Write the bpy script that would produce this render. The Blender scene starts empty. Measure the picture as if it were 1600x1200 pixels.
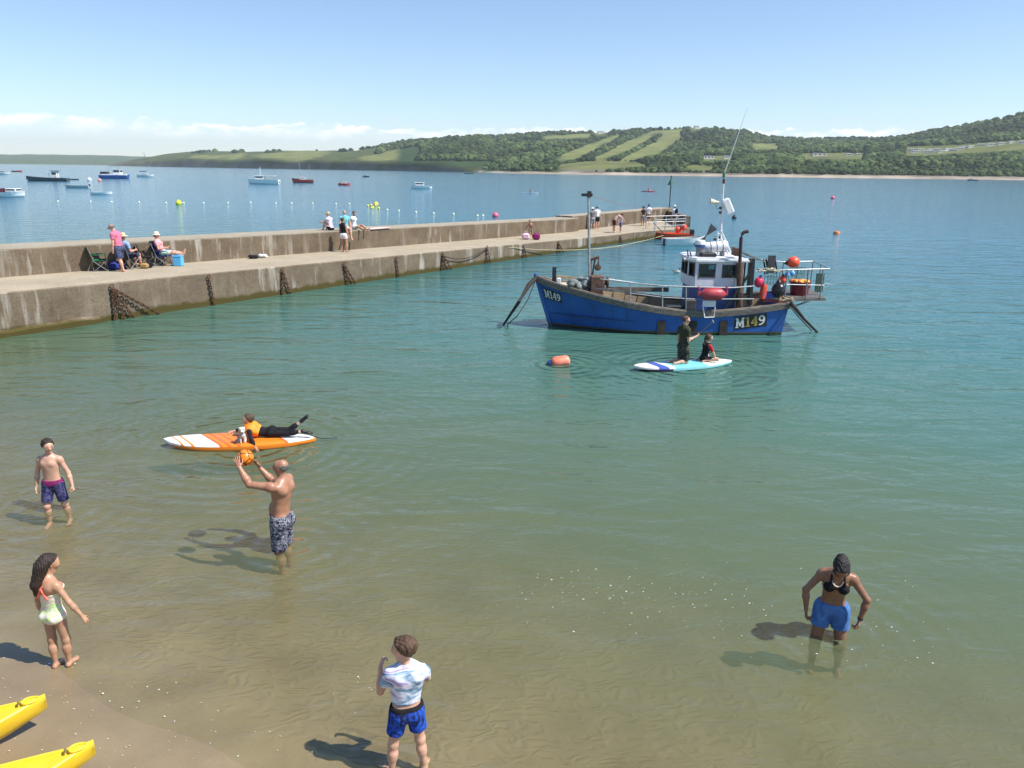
import bpy, bmesh, math, random
import numpy as np
from mathutils import Vector, Matrix, Euler
random.seed(7); RNG = np.random.default_rng(11)
SC = bpy.context.scene
COL = SC.collection
# ---------------------------------------------------------------- camera
FPX, CAMH = 1200.0, 5.2
PITCH = math.atan((600 - 263.6) / FPX); ROLL = math.radians(.65)
_F = np.array([0, math.cos(PITCH), -math.sin(PITCH)]); _R0 = np.array([1., 0, 0]); _U0 = np.array([0, math.sin(PITCH), math.cos(PITCH)])
_R = _R0 * math.cos(ROLL) + _U0 * math.sin(ROLL); _U = _U0 * math.cos(ROLL) - _R0 * math.sin(ROLL)
_C = np.array([0, 0, CAMH])
cam = bpy.data.cameras.new('camera'); camo = bpy.data.objects.new('camera', cam); COL.objects.link(camo)
cam.sensor_width = 36; cam.lens = FPX / 1600 * 36; cam.clip_start = .1; cam.clip_end = 60000
camo.matrix_world = Matrix(((_R[0], _U[0], -_F[0], _C[0]), (_R[1], _U[1], -_F[1], _C[1]), (_R[2], _U[2], -_F[2], _C[2]), (0, 0, 0, 1)))
SC.camera = camo
def ray(px, py): return _F + _R * (px - 800) / FPX + _U * (600 - py) / FPX
def gnd(px, py, z=0.):                       # a pixel whose foot touches the level z
    v = ray(px, py); return _C + v * ((z - CAMH) / v[2])
def at(px, py, Y):                           # a pixel of a thing whose distance Y is known
    v = ray(px, py); return _C + v * (Y / v[1])
# ---------------------------------------------------------------- sky, sun, exposure
SUN_EL, SUN_AZ = math.radians(54), math.radians(107)   # azimuth clockwise from +Y: from the right, a little behind
sun_dir = Vector((math.sin(SUN_AZ) * math.cos(SUN_EL), math.cos(SUN_AZ) * math.cos(SUN_EL), math.sin(SUN_EL)))
sl = bpy.data.lights.new('sun', 'SUN'); sl.energy = 5.0; sl.angle = math.radians(.5); sl.color = (1, .955, .88)
so = bpy.data.objects.new('sun', sl); COL.objects.link(so); so.rotation_euler = (-sun_dir).to_track_quat('-Z', 'Y').to_euler()
W = bpy.data.worlds.new('World'); SC.world = W; W.use_nodes = True
def world():
    nt = W.node_tree; nt.nodes.clear(); N = nt.nodes.new; L = nt.links.new
    out = N('ShaderNodeOutputWorld'); bg = N('ShaderNodeBackground'); bg.inputs[1].default_value = .122
    sky = N('ShaderNodeTexSky'); sky.sky_type = 'NISHITA'; sky.sun_disc = False
    sky.sun_elevation = SUN_EL; sky.sun_rotation = SUN_AZ; sky.altitude = 0; sky.air_density = .9; sky.dust_density = .15; sky.ozone_density = 4.
    def M(op, a=None, b=None, c=None):
        m = N('ShaderNodeMath'); m.operation = op
        for i, v in enumerate((a, b, c)):
            if v is None: continue
            if isinstance(v, (int, float)): m.inputs[i].default_value = v
            else: L(v, m.inputs[i])
        return m.outputs[0]
    tc = N('ShaderNodeTexCoord'); sx = N('ShaderNodeSeparateXYZ'); L(tc.outputs['Generated'], sx.inputs[0])
    el = M('MULTIPLY', M('ARCSINE', sx.outputs[2]), 57.2958); az = M('MULTIPLY', M('ARCTAN2', sx.outputs[0], sx.outputs[1]), 57.2958)
    def noise(sa, se, sc, det=5., off=0.):
        cb = N('ShaderNodeCombineXYZ'); L(M('MULTIPLY', az, sa), cb.inputs[0]); L(M('MULTIPLY', el, se), cb.inputs[1]); cb.inputs[2].default_value = off
        n = N('ShaderNodeTexNoise'); L(cb.outputs[0], n.inputs['Vector']); n.inputs['Scale'].default_value = sc; n.inputs['Detail'].default_value = det; n.inputs['Roughness'].default_value = .55
        return n.outputs['Fac']
    def smooth(x, a, b):
        m = N('ShaderNodeMapRange'); m.interpolation_type = 'SMOOTHSTEP'; L(x, m.inputs[0]); m.inputs[1].default_value = a; m.inputs[2].default_value = b; return m.outputs[0]
    # a low bank of fair-weather cumulus all round the horizon
    top = M('ADD', M('MULTIPLY', noise(.12, 0, 1.0, 2., 3.), 1.1), M('ADD', M('MULTIPLY', noise(.55, .5, 1.0, 5., 8.), 1.7), 1.35))
    rel = M('SUBTRACT', top, el)
    mask = smooth(rel, 0., .2)
    puff = M('MULTIPLY', smooth(rel, 1.15, .12), smooth(noise(.45, 1.3, 1., 5., 1.), .4, .58))
    veil = M('MULTIPLY', mask, M('ADD', M('MULTIPLY', puff, .85), .12))
    mx = N('ShaderNodeMix'); mx.data_type = 'RGBA'; L(veil, mx.inputs[0]); L(sky.outputs[0], mx.inputs[6]); mx.inputs[7].default_value = (8.2, 8.3, 8.5, 1)
    L(mx.outputs[2], bg.inputs[0]); L(bg.outputs[0], out.inputs[0])
world()
VS = SC.view_settings; VS.view_transform = 'Standard'; VS.look = 'None'; VS.exposure = .5; VS.gamma = 1; VS.use_curve_mapping = False
SC.cycles.use_denoising = True; SC.cycles.max_bounces = 8; SC.cycles.transparent_max_bounces = 12; SC.cycles.volume_bounces = 0
SC.cycles.caustics_reflective = False; SC.cycles.caustics_refractive = False; SC.cycles.sample_clamp_indirect = 6
# ---------------------------------------------------------------- helpers
MATS = {}
def mat(name, col, rough=.6, var=.12, scale=6., bump=0., metal=0., spec=.5, col2=None, stretch=(1, 1, 1), det=4., coat=0., alpha=1.):
    """procedural paint / cloth / metal: base colour broken up by noise, optional second colour and relief"""
    if name in MATS: return MATS[name]
    m = bpy.data.materials.new(name); m.use_nodes = True; nt = m.node_tree; b = nt.nodes['Principled BSDF']; N = nt.nodes.new; L = nt.links.new
    tc = N('ShaderNodeTexCoord'); mp = N('ShaderNodeMapping'); mp.inputs['Scale'].default_value = stretch; L(tc.outputs['Object'], mp.inputs[0])
    n = N('ShaderNodeTexNoise'); n.inputs['Scale'].default_value = scale; n.inputs['Detail'].default_value = det; L(mp.outputs[0], n.inputs['Vector'])
    r = N('ShaderNodeValToRGB'); c = np.array(col[:3]); c2 = np.array(col2[:3]) if col2 is not None else c * (1 + var)
    c1 = c if col2 is not None else c * (1 - var)
    r.color_ramp.elements[0].position = .36; r.color_ramp.elements[1].position = .64
    r.color_ramp.elements[0].color = (*c1, 1); r.color_ramp.elements[1].color = (*np.clip(c2, 0, 1), 1)
    L(n.outputs['Fac'], r.inputs[0]); L(r.outputs[0], b.inputs['Base Color'])
    b.inputs['Roughness'].default_value = rough; b.inputs['Metallic'].default_value = metal; b.inputs['Specular IOR Level'].default_value = spec
    b.inputs['Coat Weight'].default_value = coat
    if bump:
        n2 = N('ShaderNodeTexNoise'); n2.inputs['Scale'].default_value = scale * 5; n2.inputs['Detail'].default_value = 3; L(mp.outputs[0], n2.inputs['Vector'])
        bp = N('ShaderNodeBump'); bp.inputs['Strength'].default_value = bump; bp.inputs['Distance'].default_value = .02; L(n2.outputs['Fac'], bp.inputs['Height']); L(bp.outputs[0], b.inputs['Normal'])
    MATS[name] = m; return m
def vmat(name, rough=.55, spec=.4, noise=.1, scale=20.):
    """material whose base colour is the mesh's own colour attribute, broken up by noise"""
    if name in MATS: return MATS[name]
    m = bpy.data.materials.new(name); m.use_nodes = True; nt = m.node_tree; b = nt.nodes['Principled BSDF']; N = nt.nodes.new; L = nt.links.new
    a = N('ShaderNodeAttribute'); a.attribute_name = 'col'
    tc = N('ShaderNodeTexCoord'); n = N('ShaderNodeTexNoise'); n.inputs['Scale'].default_value = scale; n.inputs['Detail'].default_value = 5; L(tc.outputs['Object'], n.inputs['Vector'])
    mr = N('ShaderNodeMapRange'); mr.inputs[1].default_value = .3; mr.inputs[2].default_value = .7; mr.inputs[3].default_value = 1 - noise; mr.inputs[4].default_value = 1 + noise; L(n.outputs['Fac'], mr.inputs[0])
    mx = N('ShaderNodeVectorMath'); mx.operation = 'SCALE'; L(a.outputs['Color'], mx.inputs[0]); L(mr.outputs[0], mx.inputs['Scale'])
    L(mx.outputs[0], b.inputs['Base Color']); b.inputs['Roughness'].default_value = rough; b.inputs['Specular IOR Level'].default_value = spec
    MATS[name] = m; return m
ORG = {}
def tag(o, label=None, cat=None, group=None, kind=None):
    if label: o['label'] = label
    if cat: o['category'] = cat
    if group: o['group'] = group
    if kind: o['kind'] = kind
    return o
def mesh_obj(name, V, Fc, m, parent=None, org=None, smooth=False, col=None, mi=None):
    """V in world metres; origin at org (or the parent's)"""
    V = np.asarray(V, float)
    if parent is not None: o_ = np.array(ORG[parent.name])
    else: o_ = np.array(org if org is not None else V.mean(0) * (1, 1, 0) + (0, 0, V[:, 2].min()), float)
    me = bpy.data.meshes.new(name)
    if isinstance(Fc, np.ndarray):
        k = Fc.shape[1]; me.vertices.add(len(V)); me.vertices.foreach_set('co', (V - o_).astype(np.float32).ravel())
        me.loops.add(Fc.size); me.loops.foreach_set('vertex_index', Fc.astype(np.int32).ravel())
        me.polygons.add(len(Fc)); me.polygons.foreach_set('loop_start', np.arange(0, Fc.size, k, dtype=np.int32)); me.update(calc_edges=True); me.validate()
    else:
        me.from_pydata((V - o_).tolist(), [], Fc); me.update()
    for q in (m if isinstance(m, (list, tuple)) else [m]): me.materials.append(q)
    if mi is not None: me.polygons.foreach_set('material_index', np.asarray(mi, np.int32))
    if smooth: me.polygons.foreach_set('use_smooth', np.ones(len(me.polygons), bool))
    if col is not None:
        a = me.color_attributes.new('col', 'FLOAT_COLOR', 'POINT'); c4 = np.ones((len(V), 4), np.float32); c4[:, :3] = col; a.data.foreach_set('color', c4.ravel())
    o = bpy.data.objects.new(name, me); COL.objects.link(o)
    if parent is not None: o.parent = parent
    else: o.location = o_
    ORG[o.name] = o_
    return o
def empty(name, org, label=None, cat=None, group=None):
    o = bpy.data.objects.new(name, None); COL.objects.link(o); o.location = org; o.empty_display_size = .2; ORG[o.name] = np.array(org, float)
    return tag(o, label, cat, group)
def unit(v): v = np.asarray(v, float); return v / (np.linalg.norm(v) + 1e-12)
def frame(axis, hint=(0, 0, 1)):
    a = unit(axis); h = np.array(hint, float)
    if abs(a @ unit(h)) > .97: h = np.array((1., 0, 0)) if abs(a[0]) < .9 else np.array((0, 1., 0))
    x = unit(np.cross(h, a)); y = np.cross(a, x); return x, y, a
class MB:
    """collects shapes that make up ONE part"""
    def __init__(s): s.v = []; s.f = []
    def add(s, V, F):
        b = len(s.v); s.v += [tuple(map(float, q)) for q in V]; s.f += [tuple(int(i) + b for i in q) for q in F]; return s
    def box(s, c, size, ax=None, bev=0.):
        x, y, z = (np.eye(3) if ax is None else ax); c = np.array(c, float); hx, hy, hz = np.array(size) / 2
        if bev <= 0:
            V = [c + x * i * hx + y * j * hy + z * k * hz for k in (-1, 1) for j in (-1, 1) for i in (-1, 1)]
            return s.add(V, [(0, 2, 3, 1), (4, 5, 7, 6), (0, 1, 5, 4), (2, 6, 7, 3), (0, 4, 6, 2), (1, 3, 7, 5)])
        b = min(bev, hx * .9, hy * .9, hz * .9); V = []; F = []
        pr = [(-hx + b, -hy), (hx - b, -hy), (hx, -hy + b), (hx, hy - b), (hx - b, hy), (-hx + b, hy), (-hx, hy - b), (-hx, -hy + b)]
        sh = lambda q, g: [(u - math.copysign(g, u) * (abs(u) > .0), w - math.copysign(g, w)) for u, w in q]
        rows = [(sh(pr, b), -hz), (pr, -hz + b), (pr, hz - b), (sh(pr, b), hz)]
        for q, zz in rows: V += [c + x * u + y * w + z * zz for u, w in q]
        for r in range(3):
            for i in range(8): j = (i + 1) % 8; F.append((r * 8 + i, r * 8 + j, r * 8 + 8 + j, r * 8 + 8 + i))
        F += [tuple(range(7, -1, -1)), tuple(range(24, 32))]
        return s.add(V, F)
    def tube(s, P, r, n=8, cap=True, closed=False, flat=1., hint=(0, 0, 1)):
        P = [np.array(p, float) for p in P]; m = len(P); rr = r if hasattr(r, '__len__') else [r] * m; V = []; F = []
        for i, p in enumerate(P):
            if closed: t = P[(i + 1) % m] - P[i - 1]
            else: t = P[min(i + 1, m - 1)] - P[max(i - 1, 0)]
            x, y, _ = frame(t, hint)
            V += [p + rr[i] * (math.cos(2 * math.pi * k / n) * x + flat * math.sin(2 * math.pi * k / n) * y) for k in range(n)]
        for i in range(m if closed else m - 1):
            for k in range(n):
                k2 = (k + 1) % n; j = (i + 1) % m; F.append((i * n + k, i * n + k2, j * n + k2, j * n + k))
        if cap and not closed: F += [tuple(range(n - 1, -1, -1)), tuple((m - 1) * n + k for k in range(n))]
        return s.add(V, F)
    def lathe(s, prof, c=(0, 0, 0), axis=(0, 0, 1), n=20, hint=(1, 0, 0)):
        x, y, a = frame(axis, hint); c = np.array(c, float); V = []; F = []
        for r, h in prof: V += [c + a * h + max(r, 1e-4) * (math.cos(2 * math.pi * k / n) * x + math.sin(2 * math.pi * k / n) * y) for k in range(n)]
        for i in range(len(prof) - 1):
            for k in range(n): k2 = (k + 1) % n; F.append((i * n + k, i * n + k2, (i + 1) * n + k2, (i + 1) * n + k))
        F += [tuple(range(n - 1, -1, -1)), tuple((len(prof) - 1) * n + k for k in range(n))]
        return s.add(V, F)
    def ball(s, c, r, n=16, sc=(1, 1, 1), axis=(0, 0, 1)):
        return s.ell(c, (r * sc[0], r * sc[1], r * sc[2]), frame(axis, (1, 0, 0)), n)
    def ell(s, c, rad, ax=None, n=16):
        x, y, z = np.eye(3) if ax is None else ax; c = np.array(c, float); m = max(4, n // 2); V = []; F = []
        for i in range(1, m):
            t = math.pi * i / m; V += [c - z * rad[2] * math.cos(t) + math.sin(t) * (rad[0] * math.cos(2 * math.pi * k / n) * x + rad[1] * math.sin(2 * math.pi * k / n) * y) for k in range(n)]
        b = len(V); V += [c - z * rad[2], c + z * rad[2]]
        for i in range(m - 2):
            for k in range(n): k2 = (k + 1) % n; F.append((i * n + k, i * n + k2, (i + 1) * n + k2, (i + 1) * n + k))
        for k in range(n): k2 = (k + 1) % n; F += [(b, k2, k), (b + 1, (m - 2) * n + k, (m - 2) * n + k2)]
        return s.add(V, F)
    def prism(s, poly, ax, d0, d1):
        """poly: 2D points in plane (ax[0], ax[1]) from origin ax[3], extruded along ax[2] from d0 to d1"""
        x, y, z, o = [np.array(q, float) for q in ax]; n = len(poly)
        V = [o + x * a + y * b + z * d for d in (d0, d1) for a, b in poly]
        F = [tuple(range(n - 1, -1, -1)), tuple(range(n, 2 * n))] + [(i, (i + 1) % n, n + (i + 1) % n, n + i) for i in range(n)]
        return s.add(V, F)
    def grid(s, P, flip=False):
        """P[i][j] points"""
        r, c = len(P), len(P[0]); V = [q for row in P for q in row]
        F = [(i * c + j, i * c + j + 1, (i + 1) * c + j + 1, (i + 1) * c + j) for i in range(r - 1) for j in range(c - 1)]
        if flip: F = [q[::-1] for q in F]
        return s.add(V, F)
    def build(s, name, m, parent=None, org=None, smooth=False, label=None, cat=None, group=None, kind=None):
        o = mesh_obj(name, s.v, s.f, m, parent, org, smooth)
        if smooth == 'auto':
            me = o.data
            me.polygons.foreach_set('use_smooth', np.ones(len(me.polygons), bool)); me.set_sharp_from_angle(angle=math.radians(38))
        return tag(o, label, cat, group, kind)
def lerp(a, b, t): return np.array(a, float) * (1 - t) + np.array(b, float) * t
def sag(a, b, s, n=14): return [lerp(a, b, i / n) - np.array((0, 0, s * 4 * (i / n) * (1 - i / n))) for i in range(n + 1)]
def clone(o, parent=None, loc=None, rz=None):
    c = o.copy(); COL.objects.link(c); c.parent = parent
    if loc is not None: c.location = loc
    if rz is not None: c.rotation_euler = (0, 0, rz)
    for ch in list(o.children): clone(ch, c)
    return c
# ================================================================ SETTING: sand, sea, pier, hills
SH0, SHN = np.array([-4.9, 7.05]), np.array([.47, .883])          # water's edge on the sand and the way to deep water
def bed(x, y):
    d = (x - SH0[0]) * SHN[0] + (y - SH0[1]) * SHN[1]
    dp = np.maximum(d, 0); return np.where(d > 0, -(.125 * dp / (1 + .08 * dp) + .0022 * dp ** 2), -.09 * d)
def make_sand():
    xs = np.concatenate([np.linspace(-60, -14, 24), np.linspace(-13.8, 12, 130), np.linspace(12.5, 60, 24)])
    ys = np.concatenate([np.linspace(-12, 1.5, 10), np.linspace(1.7, 16, 90), np.linspace(16.5, 45, 20)])
    X, Y = np.meshgrid(xs, ys); Z = np.maximum(bed(X, Y), -3.2)
    Z = Z + .012 * np.sin(X * 1.9 + 1.3 * np.sin(Y * .8)) * np.sin(Y * 1.3 + X * .5) + .006 * np.sin(X * 4.1 + Y * 2.2)
    V = np.stack([X, Y, Z], -1).reshape(-1, 3); r, c = X.shape; I = np.arange(r * c).reshape(r, c)
    Fq = np.stack([I[:-1, :-1], I[:-1, 1:], I[1:, 1:], I[1:, :-1]], -1).reshape(-1, 4)
    m = bpy.data.materials.new('sand'); m.use_nodes = True; nt = m.node_tree; b = nt.nodes['Principled BSDF']; N = nt.nodes.new; L = nt.links.new
    tc = N('ShaderNodeTexCoord')
    n1 = N('ShaderNodeTexNoise'); n1.inputs['Scale'].default_value = 1.1; n1.inputs['Detail'].default_value = 6; L(tc.outputs['Object'], n1.inputs[0])
    n2 = N('ShaderNodeTexNoise'); n2.inputs['Scale'].default_value = 90; n2.inputs['Detail'].default_value = 2; L(tc.outputs['Object'], n2.inputs[0])
    rp = N('ShaderNodeValToRGB'); rp.color_ramp.elements[0].color = (.215, .16, .092, 1); rp.color_ramp.elements[1].color = (.305, .232, .138, 1); rp.color_ramp.elements[0].position = .3; rp.color_ramp.elements[1].position = .7
    L(n1.outputs['Fac'], rp.inputs[0])
    mx = N('ShaderNodeMix'); mx.data_type = 'RGBA'; mx.blend_type = 'MULTIPLY'; mx.inputs[0].default_value = .5; L(rp.outputs[0], mx.inputs[6]); L(n2.outputs['Fac'], mx.inputs[7])
    mx2 = N('ShaderNodeMix'); mx2.data_type = 'RGBA'; mx2.inputs[0].default_value = .55; L(rp.outputs[0], mx2.inputs[6]); L(mx.outputs[2], mx2.inputs[7])
    L(mx2.outputs[2], b.inputs['Base Color']); b.inputs['Specular IOR Level'].default_value = .4
    # net of small crested ripples in the sand
    wp = N('ShaderNodeTexNoise'); wp.inputs['Scale'].default_value = 2.2; wp.inputs['Detail'].default_value = 2; L(tc.outputs['Object'], wp.inputs[0])
    va = N('ShaderNodeVectorMath'); va.operation = 'MULTIPLY_ADD'; L(wp.outputs['Color'], va.inputs[0]); va.inputs[1].default_value = (.5, .5, 0); L(tc.outputs['Object'], va.inputs[2])
    mp = N('ShaderNodeMapping'); mp.inputs['Scale'].default_value = (1.5, 3.2, 0); mp.inputs['Rotation'].default_value = (0, 0, .45); L(va.outputs[0], mp.inputs[0])
    vo = N('ShaderNodeTexVoronoi'); vo.feature = 'DISTANCE_TO_EDGE'; vo.inputs['Scale'].default_value = 2.9; L(mp.outputs[0], vo.inputs['Vector'])
    rg = N('ShaderNodeMapRange'); rg.interpolation_type = 'SMOOTHERSTEP'; rg.inputs[1].default_value = .0; rg.inputs[2].default_value = .34; rg.inputs[3].default_value = 1.; rg.inputs[4].default_value = 0.; L(vo.outputs['Distance'], rg.inputs[0])
    bp = N('ShaderNodeBump'); bp.inputs['Distance'].default_value = .03
    gz = N('ShaderNodeNewGeometry'); gs = N('ShaderNodeSeparateXYZ'); L(gz.outputs['Position'], gs.inputs[0]); gm = N('ShaderNodeMapRange'); gm.inputs[1].default_value = .0; gm.inputs[2].default_value = -.12; gm.inputs[3].default_value = .05; gm.inputs[4].default_value = .38; L(gs.outputs[2], gm.inputs[0]); L(gm.outputs[0], bp.inputs['Strength']); gw = N('ShaderNodeMapRange'); gw.inputs[1].default_value = .02; gw.inputs[2].default_value = .2; gw.inputs[3].default_value = .25; gw.inputs[4].default_value = .7; L(gs.outputs[2], gw.inputs[0]); L(gw.outputs[0], b.inputs['Roughness']); L(rg.outputs[0], bp.inputs['Height'])
    b2 = N('ShaderNodeBump'); b2.inputs['Strength'].default_value = .25; b2.inputs['Distance'].default_value = .01; L(n2.outputs['Fac'], b2.inputs['Height']); L(bp.outputs[0], b2.inputs['Normal'])
    L(b2.outputs[0], b.inputs['Normal'])
    return tag(mesh_obj('sand', V, Fq, m, org=(0, 0, 0), smooth=True), 'wet brown sand of the beach and sea bed', kind='structure')
make_sand()
def make_water():
    m = bpy.data.materials.new('sea_water'); m.use_nodes = True; nt = m.node_tree; nt.nodes.clear(); N = nt.nodes.new; L = nt.links.new
    def MA(op, a, b=None):
        q = N('ShaderNodeMath'); q.operation = op
        for i, v in enumerate((a, b)):
            if v is None: continue
            if isinstance(v, (int, float)): q.inputs[i].default_value = v
            else: L(v, q.inputs[i])
        return q.outputs[0]
    out = N('ShaderNodeOutputMaterial'); tc = N('ShaderNodeTexCoord'); sx = N('ShaderNodeSeparateXYZ'); L(tc.outputs['Object'], sx.inputs[0])
    d = MA('MAXIMUM', MA('ADD', MA('MULTIPLY', MA('SUBTRACT', sx.outputs[0], float(SH0[0])), float(SHN[0])), MA('MULTIPLY', MA('SUBTRACT', sx.outputs[1], float(SH0[1])), float(SHN[1]))), 0.)
    depth = MA('ADD', MA('DIVIDE', MA('MULTIPLY', d, .125), MA('ADD', MA('MULTIPLY', d, .08), 1.)), MA('MULTIPLY', MA('MULTIPLY', d, d), .0022))
    fac = MA('SUBTRACT', 1., MA('POWER', 2.71828, MA('MULTIPLY', depth, -1.5)))
    def noise(sc, det, rough, st=(1, 1, 1), rot=0., dist=0.):
        mp = N('ShaderNodeMapping'); mp.inputs['Scale'].default_value = st; mp.inputs['Rotation'].default_value = (0, 0, rot); L(tc.outputs['Object'], mp.inputs[0])
        n = N('ShaderNodeTexNoise'); n.inputs['Scale'].default_value = sc; n.inputs['Detail'].default_value = det; n.inputs['Roughness'].default_value = rough; n.inputs['Distortion'].default_value = dist; L(mp.outputs[0], n.inputs[0]); return n.outputs['Fac']
    h = MA('ADD', MA('MULTIPLY', noise(.55, 2, .5, (.6, 1.5, 1), .25, .6), .55), MA('ADD', MA('MULTIPLY', noise(1.7, 3, .55, (.7, 1.5, 1), -.2, .8), .20), MA('MULTIPLY', noise(5.5, 3, .55, (.8, 1.4, 1), .35, .5), .042)))
    for cx, cy, rad in ((-3.13, 9.94, 1.), (-7.16, 10.97, .9), (3.78, 7.9, 1.), (-.95, 5.8, .7), (-5., 13.9, 2.2), (4.8, 20.4, 2.), (1.32, 20.57, 1.)):     # ripple rings round those standing or floating in it
        dx, dy = MA('SUBTRACT', sx.outputs[0], cx), MA('SUBTRACT', sx.outputs[1], cy); rr_ = MA('SQRT', MA('ADD', MA('MULTIPLY', dx, dx), MA('MULTIPLY', dy, dy)))
        h = MA('ADD', h, MA('MULTIPLY', MA('SINE', MA('MULTIPLY', rr_, 19.)), MA('MULTIPLY', MA('POWER', 2.71828, MA('DIVIDE', rr_, -.8 * rad)), .12)))
    bp = N('ShaderNodeBump'); bp.inputs['Strength'].default_value = .7; bp.inputs['Distance'].default_value = .27; L(h, bp.inputs['Height'])
    # water's own colour: sandy green over the shallows, teal further out, uneven
    pat = noise(.09, 3, .5, (1, 1.6, 1))
    r = N('ShaderNodeValToRGB'); e = r.color_ramp.elements; e[0].position = 0; e[0].color = (.21, .19, .085, 1); e[1].position = 1; e[1].color = (.055, .215, .315, 1)
    for ps, cc in ((.045, (.12, .165, .088)), (.1, (.072, .16, .115)), (.22, (.043, .15, .145)), (.5, (.04, .165, .22))): q = e.new(ps); q.color = (*cc, 1)
    L(MA('MULTIPLY', MA('DIVIDE', depth, 12.), MA('ADD', .55, MA('MULTIPLY', pat, .9))), r.inputs[0])
    df = N('ShaderNodeBsdfDiffuse'); L(r.outputs[0], df.inputs[0])
    tr = N('ShaderNodeBsdfTransparent'); tr.inputs[0].default_value = (.95, .97, .9, 1)
    body = N('ShaderNodeMixShader'); L(fac, body.inputs[0]); L(tr.outputs[0], body.inputs[1]); L(df.outputs[0], body.inputs[2])
    gl = N('ShaderNodeBsdfGlossy'); gl.inputs['Roughness'].default_value = .09; L(bp.outputs[0], gl.inputs['Normal'])
    fr = N('ShaderNodeFresnel'); fr.inputs[0].default_value = 1.333; L(bp.outputs[0], fr.inputs['Normal'])
    ge = N('ShaderNodeNewGeometry'); mx = N('ShaderNodeMixShader'); L(MA('MULTIPLY', fr.outputs[0], MA('SUBTRACT', 1., ge.outputs['Backfacing'])), mx.inputs[0]); L(body.outputs[0], mx.inputs[1]); L(gl.outputs[0], mx.inputs[2])
    L(mx.outputs[0], out.inputs[0])
    S = 26000; V = [(-S, -30, 0), (S, -30, 0), (S, S, 0), (-S, S, 0)]
    return tag(mesh_obj('sea', V, [(0, 1, 2, 3)], m, org=(0, 0, 0)), 'clear sea, sandy green in the shallows and blue further out', kind='structure')
make_water()
# ---------------------------------------------------------------- pier
PC = np.array([-2.66, 42.15]); PU = unit([.57, .82]); PN = np.array([-PU[1], PU[0]])
def deckz(s): return max(.96 - .0177 * s, .66)
def pp(s, o, dz=0.): q = PC + PU * s + PN * o; return np.array([q[0], q[1], deckz(s) + dz])
def dk(px, py, dz=0.):                                  # pixel on the sloping deck (dz above it)
    v = ray(px, py); k = -.0177; t = (.96 + dz - k * (PC @ PU) - CAMH) / (v[2] - k * (v[:2] @ PU)); P = _C + v * t
    if (P[:2] - PC) @ PU > 16.9: P = gnd(px, py, .66 + dz)
    s, o = float((P[:2] - PC) @ PU), float((P[:2] - PC) @ PN); mo = 3.32 if s < 18.9 else 3.85      # nothing on the deck stands inside the sea wall
    return pp(pier_s(px, mo), mo, dz + .012) if o > mo else P + (0, 0, .012)
def pier_s(px, off=0.):                                  # how far along the pier face a picture column meets it
    v = ray(px, 400)[:2]; c = PC + PN * off; t = (c @ PN) / (v @ PN); return float((v * t - PC) @ PU)
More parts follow.
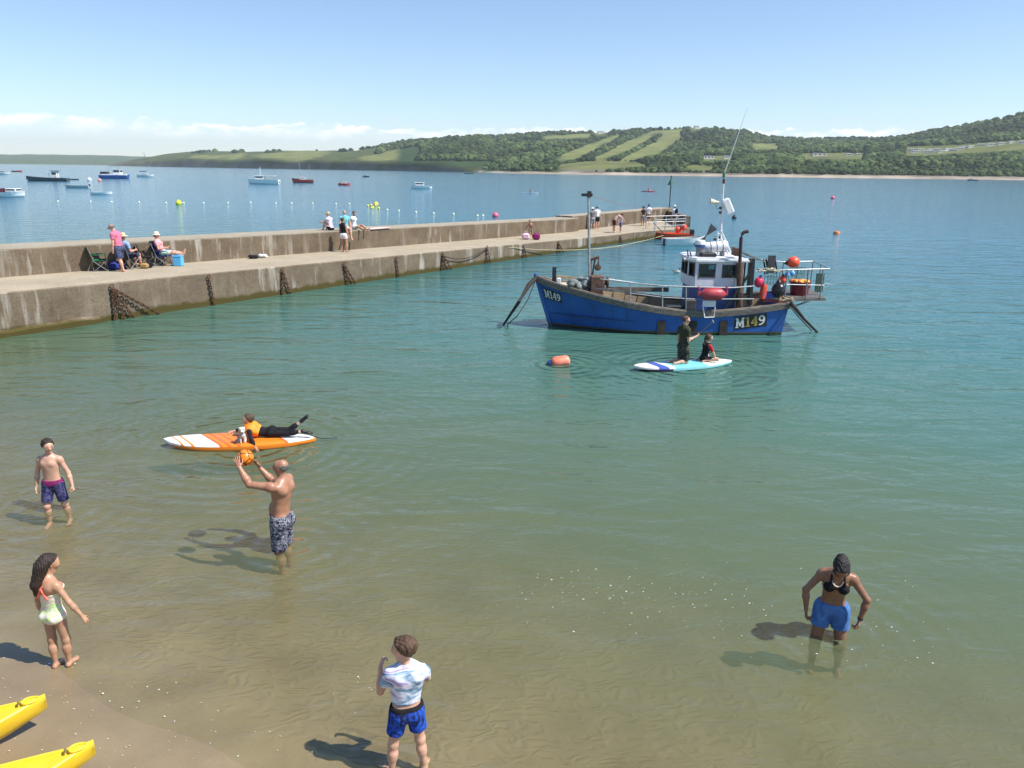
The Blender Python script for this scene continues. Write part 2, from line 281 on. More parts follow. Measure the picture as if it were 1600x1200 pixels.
def concrete(name, c1, c2, streak, weed):
    m = bpy.data.materials.new(name); m.use_nodes = True; nt = m.node_tree; b = nt.nodes['Principled BSDF']; N = nt.nodes.new; L = nt.links.new
    ge = N('ShaderNodeNewGeometry'); rot = N('ShaderNodeMapping'); rot.inputs['Rotation'].default_value = (0, 0, -math.atan2(PU[1], PU[0])); L(ge.outputs['Position'], rot.inputs[0])
    def noise(sc, st, det=5, ro=.6):
        mp = N('ShaderNodeMapping'); mp.inputs['Scale'].default_value = st; L(rot.outputs[0], mp.inputs[0]); n = N('ShaderNodeTexNoise'); n.inputs['Scale'].default_value = sc; n.inputs['Detail'].default_value = det; n.inputs['Roughness'].default_value = ro; L(mp.outputs[0], n.inputs[0]); return n.outputs['Fac']
    def ramp(x, a, ca, bb, cb):
        r = N('ShaderNodeValToRGB'); r.color_ramp.elements[0].position = a; r.color_ramp.elements[0].color = (*ca, 1); r.color_ramp.elements[1].position = bb; r.color_ramp.elements[1].color = (*cb, 1); L(x, r.inputs[0]); return r.outputs[0]
    def mix(f, a, bb, mode='MIX'):
        q = N('ShaderNodeMix'); q.data_type = 'RGBA'; q.blend_type = mode
        if isinstance(f, float): q.inputs[0].default_value = f
        else: L(f, q.inputs[0])
        for i, v in ((6, a), (7, bb)):
            if isinstance(v, tuple): q.inputs[i].default_value = (*v, 1)
            else: L(v, q.inputs[i])
        return q.outputs[2]
    col = ramp(noise(.8, (1, 1, 1.3), 8, .65), .3, c1, .7, c2)
    fine = noise(14, (1, 1, 1), 4); col = mix(.45, col, ramp(fine, .3, (.45, .45, .45), .65, (1, 1, 1)), 'MULTIPLY')
    if streak:
        st = noise(1.5, (1, 1, .12), 4, .7); big = noise(.16, (1, 1, .02), 3, .5)
        mu = N('ShaderNodeMath'); mu.operation = 'MULTIPLY'; L(ramp(st, .53, (0, 0, 0), .66, (1, 1, 1)), mu.inputs[0]); L(ramp(big, .42, (.15, .15, .15), .58, (.95, .95, .95)), mu.inputs[1])
        col = mix(mu.outputs[0], col, (.42, .39, .33))
        st2 = noise(2.3, (1, 1, .1), 4, .7); col = mix(ramp(st2, .58, (0, 0, 0), .72, (.55, .55, .55)), col, (.075, .06, .045))
    if weed:
        sz = N('ShaderNodeSeparateXYZ'); L(ge.outputs['Position'], sz.inputs[0]); ad = N('ShaderNodeMath'); ad.operation = 'MULTIPLY_ADD'; L(noise(1.2, (1, 1, .5), 5), ad.inputs[0]); ad.inputs[1].default_value = -.5; L(sz.outputs[2], ad.inputs[2])
        mr = N('ShaderNodeMapRange'); mr.inputs[1].default_value = .06; mr.inputs[2].default_value = -.1; mr.interpolation_type = 'SMOOTHSTEP'; L(ad.outputs[0], mr.inputs[0]); col = mix(mr.outputs[0], col, (.075, .06, .018))
    L(col, b.inputs['Base Color']); b.inputs['Roughness'].default_value = .9; b.inputs['Specular IOR Level'].default_value = .2
    bp = N('ShaderNodeBump'); bp.inputs['Strength'].default_value = .5; bp.inputs['Distance'].default_value = .03; L(fine, bp.inputs['Height']); L(bp.outputs[0], b.inputs['Normal'])
    return m
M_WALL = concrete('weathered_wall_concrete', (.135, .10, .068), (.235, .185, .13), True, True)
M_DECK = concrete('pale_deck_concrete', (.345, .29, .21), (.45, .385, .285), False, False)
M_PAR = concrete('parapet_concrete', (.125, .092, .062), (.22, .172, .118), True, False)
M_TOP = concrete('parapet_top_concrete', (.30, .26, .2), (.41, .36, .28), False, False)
pier = empty('stone_pier', (*(PC), 0), 'long weathered concrete pier with a raised sea wall along its outer side', 'pier')
def strip(name, m, prof, s0, s1, n=60, jag=0.):
    """cross-section prof [(offset, height above deck or absolute if tuple of 3)] swept along the pier"""
    P = []
    for i in range(n + 1):
        s = s0 + (s1 - s0) * i / n; row = []
        for q in prof:
            p3 = pp(s, q[0], 0)
            p3[2] = q[1] if len(q) == 3 else p3[2] + q[1]
            if jag and len(q) == 2: p3[2] += jag * math.sin(s * 2.3 + q[0]) * math.sin(s * .9); 
            row.append(p3)
        P.append(row)
    b = MB(); b.grid(P, flip=True); k = len(prof); b.add(P[0], [tuple(range(k))]); b.add(P[-1], [tuple(range(k - 1, -1, -1))])
    return b.build(name, m, pier)
SA, SB, SE = -48., 18.6, 25.
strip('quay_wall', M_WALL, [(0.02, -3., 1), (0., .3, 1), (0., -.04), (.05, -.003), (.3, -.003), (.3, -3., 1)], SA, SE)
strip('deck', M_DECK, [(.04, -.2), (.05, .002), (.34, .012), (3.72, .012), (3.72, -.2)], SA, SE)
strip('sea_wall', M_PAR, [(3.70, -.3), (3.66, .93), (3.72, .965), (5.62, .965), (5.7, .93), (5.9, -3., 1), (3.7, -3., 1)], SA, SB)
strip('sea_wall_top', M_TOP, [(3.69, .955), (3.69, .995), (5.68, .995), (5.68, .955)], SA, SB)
# pier head: a wider block whose end wall turns across the pier
HC = gnd(1078, 368.5); HR = at(1046, 340, 73.5); SR_ = pier_s(1046, 4.3)
hp = [pp(20.5, .02)[:2], gnd(1018, 374)[:2], gnd(1052, 371.5)[:2], HC[:2], np.array([HC[0] + .3, 74.8]), pp(20.5, 5.6)[:2]]
MB().prism([(q[0], q[1]) for q in hp], (D3X := np.array([1., 0, 0]), np.array([0, 1., 0]), np.array([0, 0, 1.]), np.zeros(3)), -3., .64).build('pier_head', M_WALL, pier)
MB().prism([(q[0], q[1]) for q in (hp[0] * .995 + hp[3] * .005, hp[1] + (.03, .05), hp[2] + (.0, .05), hp[3] + (-.05, .05), hp[4] + (-.05, 0), hp[5])], (D3X, np.array([0, 1., 0]), np.array([0, 0, 1.]), np.zeros(3)), .6405, .6645).build('pier_head_deck', M_DECK, pier)
strip('deck', M_DECK, [(3.6, -.2), (3.6, .008), (4.4, .008), (4.4, -.2)], SB - .1, SE, 8)
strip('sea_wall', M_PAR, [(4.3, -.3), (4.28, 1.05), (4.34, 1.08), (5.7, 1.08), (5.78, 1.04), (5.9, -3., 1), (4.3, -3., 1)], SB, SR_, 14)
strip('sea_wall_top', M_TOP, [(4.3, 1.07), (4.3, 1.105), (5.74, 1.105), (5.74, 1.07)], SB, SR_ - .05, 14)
e0, e1 = HC[:2] + (-.02, .15), np.array([HC[0] + .25, 74.5]); ed = unit(e1 - e0); en = np.array([-ed[1], ed[0]]); em = (e0 + e1) / 2
MB().box((em[0] + en[0] * .2, em[1] + en[1] * .2, 1.12), (np.linalg.norm(e1 - e0), .42, .9), (np.array([*ed, 0]), np.array([*en, 0]), np.array([0, 0, 1.]))).build('end_wall', M_PAR, pier)
# a plinth runs proud of the foot of the near wall
b = MB(); P = []
for i in range(41):
    s = -48 + 28 * i / 40; e = .04 * math.sin(s * 3.1) * math.sin(s * 1.3); P.append([pp(s, -.16 - e, 0) * (1, 1, 0) + (0, 0, -1), pp(s, -.16 - e, 0) * (1, 1, 0) + (0, 0, .16 + e), pp(s, .0, 0) * (1, 1, 0) + (0, 0, .24 + e)])
b.grid(P, flip=True); b.build('footing', M_WALL, pier)
M_RUST = mat('rusty_iron', (.055, .028, .016), .85, .4, 14, .6, col2=(.13, .055, .025))
M_GALV = mat('galvanised_steel', (.38, .39, .4), .45, .15, 10, metal=.6)
M_DARK = mat('dark_painted_steel', (.025, .022, .024), .5, .3, 9)
# rails round the steps at the pier head
def rl_(p, q, n):
    p, q = np.array(p), np.array(q)
    for i in range(n): c = p + (q - p) * i / (n - 1); MB().tube([(*c, .66), (*c, 1.68)], .03, 6).build('rail_post', M_GALV, pier)
    for hh in (1.2, 1.66): MB().tube([(*p, hh), (*q, hh)], .028, 6).build('handrail', M_GALV, pier)
rl_(gnd(1009, 358, .66)[:2], gnd(1070, 356, .66)[:2], 5); rl_(gnd(1022, 365, .66)[:2], gnd(1070, 362.5, .66)[:2], 4)
MB().tube([gnd(1020, 360, .66) + (0, 0, .6), gnd(1036, 366, .66) + (0, 0, .1)], .03, 6).build('handrail', M_RUST, pier)
MB().box(gnd(1062, 352, .66) + (0, 0, .42), (.9, .5, .8), bev=.04).build('life_ring_locker', mat('grey_locker_paint', (.3, .31, .32), .6), pier)
# ---------------------------------------------------------------- hills across the bay
# rows from the shore inland; each row: picture columns -> picture height of the land there, and its distance
COLS = np.arange(-560, 2200, 12.)
def ci(pts): p = np.array(pts, float); return np.interp(COLS, p[:, 0], p[:, 1])
def land(name, label, rows, mcol, noise_amp, mapcol, sub=6):
    V = []; Y = []
    for k, (dist, pix) in enumerate(rows):
        D = ci(dist); yy = ci(pix) if pix is not None else None; R = []
        for c, dd, j in zip(COLS, D, range(len(COLS))):
            p = at(c, 300 if yy is None else yy[j], dd)
            if yy is None: p = np.array([p[0], p[1], -1.])
            R.append(p)
        V.append(R)
    V = np.array(V); out = []; pix = []
    for k in range(len(rows) - 1):
        n = sub if k else 3
        for i in range(n): out.append(V[k] * (1 - i / n) + V[k + 1] * (i / n))
    out.append(V[-1]); G = np.array(out); r, c, _ = G.shape
    nz = np.zeros((r, c))
    for o_, (fx, fy, a) in enumerate(((.011, .014, 1.), (.031, .027, .5), (.08, .07, .25))): nz += a * np.sin(G[..., 0] * fx + 1.7 * o_ + 2 * np.sin(G[..., 1] * fy * .7)) * np.sin(G[..., 1] * fy + o_)
    w = np.clip(np.arange(r) / 4., 0, 1)[:, None] * np.clip((r - 1 - np.arange(r)) / 3., 0, 1)[:, None]
    G[..., 2] += nz * noise_amp * w
    I = np.arange(r * c).reshape(r, c); Fq = np.stack([I[:-1, :-1], I[:-1, 1:], I[1:, 1:], I[1:, :-1]], -1).reshape(-1, 4)
    P = G.reshape(-1, 3); q = P - _C; z = q @ _F; PXY = np.stack([800 + FPX * (q @ _R) / z, 600 - FPX * (q @ _U) / z], -1)
    col = mapcol(PXY, P)
    o = mesh_obj(name, P, Fq, mcol, org=(0, 0, 0), smooth=True, col=col)
    return tag(o, label, kind='structure'), G
def inpoly(P, poly):
    x, y = P[:, 0], P[:, 1]; r = np.zeros(len(P), bool); n = len(poly)
    for i in range(n):
        (x1, y1), (x2, y2) = poly[i], poly[(i + 1) % n]
        c = ((y1 > y) != (y2 > y)) & (x < (x2 - x1) * (y - y1) / (y2 - y1 + 1e-9) + x1); r ^= c
    return r
GRASS, FIELD, WOOD, CLIFF, BEACH, SCRUB = map(np.array, ((.085, .13, .035), (.16, .175, .06), (.028, .05, .018), (.115, .105, .08), (.34, .29, .23), (.075, .095, .03)))
FIELDS = [[(862, 249), (885, 238), (955, 212), (976, 210), (940, 228), (905, 247), (880, 252)], [(926, 247), (985, 219), (1010, 208), (1030, 207), (1006, 222), (968, 242), (935, 250)],
          [(968, 249), (1026, 220), (1040, 204), (1066, 201), (1066, 214), (1034, 238), (990, 250)], [(1172, 224), (1210, 224), (1222, 232), (1180, 234)], [(845, 213), (925, 208), (920, 215), (850, 218)], [(1012, 205), (1062, 201), (1066, 205), (1015, 210)]]
MEADOW = [[(868, 264), (880, 256), (930, 251), (1000, 253), (1012, 259), (960, 263), (900, 267)], [(1060, 262), (1090, 258), (1130, 262), (1100, 266)], [(1255, 247), (1300, 246.5), (1300, 249), (1255, 250)], [(1412, 229), (1500, 226), (1640, 214), (1640, 232), (1500, 240), (1412, 245)], [(1250, 239), (1352, 239), (1352, 249), (1250, 250)], [(1094, 243), (1146, 243), (1146, 251), (1094, 251)], [(1080, 196), (1098, 196), (1098, 204), (1080, 204)], [(928, 204), (950, 204), (950, 212), (928, 212)]]
FIELDS_M = [[(395, 243), (470, 235), (520, 237), (500, 245), (410, 248)], [(430, 247), (500, 243), (470, 252), (430, 252)], [(560, 246), (640, 232), (662, 238), (640, 250), (570, 252)], [(290, 243), (380, 240), (380, 247), (300, 249)], [(600, 236), (655, 228), (660, 234), (600, 241)]]
def col_far(PXY, P): return np.tile(GRASS * .8, (len(P), 1))
def col_mid(PXY, P):
    c = np.tile(SCRUB * .95, (len(P), 1)); 
    for f in FIELDS_M: c[inpoly(PXY, f)] = FIELD
    z = P[:, 2]; lim = np.interp(PXY[:, 0], [150, 400, 560, 740, 800], [14, 11.5, 9.5, 5, 3]); lim = lim * (1 + .28 * np.sin(PXY[:, 0] * .11) * np.sin(PXY[:, 0] * .043 + 1)); c[z < lim] = CLIFF; c[(z < lim) & (np.sin(PXY[:, 0] * .31) * np.sin(PXY[:, 0] * .13) > .35)] = SCRUB * .8; c[(PXY[:, 0] > 620) & (z >= lim)] = WOOD * 1.3
    return c
def col_main(PXY, P):
    c = np.tile(WOOD * 1.2, (len(P), 1))
    for f in FIELDS: c[inpoly(PXY, f)] = FIELD
    for f in MEADOW: c[inpoly(PXY, f)] = FIELD * .8
    c[(P[:, 2] > 2.0) & (P[:, 2] < 11) & ~np.any([inpoly(PXY, f) for f in MEADOW], 0) & (PXY[:, 0] < 1210) & (PXY[:, 0] > 860)] = SCRUB
    c[(P[:, 2] < 5.5) & (PXY[:, 0] > 880)] = CLIFF * 1.3
    c[P[:, 2] < 2.0] = BEACH
    return c
M_LAND = vmat('hill_ground', .95, .1, .3, .03)
far_l, _ = land('far_coast', 'hazy blue line of far coast hills beyond the headland', [
    ([(-600, 4600), (2200, 4600)], None), ([(-600, 4650), (2200, 4650)], [(-600, 255), (0, 252.5), (200, 254), (2200, 272)]),
    ([(-600, 5600), (2200, 5600)], [(-600, 244), (-200, 243), (0, 241.5), (60, 241), (110, 242), (170, 242.5), (230, 245), (300, 250), (2200, 270)]), ([(-600, 6400), (2200, 6400)], None)], M_LAND, 2., col_far, 4)
mid_l, GM = land('headland', 'long grassy headland with dark sea cliffs', [
    ([(-600, 2600), (170, 2500), (300, 2050), (400, 1750), (560, 1400), (740, 1100), (900, 1100), (2200, 1200)], None),
    ([(-600, 2610), (170, 2510), (300, 2060), (400, 1760), (560, 1408), (740, 1106), (900, 1110), (2200, 1210)], [(-600, 290), (165, 262), (180, 257.5), (210, 254), (260, 250.5), (320, 249), (400, 249), (480, 250), (560, 251), (600, 253), (680, 258), (760, 268), (850, 290), (2200, 300)]),
    ([(-600, 2900), (170, 2750), (300, 2300), (400, 2000), (560, 1650), (740, 1350), (900, 1350), (2200, 1400)], [(-600, 290), (165, 262), (180, 256), (215, 248.5), (270, 243), (320, 240.5), (400, 242), (480, 243), (560, 243), (600, 240), (640, 236), (700, 234), (760, 240), (850, 285), (2200, 300)]),
    ([(-600, 3300), (170, 3100), (300, 2750), (400, 2500), (560, 2150), (740, 1800), (900, 1800), (2200, 1800)], [(-600, 290), (165, 262), (180, 255.5), (215, 247.5), (270, 240), (320, 236), (400, 237.5), (480, 234.5), (560, 235.5), (600, 229), (640, 221), (700, 217.5), (760, 214), (850, 280), (2200, 300)]),
    ([(-600, 4000), (2200, 4000)], None)], M_LAND, 3.0, col_mid)
main_l, GH = land('wooded_hills', 'wooded hills with sloping fields behind the shingle shore', [
    ([(-600, 1500), (700, 1250), (745, 1010), (800, 900), (900, 840), (1100, 800), (1600, 760), (2200, 720)], None),
    ([(-600, 1510), (700, 1260), (745, 1020), (800, 912), (900, 852), (1100, 812), (1600, 772), (2200, 732)], [(-600, 330), (690, 300), (735, 271.5), (760, 269.5), (800, 269.6), (900, 271), (1100, 274), (1300, 276), (1600, 278.5), (2200, 283)]),
    ([(-600, 1550), (700, 1300), (745, 1080), (800, 960), (900, 890), (1100, 850), (1600, 810), (2200, 770)], [(-600, 330), (690, 300), (740, 270), (780, 264), (860, 262), (900, 262), (960, 262), (1100, 266), (1200, 268), (1300, 268), (1450, 270), (1520, 268), (1600, 268), (2200, 270)]),
    ([(-600, 1700), (700, 1450), (745, 1250), (800, 1150), (900, 1080), (1100, 1030), (1600, 960), (2200, 900)], [(-600, 330), (690, 300), (740, 262), (780, 256), (860, 253), (960, 252), (1100, 249), (1200, 247), (1300, 246), (1400, 245), (1500, 242), (1600, 238), (2200, 225)]),
    ([(-600, 2100), (700, 1900), (800, 1650), (900, 1500), (1100, 1400), (1200, 1500), (1300, 1500), (1400, 1300), (1600, 1180), (2200, 1080)], [(-600, 330), (690, 290), (720, 225), (780, 222), (860, 225), (960, 228), (1060, 224), (1150, 224), (1200, 230), (1300, 229), (1400, 227), (1500, 218), (1600, 208), (2200, 180)]),
    ([(-600, 2500), (700, 2300), (800, 2100), (900, 1950), (1100, 1850), (1200, 2000), (1300, 2000), (1400, 1700), (1600, 1420), (2200, 1300)], [(-600, 330), (690, 280), (700, 218), (740, 214), (800, 210.5), (860, 208.5), (930, 208.5), (960, 207), (1000, 205), (1040, 201.5), (1075, 200), (1120, 201.5), (1160, 205), (1195, 214), (1240, 219), (1300, 218), (1340, 217), (1390, 216.5), (1430, 211), (1480, 201), (1530, 192), (1600, 178), (1700, 165), (2200, 140)]),
    ([(-600, 3200), (2200, 2600)], None)], M_LAND, 2.2, col_main)
# woods: tree crowns spread over the wooded ground, one mass
def crown_proto():
    bm = bmesh.new(); bmesh.ops.create_icosphere(bm, subdivisions=3, radius=1.); rr = np.random.default_rng(5); cs = rr.normal(size=(26, 3)); cs /= np.linalg.norm(cs, axis=1)[:, None]
    for v in bm.verts:
        n = np.array(v.co); n /= np.linalg.norm(n); k = (cs @ n).max(); s = .72 + .42 * max(0, (k - .72) / .28) + rr.uniform(-.07, .07); v.co = Vector((n[0] * s, n[1] * s, (n[2] * .85 * s) if n[2] > -.3 else n[2] * .5 * s))
    me = bpy.data.meshes.new('tree_crown'); bm.to_mesh(me); bm.free()
    me.materials.append(M_LEAF); return bpy.data.objects.new('tree_crown', me)
def leafmat():
    m = bpy.data.materials.new('woodland_foliage'); m.use_nodes = True; nt = m.node_tree; b = nt.nodes['Principled BSDF']; N = nt.nodes.new; L = nt.links.new
    oi = N('ShaderNodeObjectInfo'); r = N('ShaderNodeValToRGB'); e = r.color_ramp.elements; e[0].color = (.024, .044, .016, 1); e[1].color = (.085, .115, .036, 1); e[1].position = .95; q = e.new(.5); q.color = (.048, .076, .025, 1); L(oi.outputs['Random'], r.inputs[0])
    g = N('ShaderNodeNewGeometry'); n = N('ShaderNodeTexNoise'); n.inputs['Scale'].default_value = .45; n.inputs['Detail'].default_value = 3; L(g.outputs['Position'], n.inputs[0])
    mr = N('ShaderNodeMapRange'); mr.inputs[1].default_value = .35; mr.inputs[2].default_value = .65; mr.inputs[3].default_value = .6; mr.inputs[4].default_value = 1.3; L(n.outputs['Fac'], mr.inputs[0])
    nb = N('ShaderNodeTexNoise'); nb.inputs['Scale'].default_value = .011; nb.inputs['Detail'].default_value = 4; L(g.outputs['Position'], nb.inputs[0]); ms = N('ShaderNodeMapRange'); ms.inputs[1].default_value = .38; ms.inputs[2].default_value = .62; ms.inputs[3].default_value = .5; ms.inputs[4].default_value = 1.45; L(nb.outputs['Fac'], ms.inputs[0]); mm = N('ShaderNodeMath'); mm.operation = 'MULTIPLY'; L(mr.outputs[0], mm.inputs[0]); L(ms.outputs[0], mm.inputs[1]); mr = mm
    vm = N('ShaderNodeVectorMath'); vm.operation = 'SCALE'; L(r.outputs[0], vm.inputs[0]); L(mr.outputs[0], vm.inputs['Scale']); L(vm.outputs[0], b.inputs['Base Color']); b.inputs['Roughness'].default_value = .9; b.inputs['Specular IOR Level'].default_value = .15
    return m
M_LEAF = leafmat()
def woods(name, label, G, zones, n, rmin, rmax, avoid, seed):
    """zones: predicate on (picture x, picture y, world z)"""
    rr = np.random.default_rng(seed); r, c, _ = G.shape; pts = []; sc = []
    while len(pts) < n:
        m = n; i = rr.uniform(0, r - 1.001, m); j = rr.uniform(0, c - 1.001, m); a = i.astype(int); bq = j.astype(int); fi = (i - a)[:, None]; fj = (j - bq)[:, None]
        P = G[a, bq] * (1 - fi) * (1 - fj) + G[a + 1, bq] * fi * (1 - fj) + G[a, bq + 1] * (1 - fi) * fj + G[a + 1, bq + 1] * fi * fj
        q = P - _C; z = q @ _F; X = np.stack([800 + FPX * (q @ _R) / z, 600 - FPX * (q @ _U) / z], -1)
        ok = zones(X[:, 0], X[:, 1], P[:, 2]) & (P[:, 2] > 1.5)
        r_ = rr.uniform(rmin, rmax, m) * rr.choice([.75, 1., 1.35], m); hp_ = 1.15 * r_ / np.maximum(z, 1) * FPX
        for f in avoid: ok &= ~inpoly(X, f) & ~inpoly(X - np.stack([0 * hp_, hp_], -1), f) & ~inpoly(X - np.stack([0 * hp_, hp_ * .5], -1), f)
        pts += list(P[ok]); sc += list(r_[ok])
    pts = np.array(pts[:n]); sc = np.array(sc[:n]); pts[:, 2] += sc * .35
    me = bpy.data.meshes.new(name); me.from_pydata(pts.tolist(), [], []); a = me.attributes.new('size', 'FLOAT', 'POINT'); a.data.foreach_set('value', sc.astype(np.float32)); me.materials.append(M_LEAF)
    o = bpy.data.objects.new(name, me); COL.objects.link(o); tag(o, label, kind='stuff')
    ng = bpy.data.node_groups.new(name, 'GeometryNodeTree'); ng.interface.new_socket('Geometry', in_out='INPUT', socket_type='NodeSocketGeometry'); ng.interface.new_socket('Geometry', in_out='OUTPUT', socket_type='NodeSocketGeometry')
    N = ng.nodes.new; L = ng.links.new; gi = N('NodeGroupInput'); go = N('NodeGroupOutput'); ip = N('GeometryNodeInstanceOnPoints'); ob = N('GeometryNodeObjectInfo'); ob.inputs['Object'].default_value = CROWN
    at_ = N('GeometryNodeInputNamedAttribute'); at_.data_type = 'FLOAT'; at_.inputs['Name'].default_value = 'size'
    rv = N('FunctionNodeRandomValue'); rv.data_type = 'FLOAT_VECTOR'; rv.inputs[0].default_value = (-.2, -.2, 0); rv.inputs[1].default_value = (.2, .2, 6.28)
    L(gi.outputs[0], ip.inputs['Points']); L(ob.outputs['Geometry'], ip.inputs['Instance']); L(at_.outputs[0], ip.inputs['Scale']); L(rv.outputs[0], ip.inputs['Rotation']); L(ip.outputs[0], go.inputs[0])
    md = o.modifiers.new('crowns', 'NODES'); md.node_group = ng
    return o
CROWN = crown_proto()
woods('hillside_wood', 'dense dark green woodland covering the hills around the fields', GH, lambda x, y, z: (x > 700) & (x < 1750) & (z > 12), 20000, 2.0, 4.6, FIELDS + MEADOW, 1)
woods('shore_scrub', 'bushy green scrub along the top of the low shore bank', GH, lambda x, y, z: (x > 745) & (x < 1750) & (z > 3.2) & (z < 22), 3600, 1.4, 3.2, FIELDS + MEADOW, 2)
woods('headland_wood', 'distant woods and hedges on the headland slope', GM, lambda x, y, z: ((x > 590) & (x < 790) & (z > 16)) | ((x > 200) & (x < 600) & (np.abs(np.sin(x * .06 + y * .5)) < .12) & (z > 40)), 3600, 3., 5.5, FIELDS_M, 3)
# ---------------------------------------------------------------- the air over the bay
hz = MB(); hz.box((0, 3700, 109), (14000, 7500, 230)); hzm = bpy.data.materials.new('sea_haze'); hzm.use_nodes = True; nt = hzm.node_tree; nt.nodes.clear()
pv = nt.nodes.new('ShaderNodeVolumePrincipled'); pv.inputs['Color'].default_value = (.86, .93, 1, 1); pv.inputs['Density'].default_value = .0001; pv.inputs['Anisotropy'].default_value = .2
ho = nt.nodes.new('ShaderNodeOutputMaterial'); nt.links.new(pv.outputs[0], ho.inputs['Volume'])
hz.build('haze', hzm, org=(0, 0, 0), kind='stuff', label='thin blue summer haze over the bay')
# ================================================================ FISHING BOAT M149
BY = 26.1
boat = empty('fishing_boat', (5.2, BY, 0), 'blue wooden fishing boat with white wheelhouse moored in the harbour', 'boat')
M_HULL = None
def hullmat():
    m = bpy.data.materials.new('worn_blue_hull_paint'); m.use_nodes = True; nt = m.node_tree; b = nt.nodes['Principled BSDF']; N = nt.nodes.new; L = nt.links.new
    g = N('ShaderNodeNewGeometry'); sz = N('ShaderNodeSeparateXYZ'); L(g.outputs['Position'], sz.inputs[0])
    def noise(sc, st, det=5): mp = N('ShaderNodeMapping'); mp.inputs['Scale'].default_value = st; L(g.outputs['Position'], mp.inputs[0]); n = N('ShaderNodeTexNoise'); n.inputs['Scale'].default_value = sc; n.inputs['Detail'].default_value = det; L(mp.outputs[0], n.inputs[0]); return n.outputs['Fac']
    def ramp(x, a, ca, bb, cb): r = N('ShaderNodeValToRGB'); r.color_ramp.elements[0].position = a; r.color_ramp.elements[0].color = (*ca, 1); r.color_ramp.elements[1].position = bb; r.color_ramp.elements[1].color = (*cb, 1); L(x, r.inputs[0]); return r.outputs[0]
    def mix(f, a, c):
        q = N('ShaderNodeMix'); q.data_type = 'RGBA'; L(f, q.inputs[0]); L(a, q.inputs[6])
        if isinstance(c, tuple): q.inputs[7].default_value = (*c, 1)
        else: L(c, q.inputs[7])
        return q.outputs[2]
    col = ramp(noise(1.3, (1, 1, 1)), .3, (.012, .075, .30), .7, (.022, .115, .40))
    col = mix(ramp(noise(2.2, (3, 3, .18)), .56, (0, 0, 0), .78, (.75, .75, .75)), col, (.03, .045, .08)); col = mix(ramp(noise(1.7, (4, 4, .3)), .64, (0, 0, 0), .74, (.6, .6, .6)), col, (.07, .05, .035)); col = mix(ramp(noise(26., (1, 1, 1), 2), .66, (0, 0, 0), .72, (.5, .5, .5)), col, (.06, .16, .42))
    def below(z0, z1, amp):
        ad = N('ShaderNodeMath'); ad.operation = 'MULTIPLY_ADD'; L(noise(2.5, (1, 1, 1)), ad.inputs[0]); ad.inputs[1].default_value = amp; L(sz.outputs[2], ad.inputs[2]); mr = N('ShaderNodeMapRange'); mr.inputs[1].default_value = z0; mr.inputs[2].default_value = z1; L(ad.outputs[0], mr.inputs[0]); return mr.outputs[0]
    col = mix(below(.16, .10, .06), col, (.085, .075, .02)); col = mix(below(.075, .05, .03), col, (.02, .022, .016))
    L(col, b.inputs['Base Color']); b.inputs['Roughness'].default_value = .42
    bp = N('ShaderNodeBump'); bp.inputs['Strength'].default_value = .25; bp.inputs['Distance'].default_value = .03; L(noise(3., (.4, .4, 3)), bp.inputs['Height']); L(bp.outputs[0], b.inputs['Normal'])
    return m
M_HULL = hullmat()
M_WOODG = mat('weathered_grey_timber', (.10, .082, .066), .85, .3, 5, .5, col2=(.23, .195, .16), stretch=(1, 6, 6))
M_TAN = mat('bare_tan_planks', (.30, .22, .13), .8, .3, 4, .4, col2=(.42, .33, .21), stretch=(1, 1, 5))
M_WHITE = mat('white_boat_paint', (.68, .68, .70), .4, .06, 3, col2=(.78, .78, .78))
M_LAV = mat('offwhite_wheelhouse_paint', (.60, .59, .66), .45, .06, 3, col2=(.70, .69, .74))
M_BLUE = mat('dark_blue_paint', (.03, .07, .24), .45, .2, 3)
M_BLACK = mat('black_paint', (.012, .012, .014), .5, .3, 8)
M_BROWN = mat('rust_brown_steel', (.085, .04, .028), .75, .3, 7, .3, col2=(.15, .085, .06))
M_ROPE = mat('grey_rope', (.2, .18, .14), .9, .3, 30, .5)
M_DROPE = mat('dark_wet_rope', (.035, .03, .026), .85, .4, 25, .5)
M_RED = mat('faded_red_rubber', (.40, .045, .06), .45, .15, 5)
M_ORANGE = mat('orange_vinyl', (.78, .09, .02), .4, .1, 5)
M_GREY = mat('grey_metal', (.22, .22, .22), .5, .2, 8, metal=.3)
M_DGREY = mat('dark_grey_board', (.06, .06, .062), .7, .25, 6)
def glassmat():
    m = bpy.data.materials.new('wheelhouse_glass'); m.use_nodes = True; nt = m.node_tree; nt.nodes.clear(); N = nt.nodes.new; o = N('ShaderNodeOutputMaterial'); t = N('ShaderNodeBsdfTransparent'); t.inputs[0].default_value = (.62, .72, .74, 1); g = N('ShaderNodeBsdfGlossy'); g.inputs['Roughness'].default_value = .03
    n = N('ShaderNodeTexNoise'); n.inputs['Scale'].default_value = 2; f = N('ShaderNodeFresnel'); f.inputs[0].default_value = 1.5; mx = N('ShaderNodeMixShader'); nt.links.new(f.outputs[0], mx.inputs[0]); nt.links.new(t.outputs[0], mx.inputs[1]); nt.links.new(g.outputs[0], mx.inputs[2]); nt.links.new(mx.outputs[0], o.inputs[0]); return m
M_GLASS = glassmat()
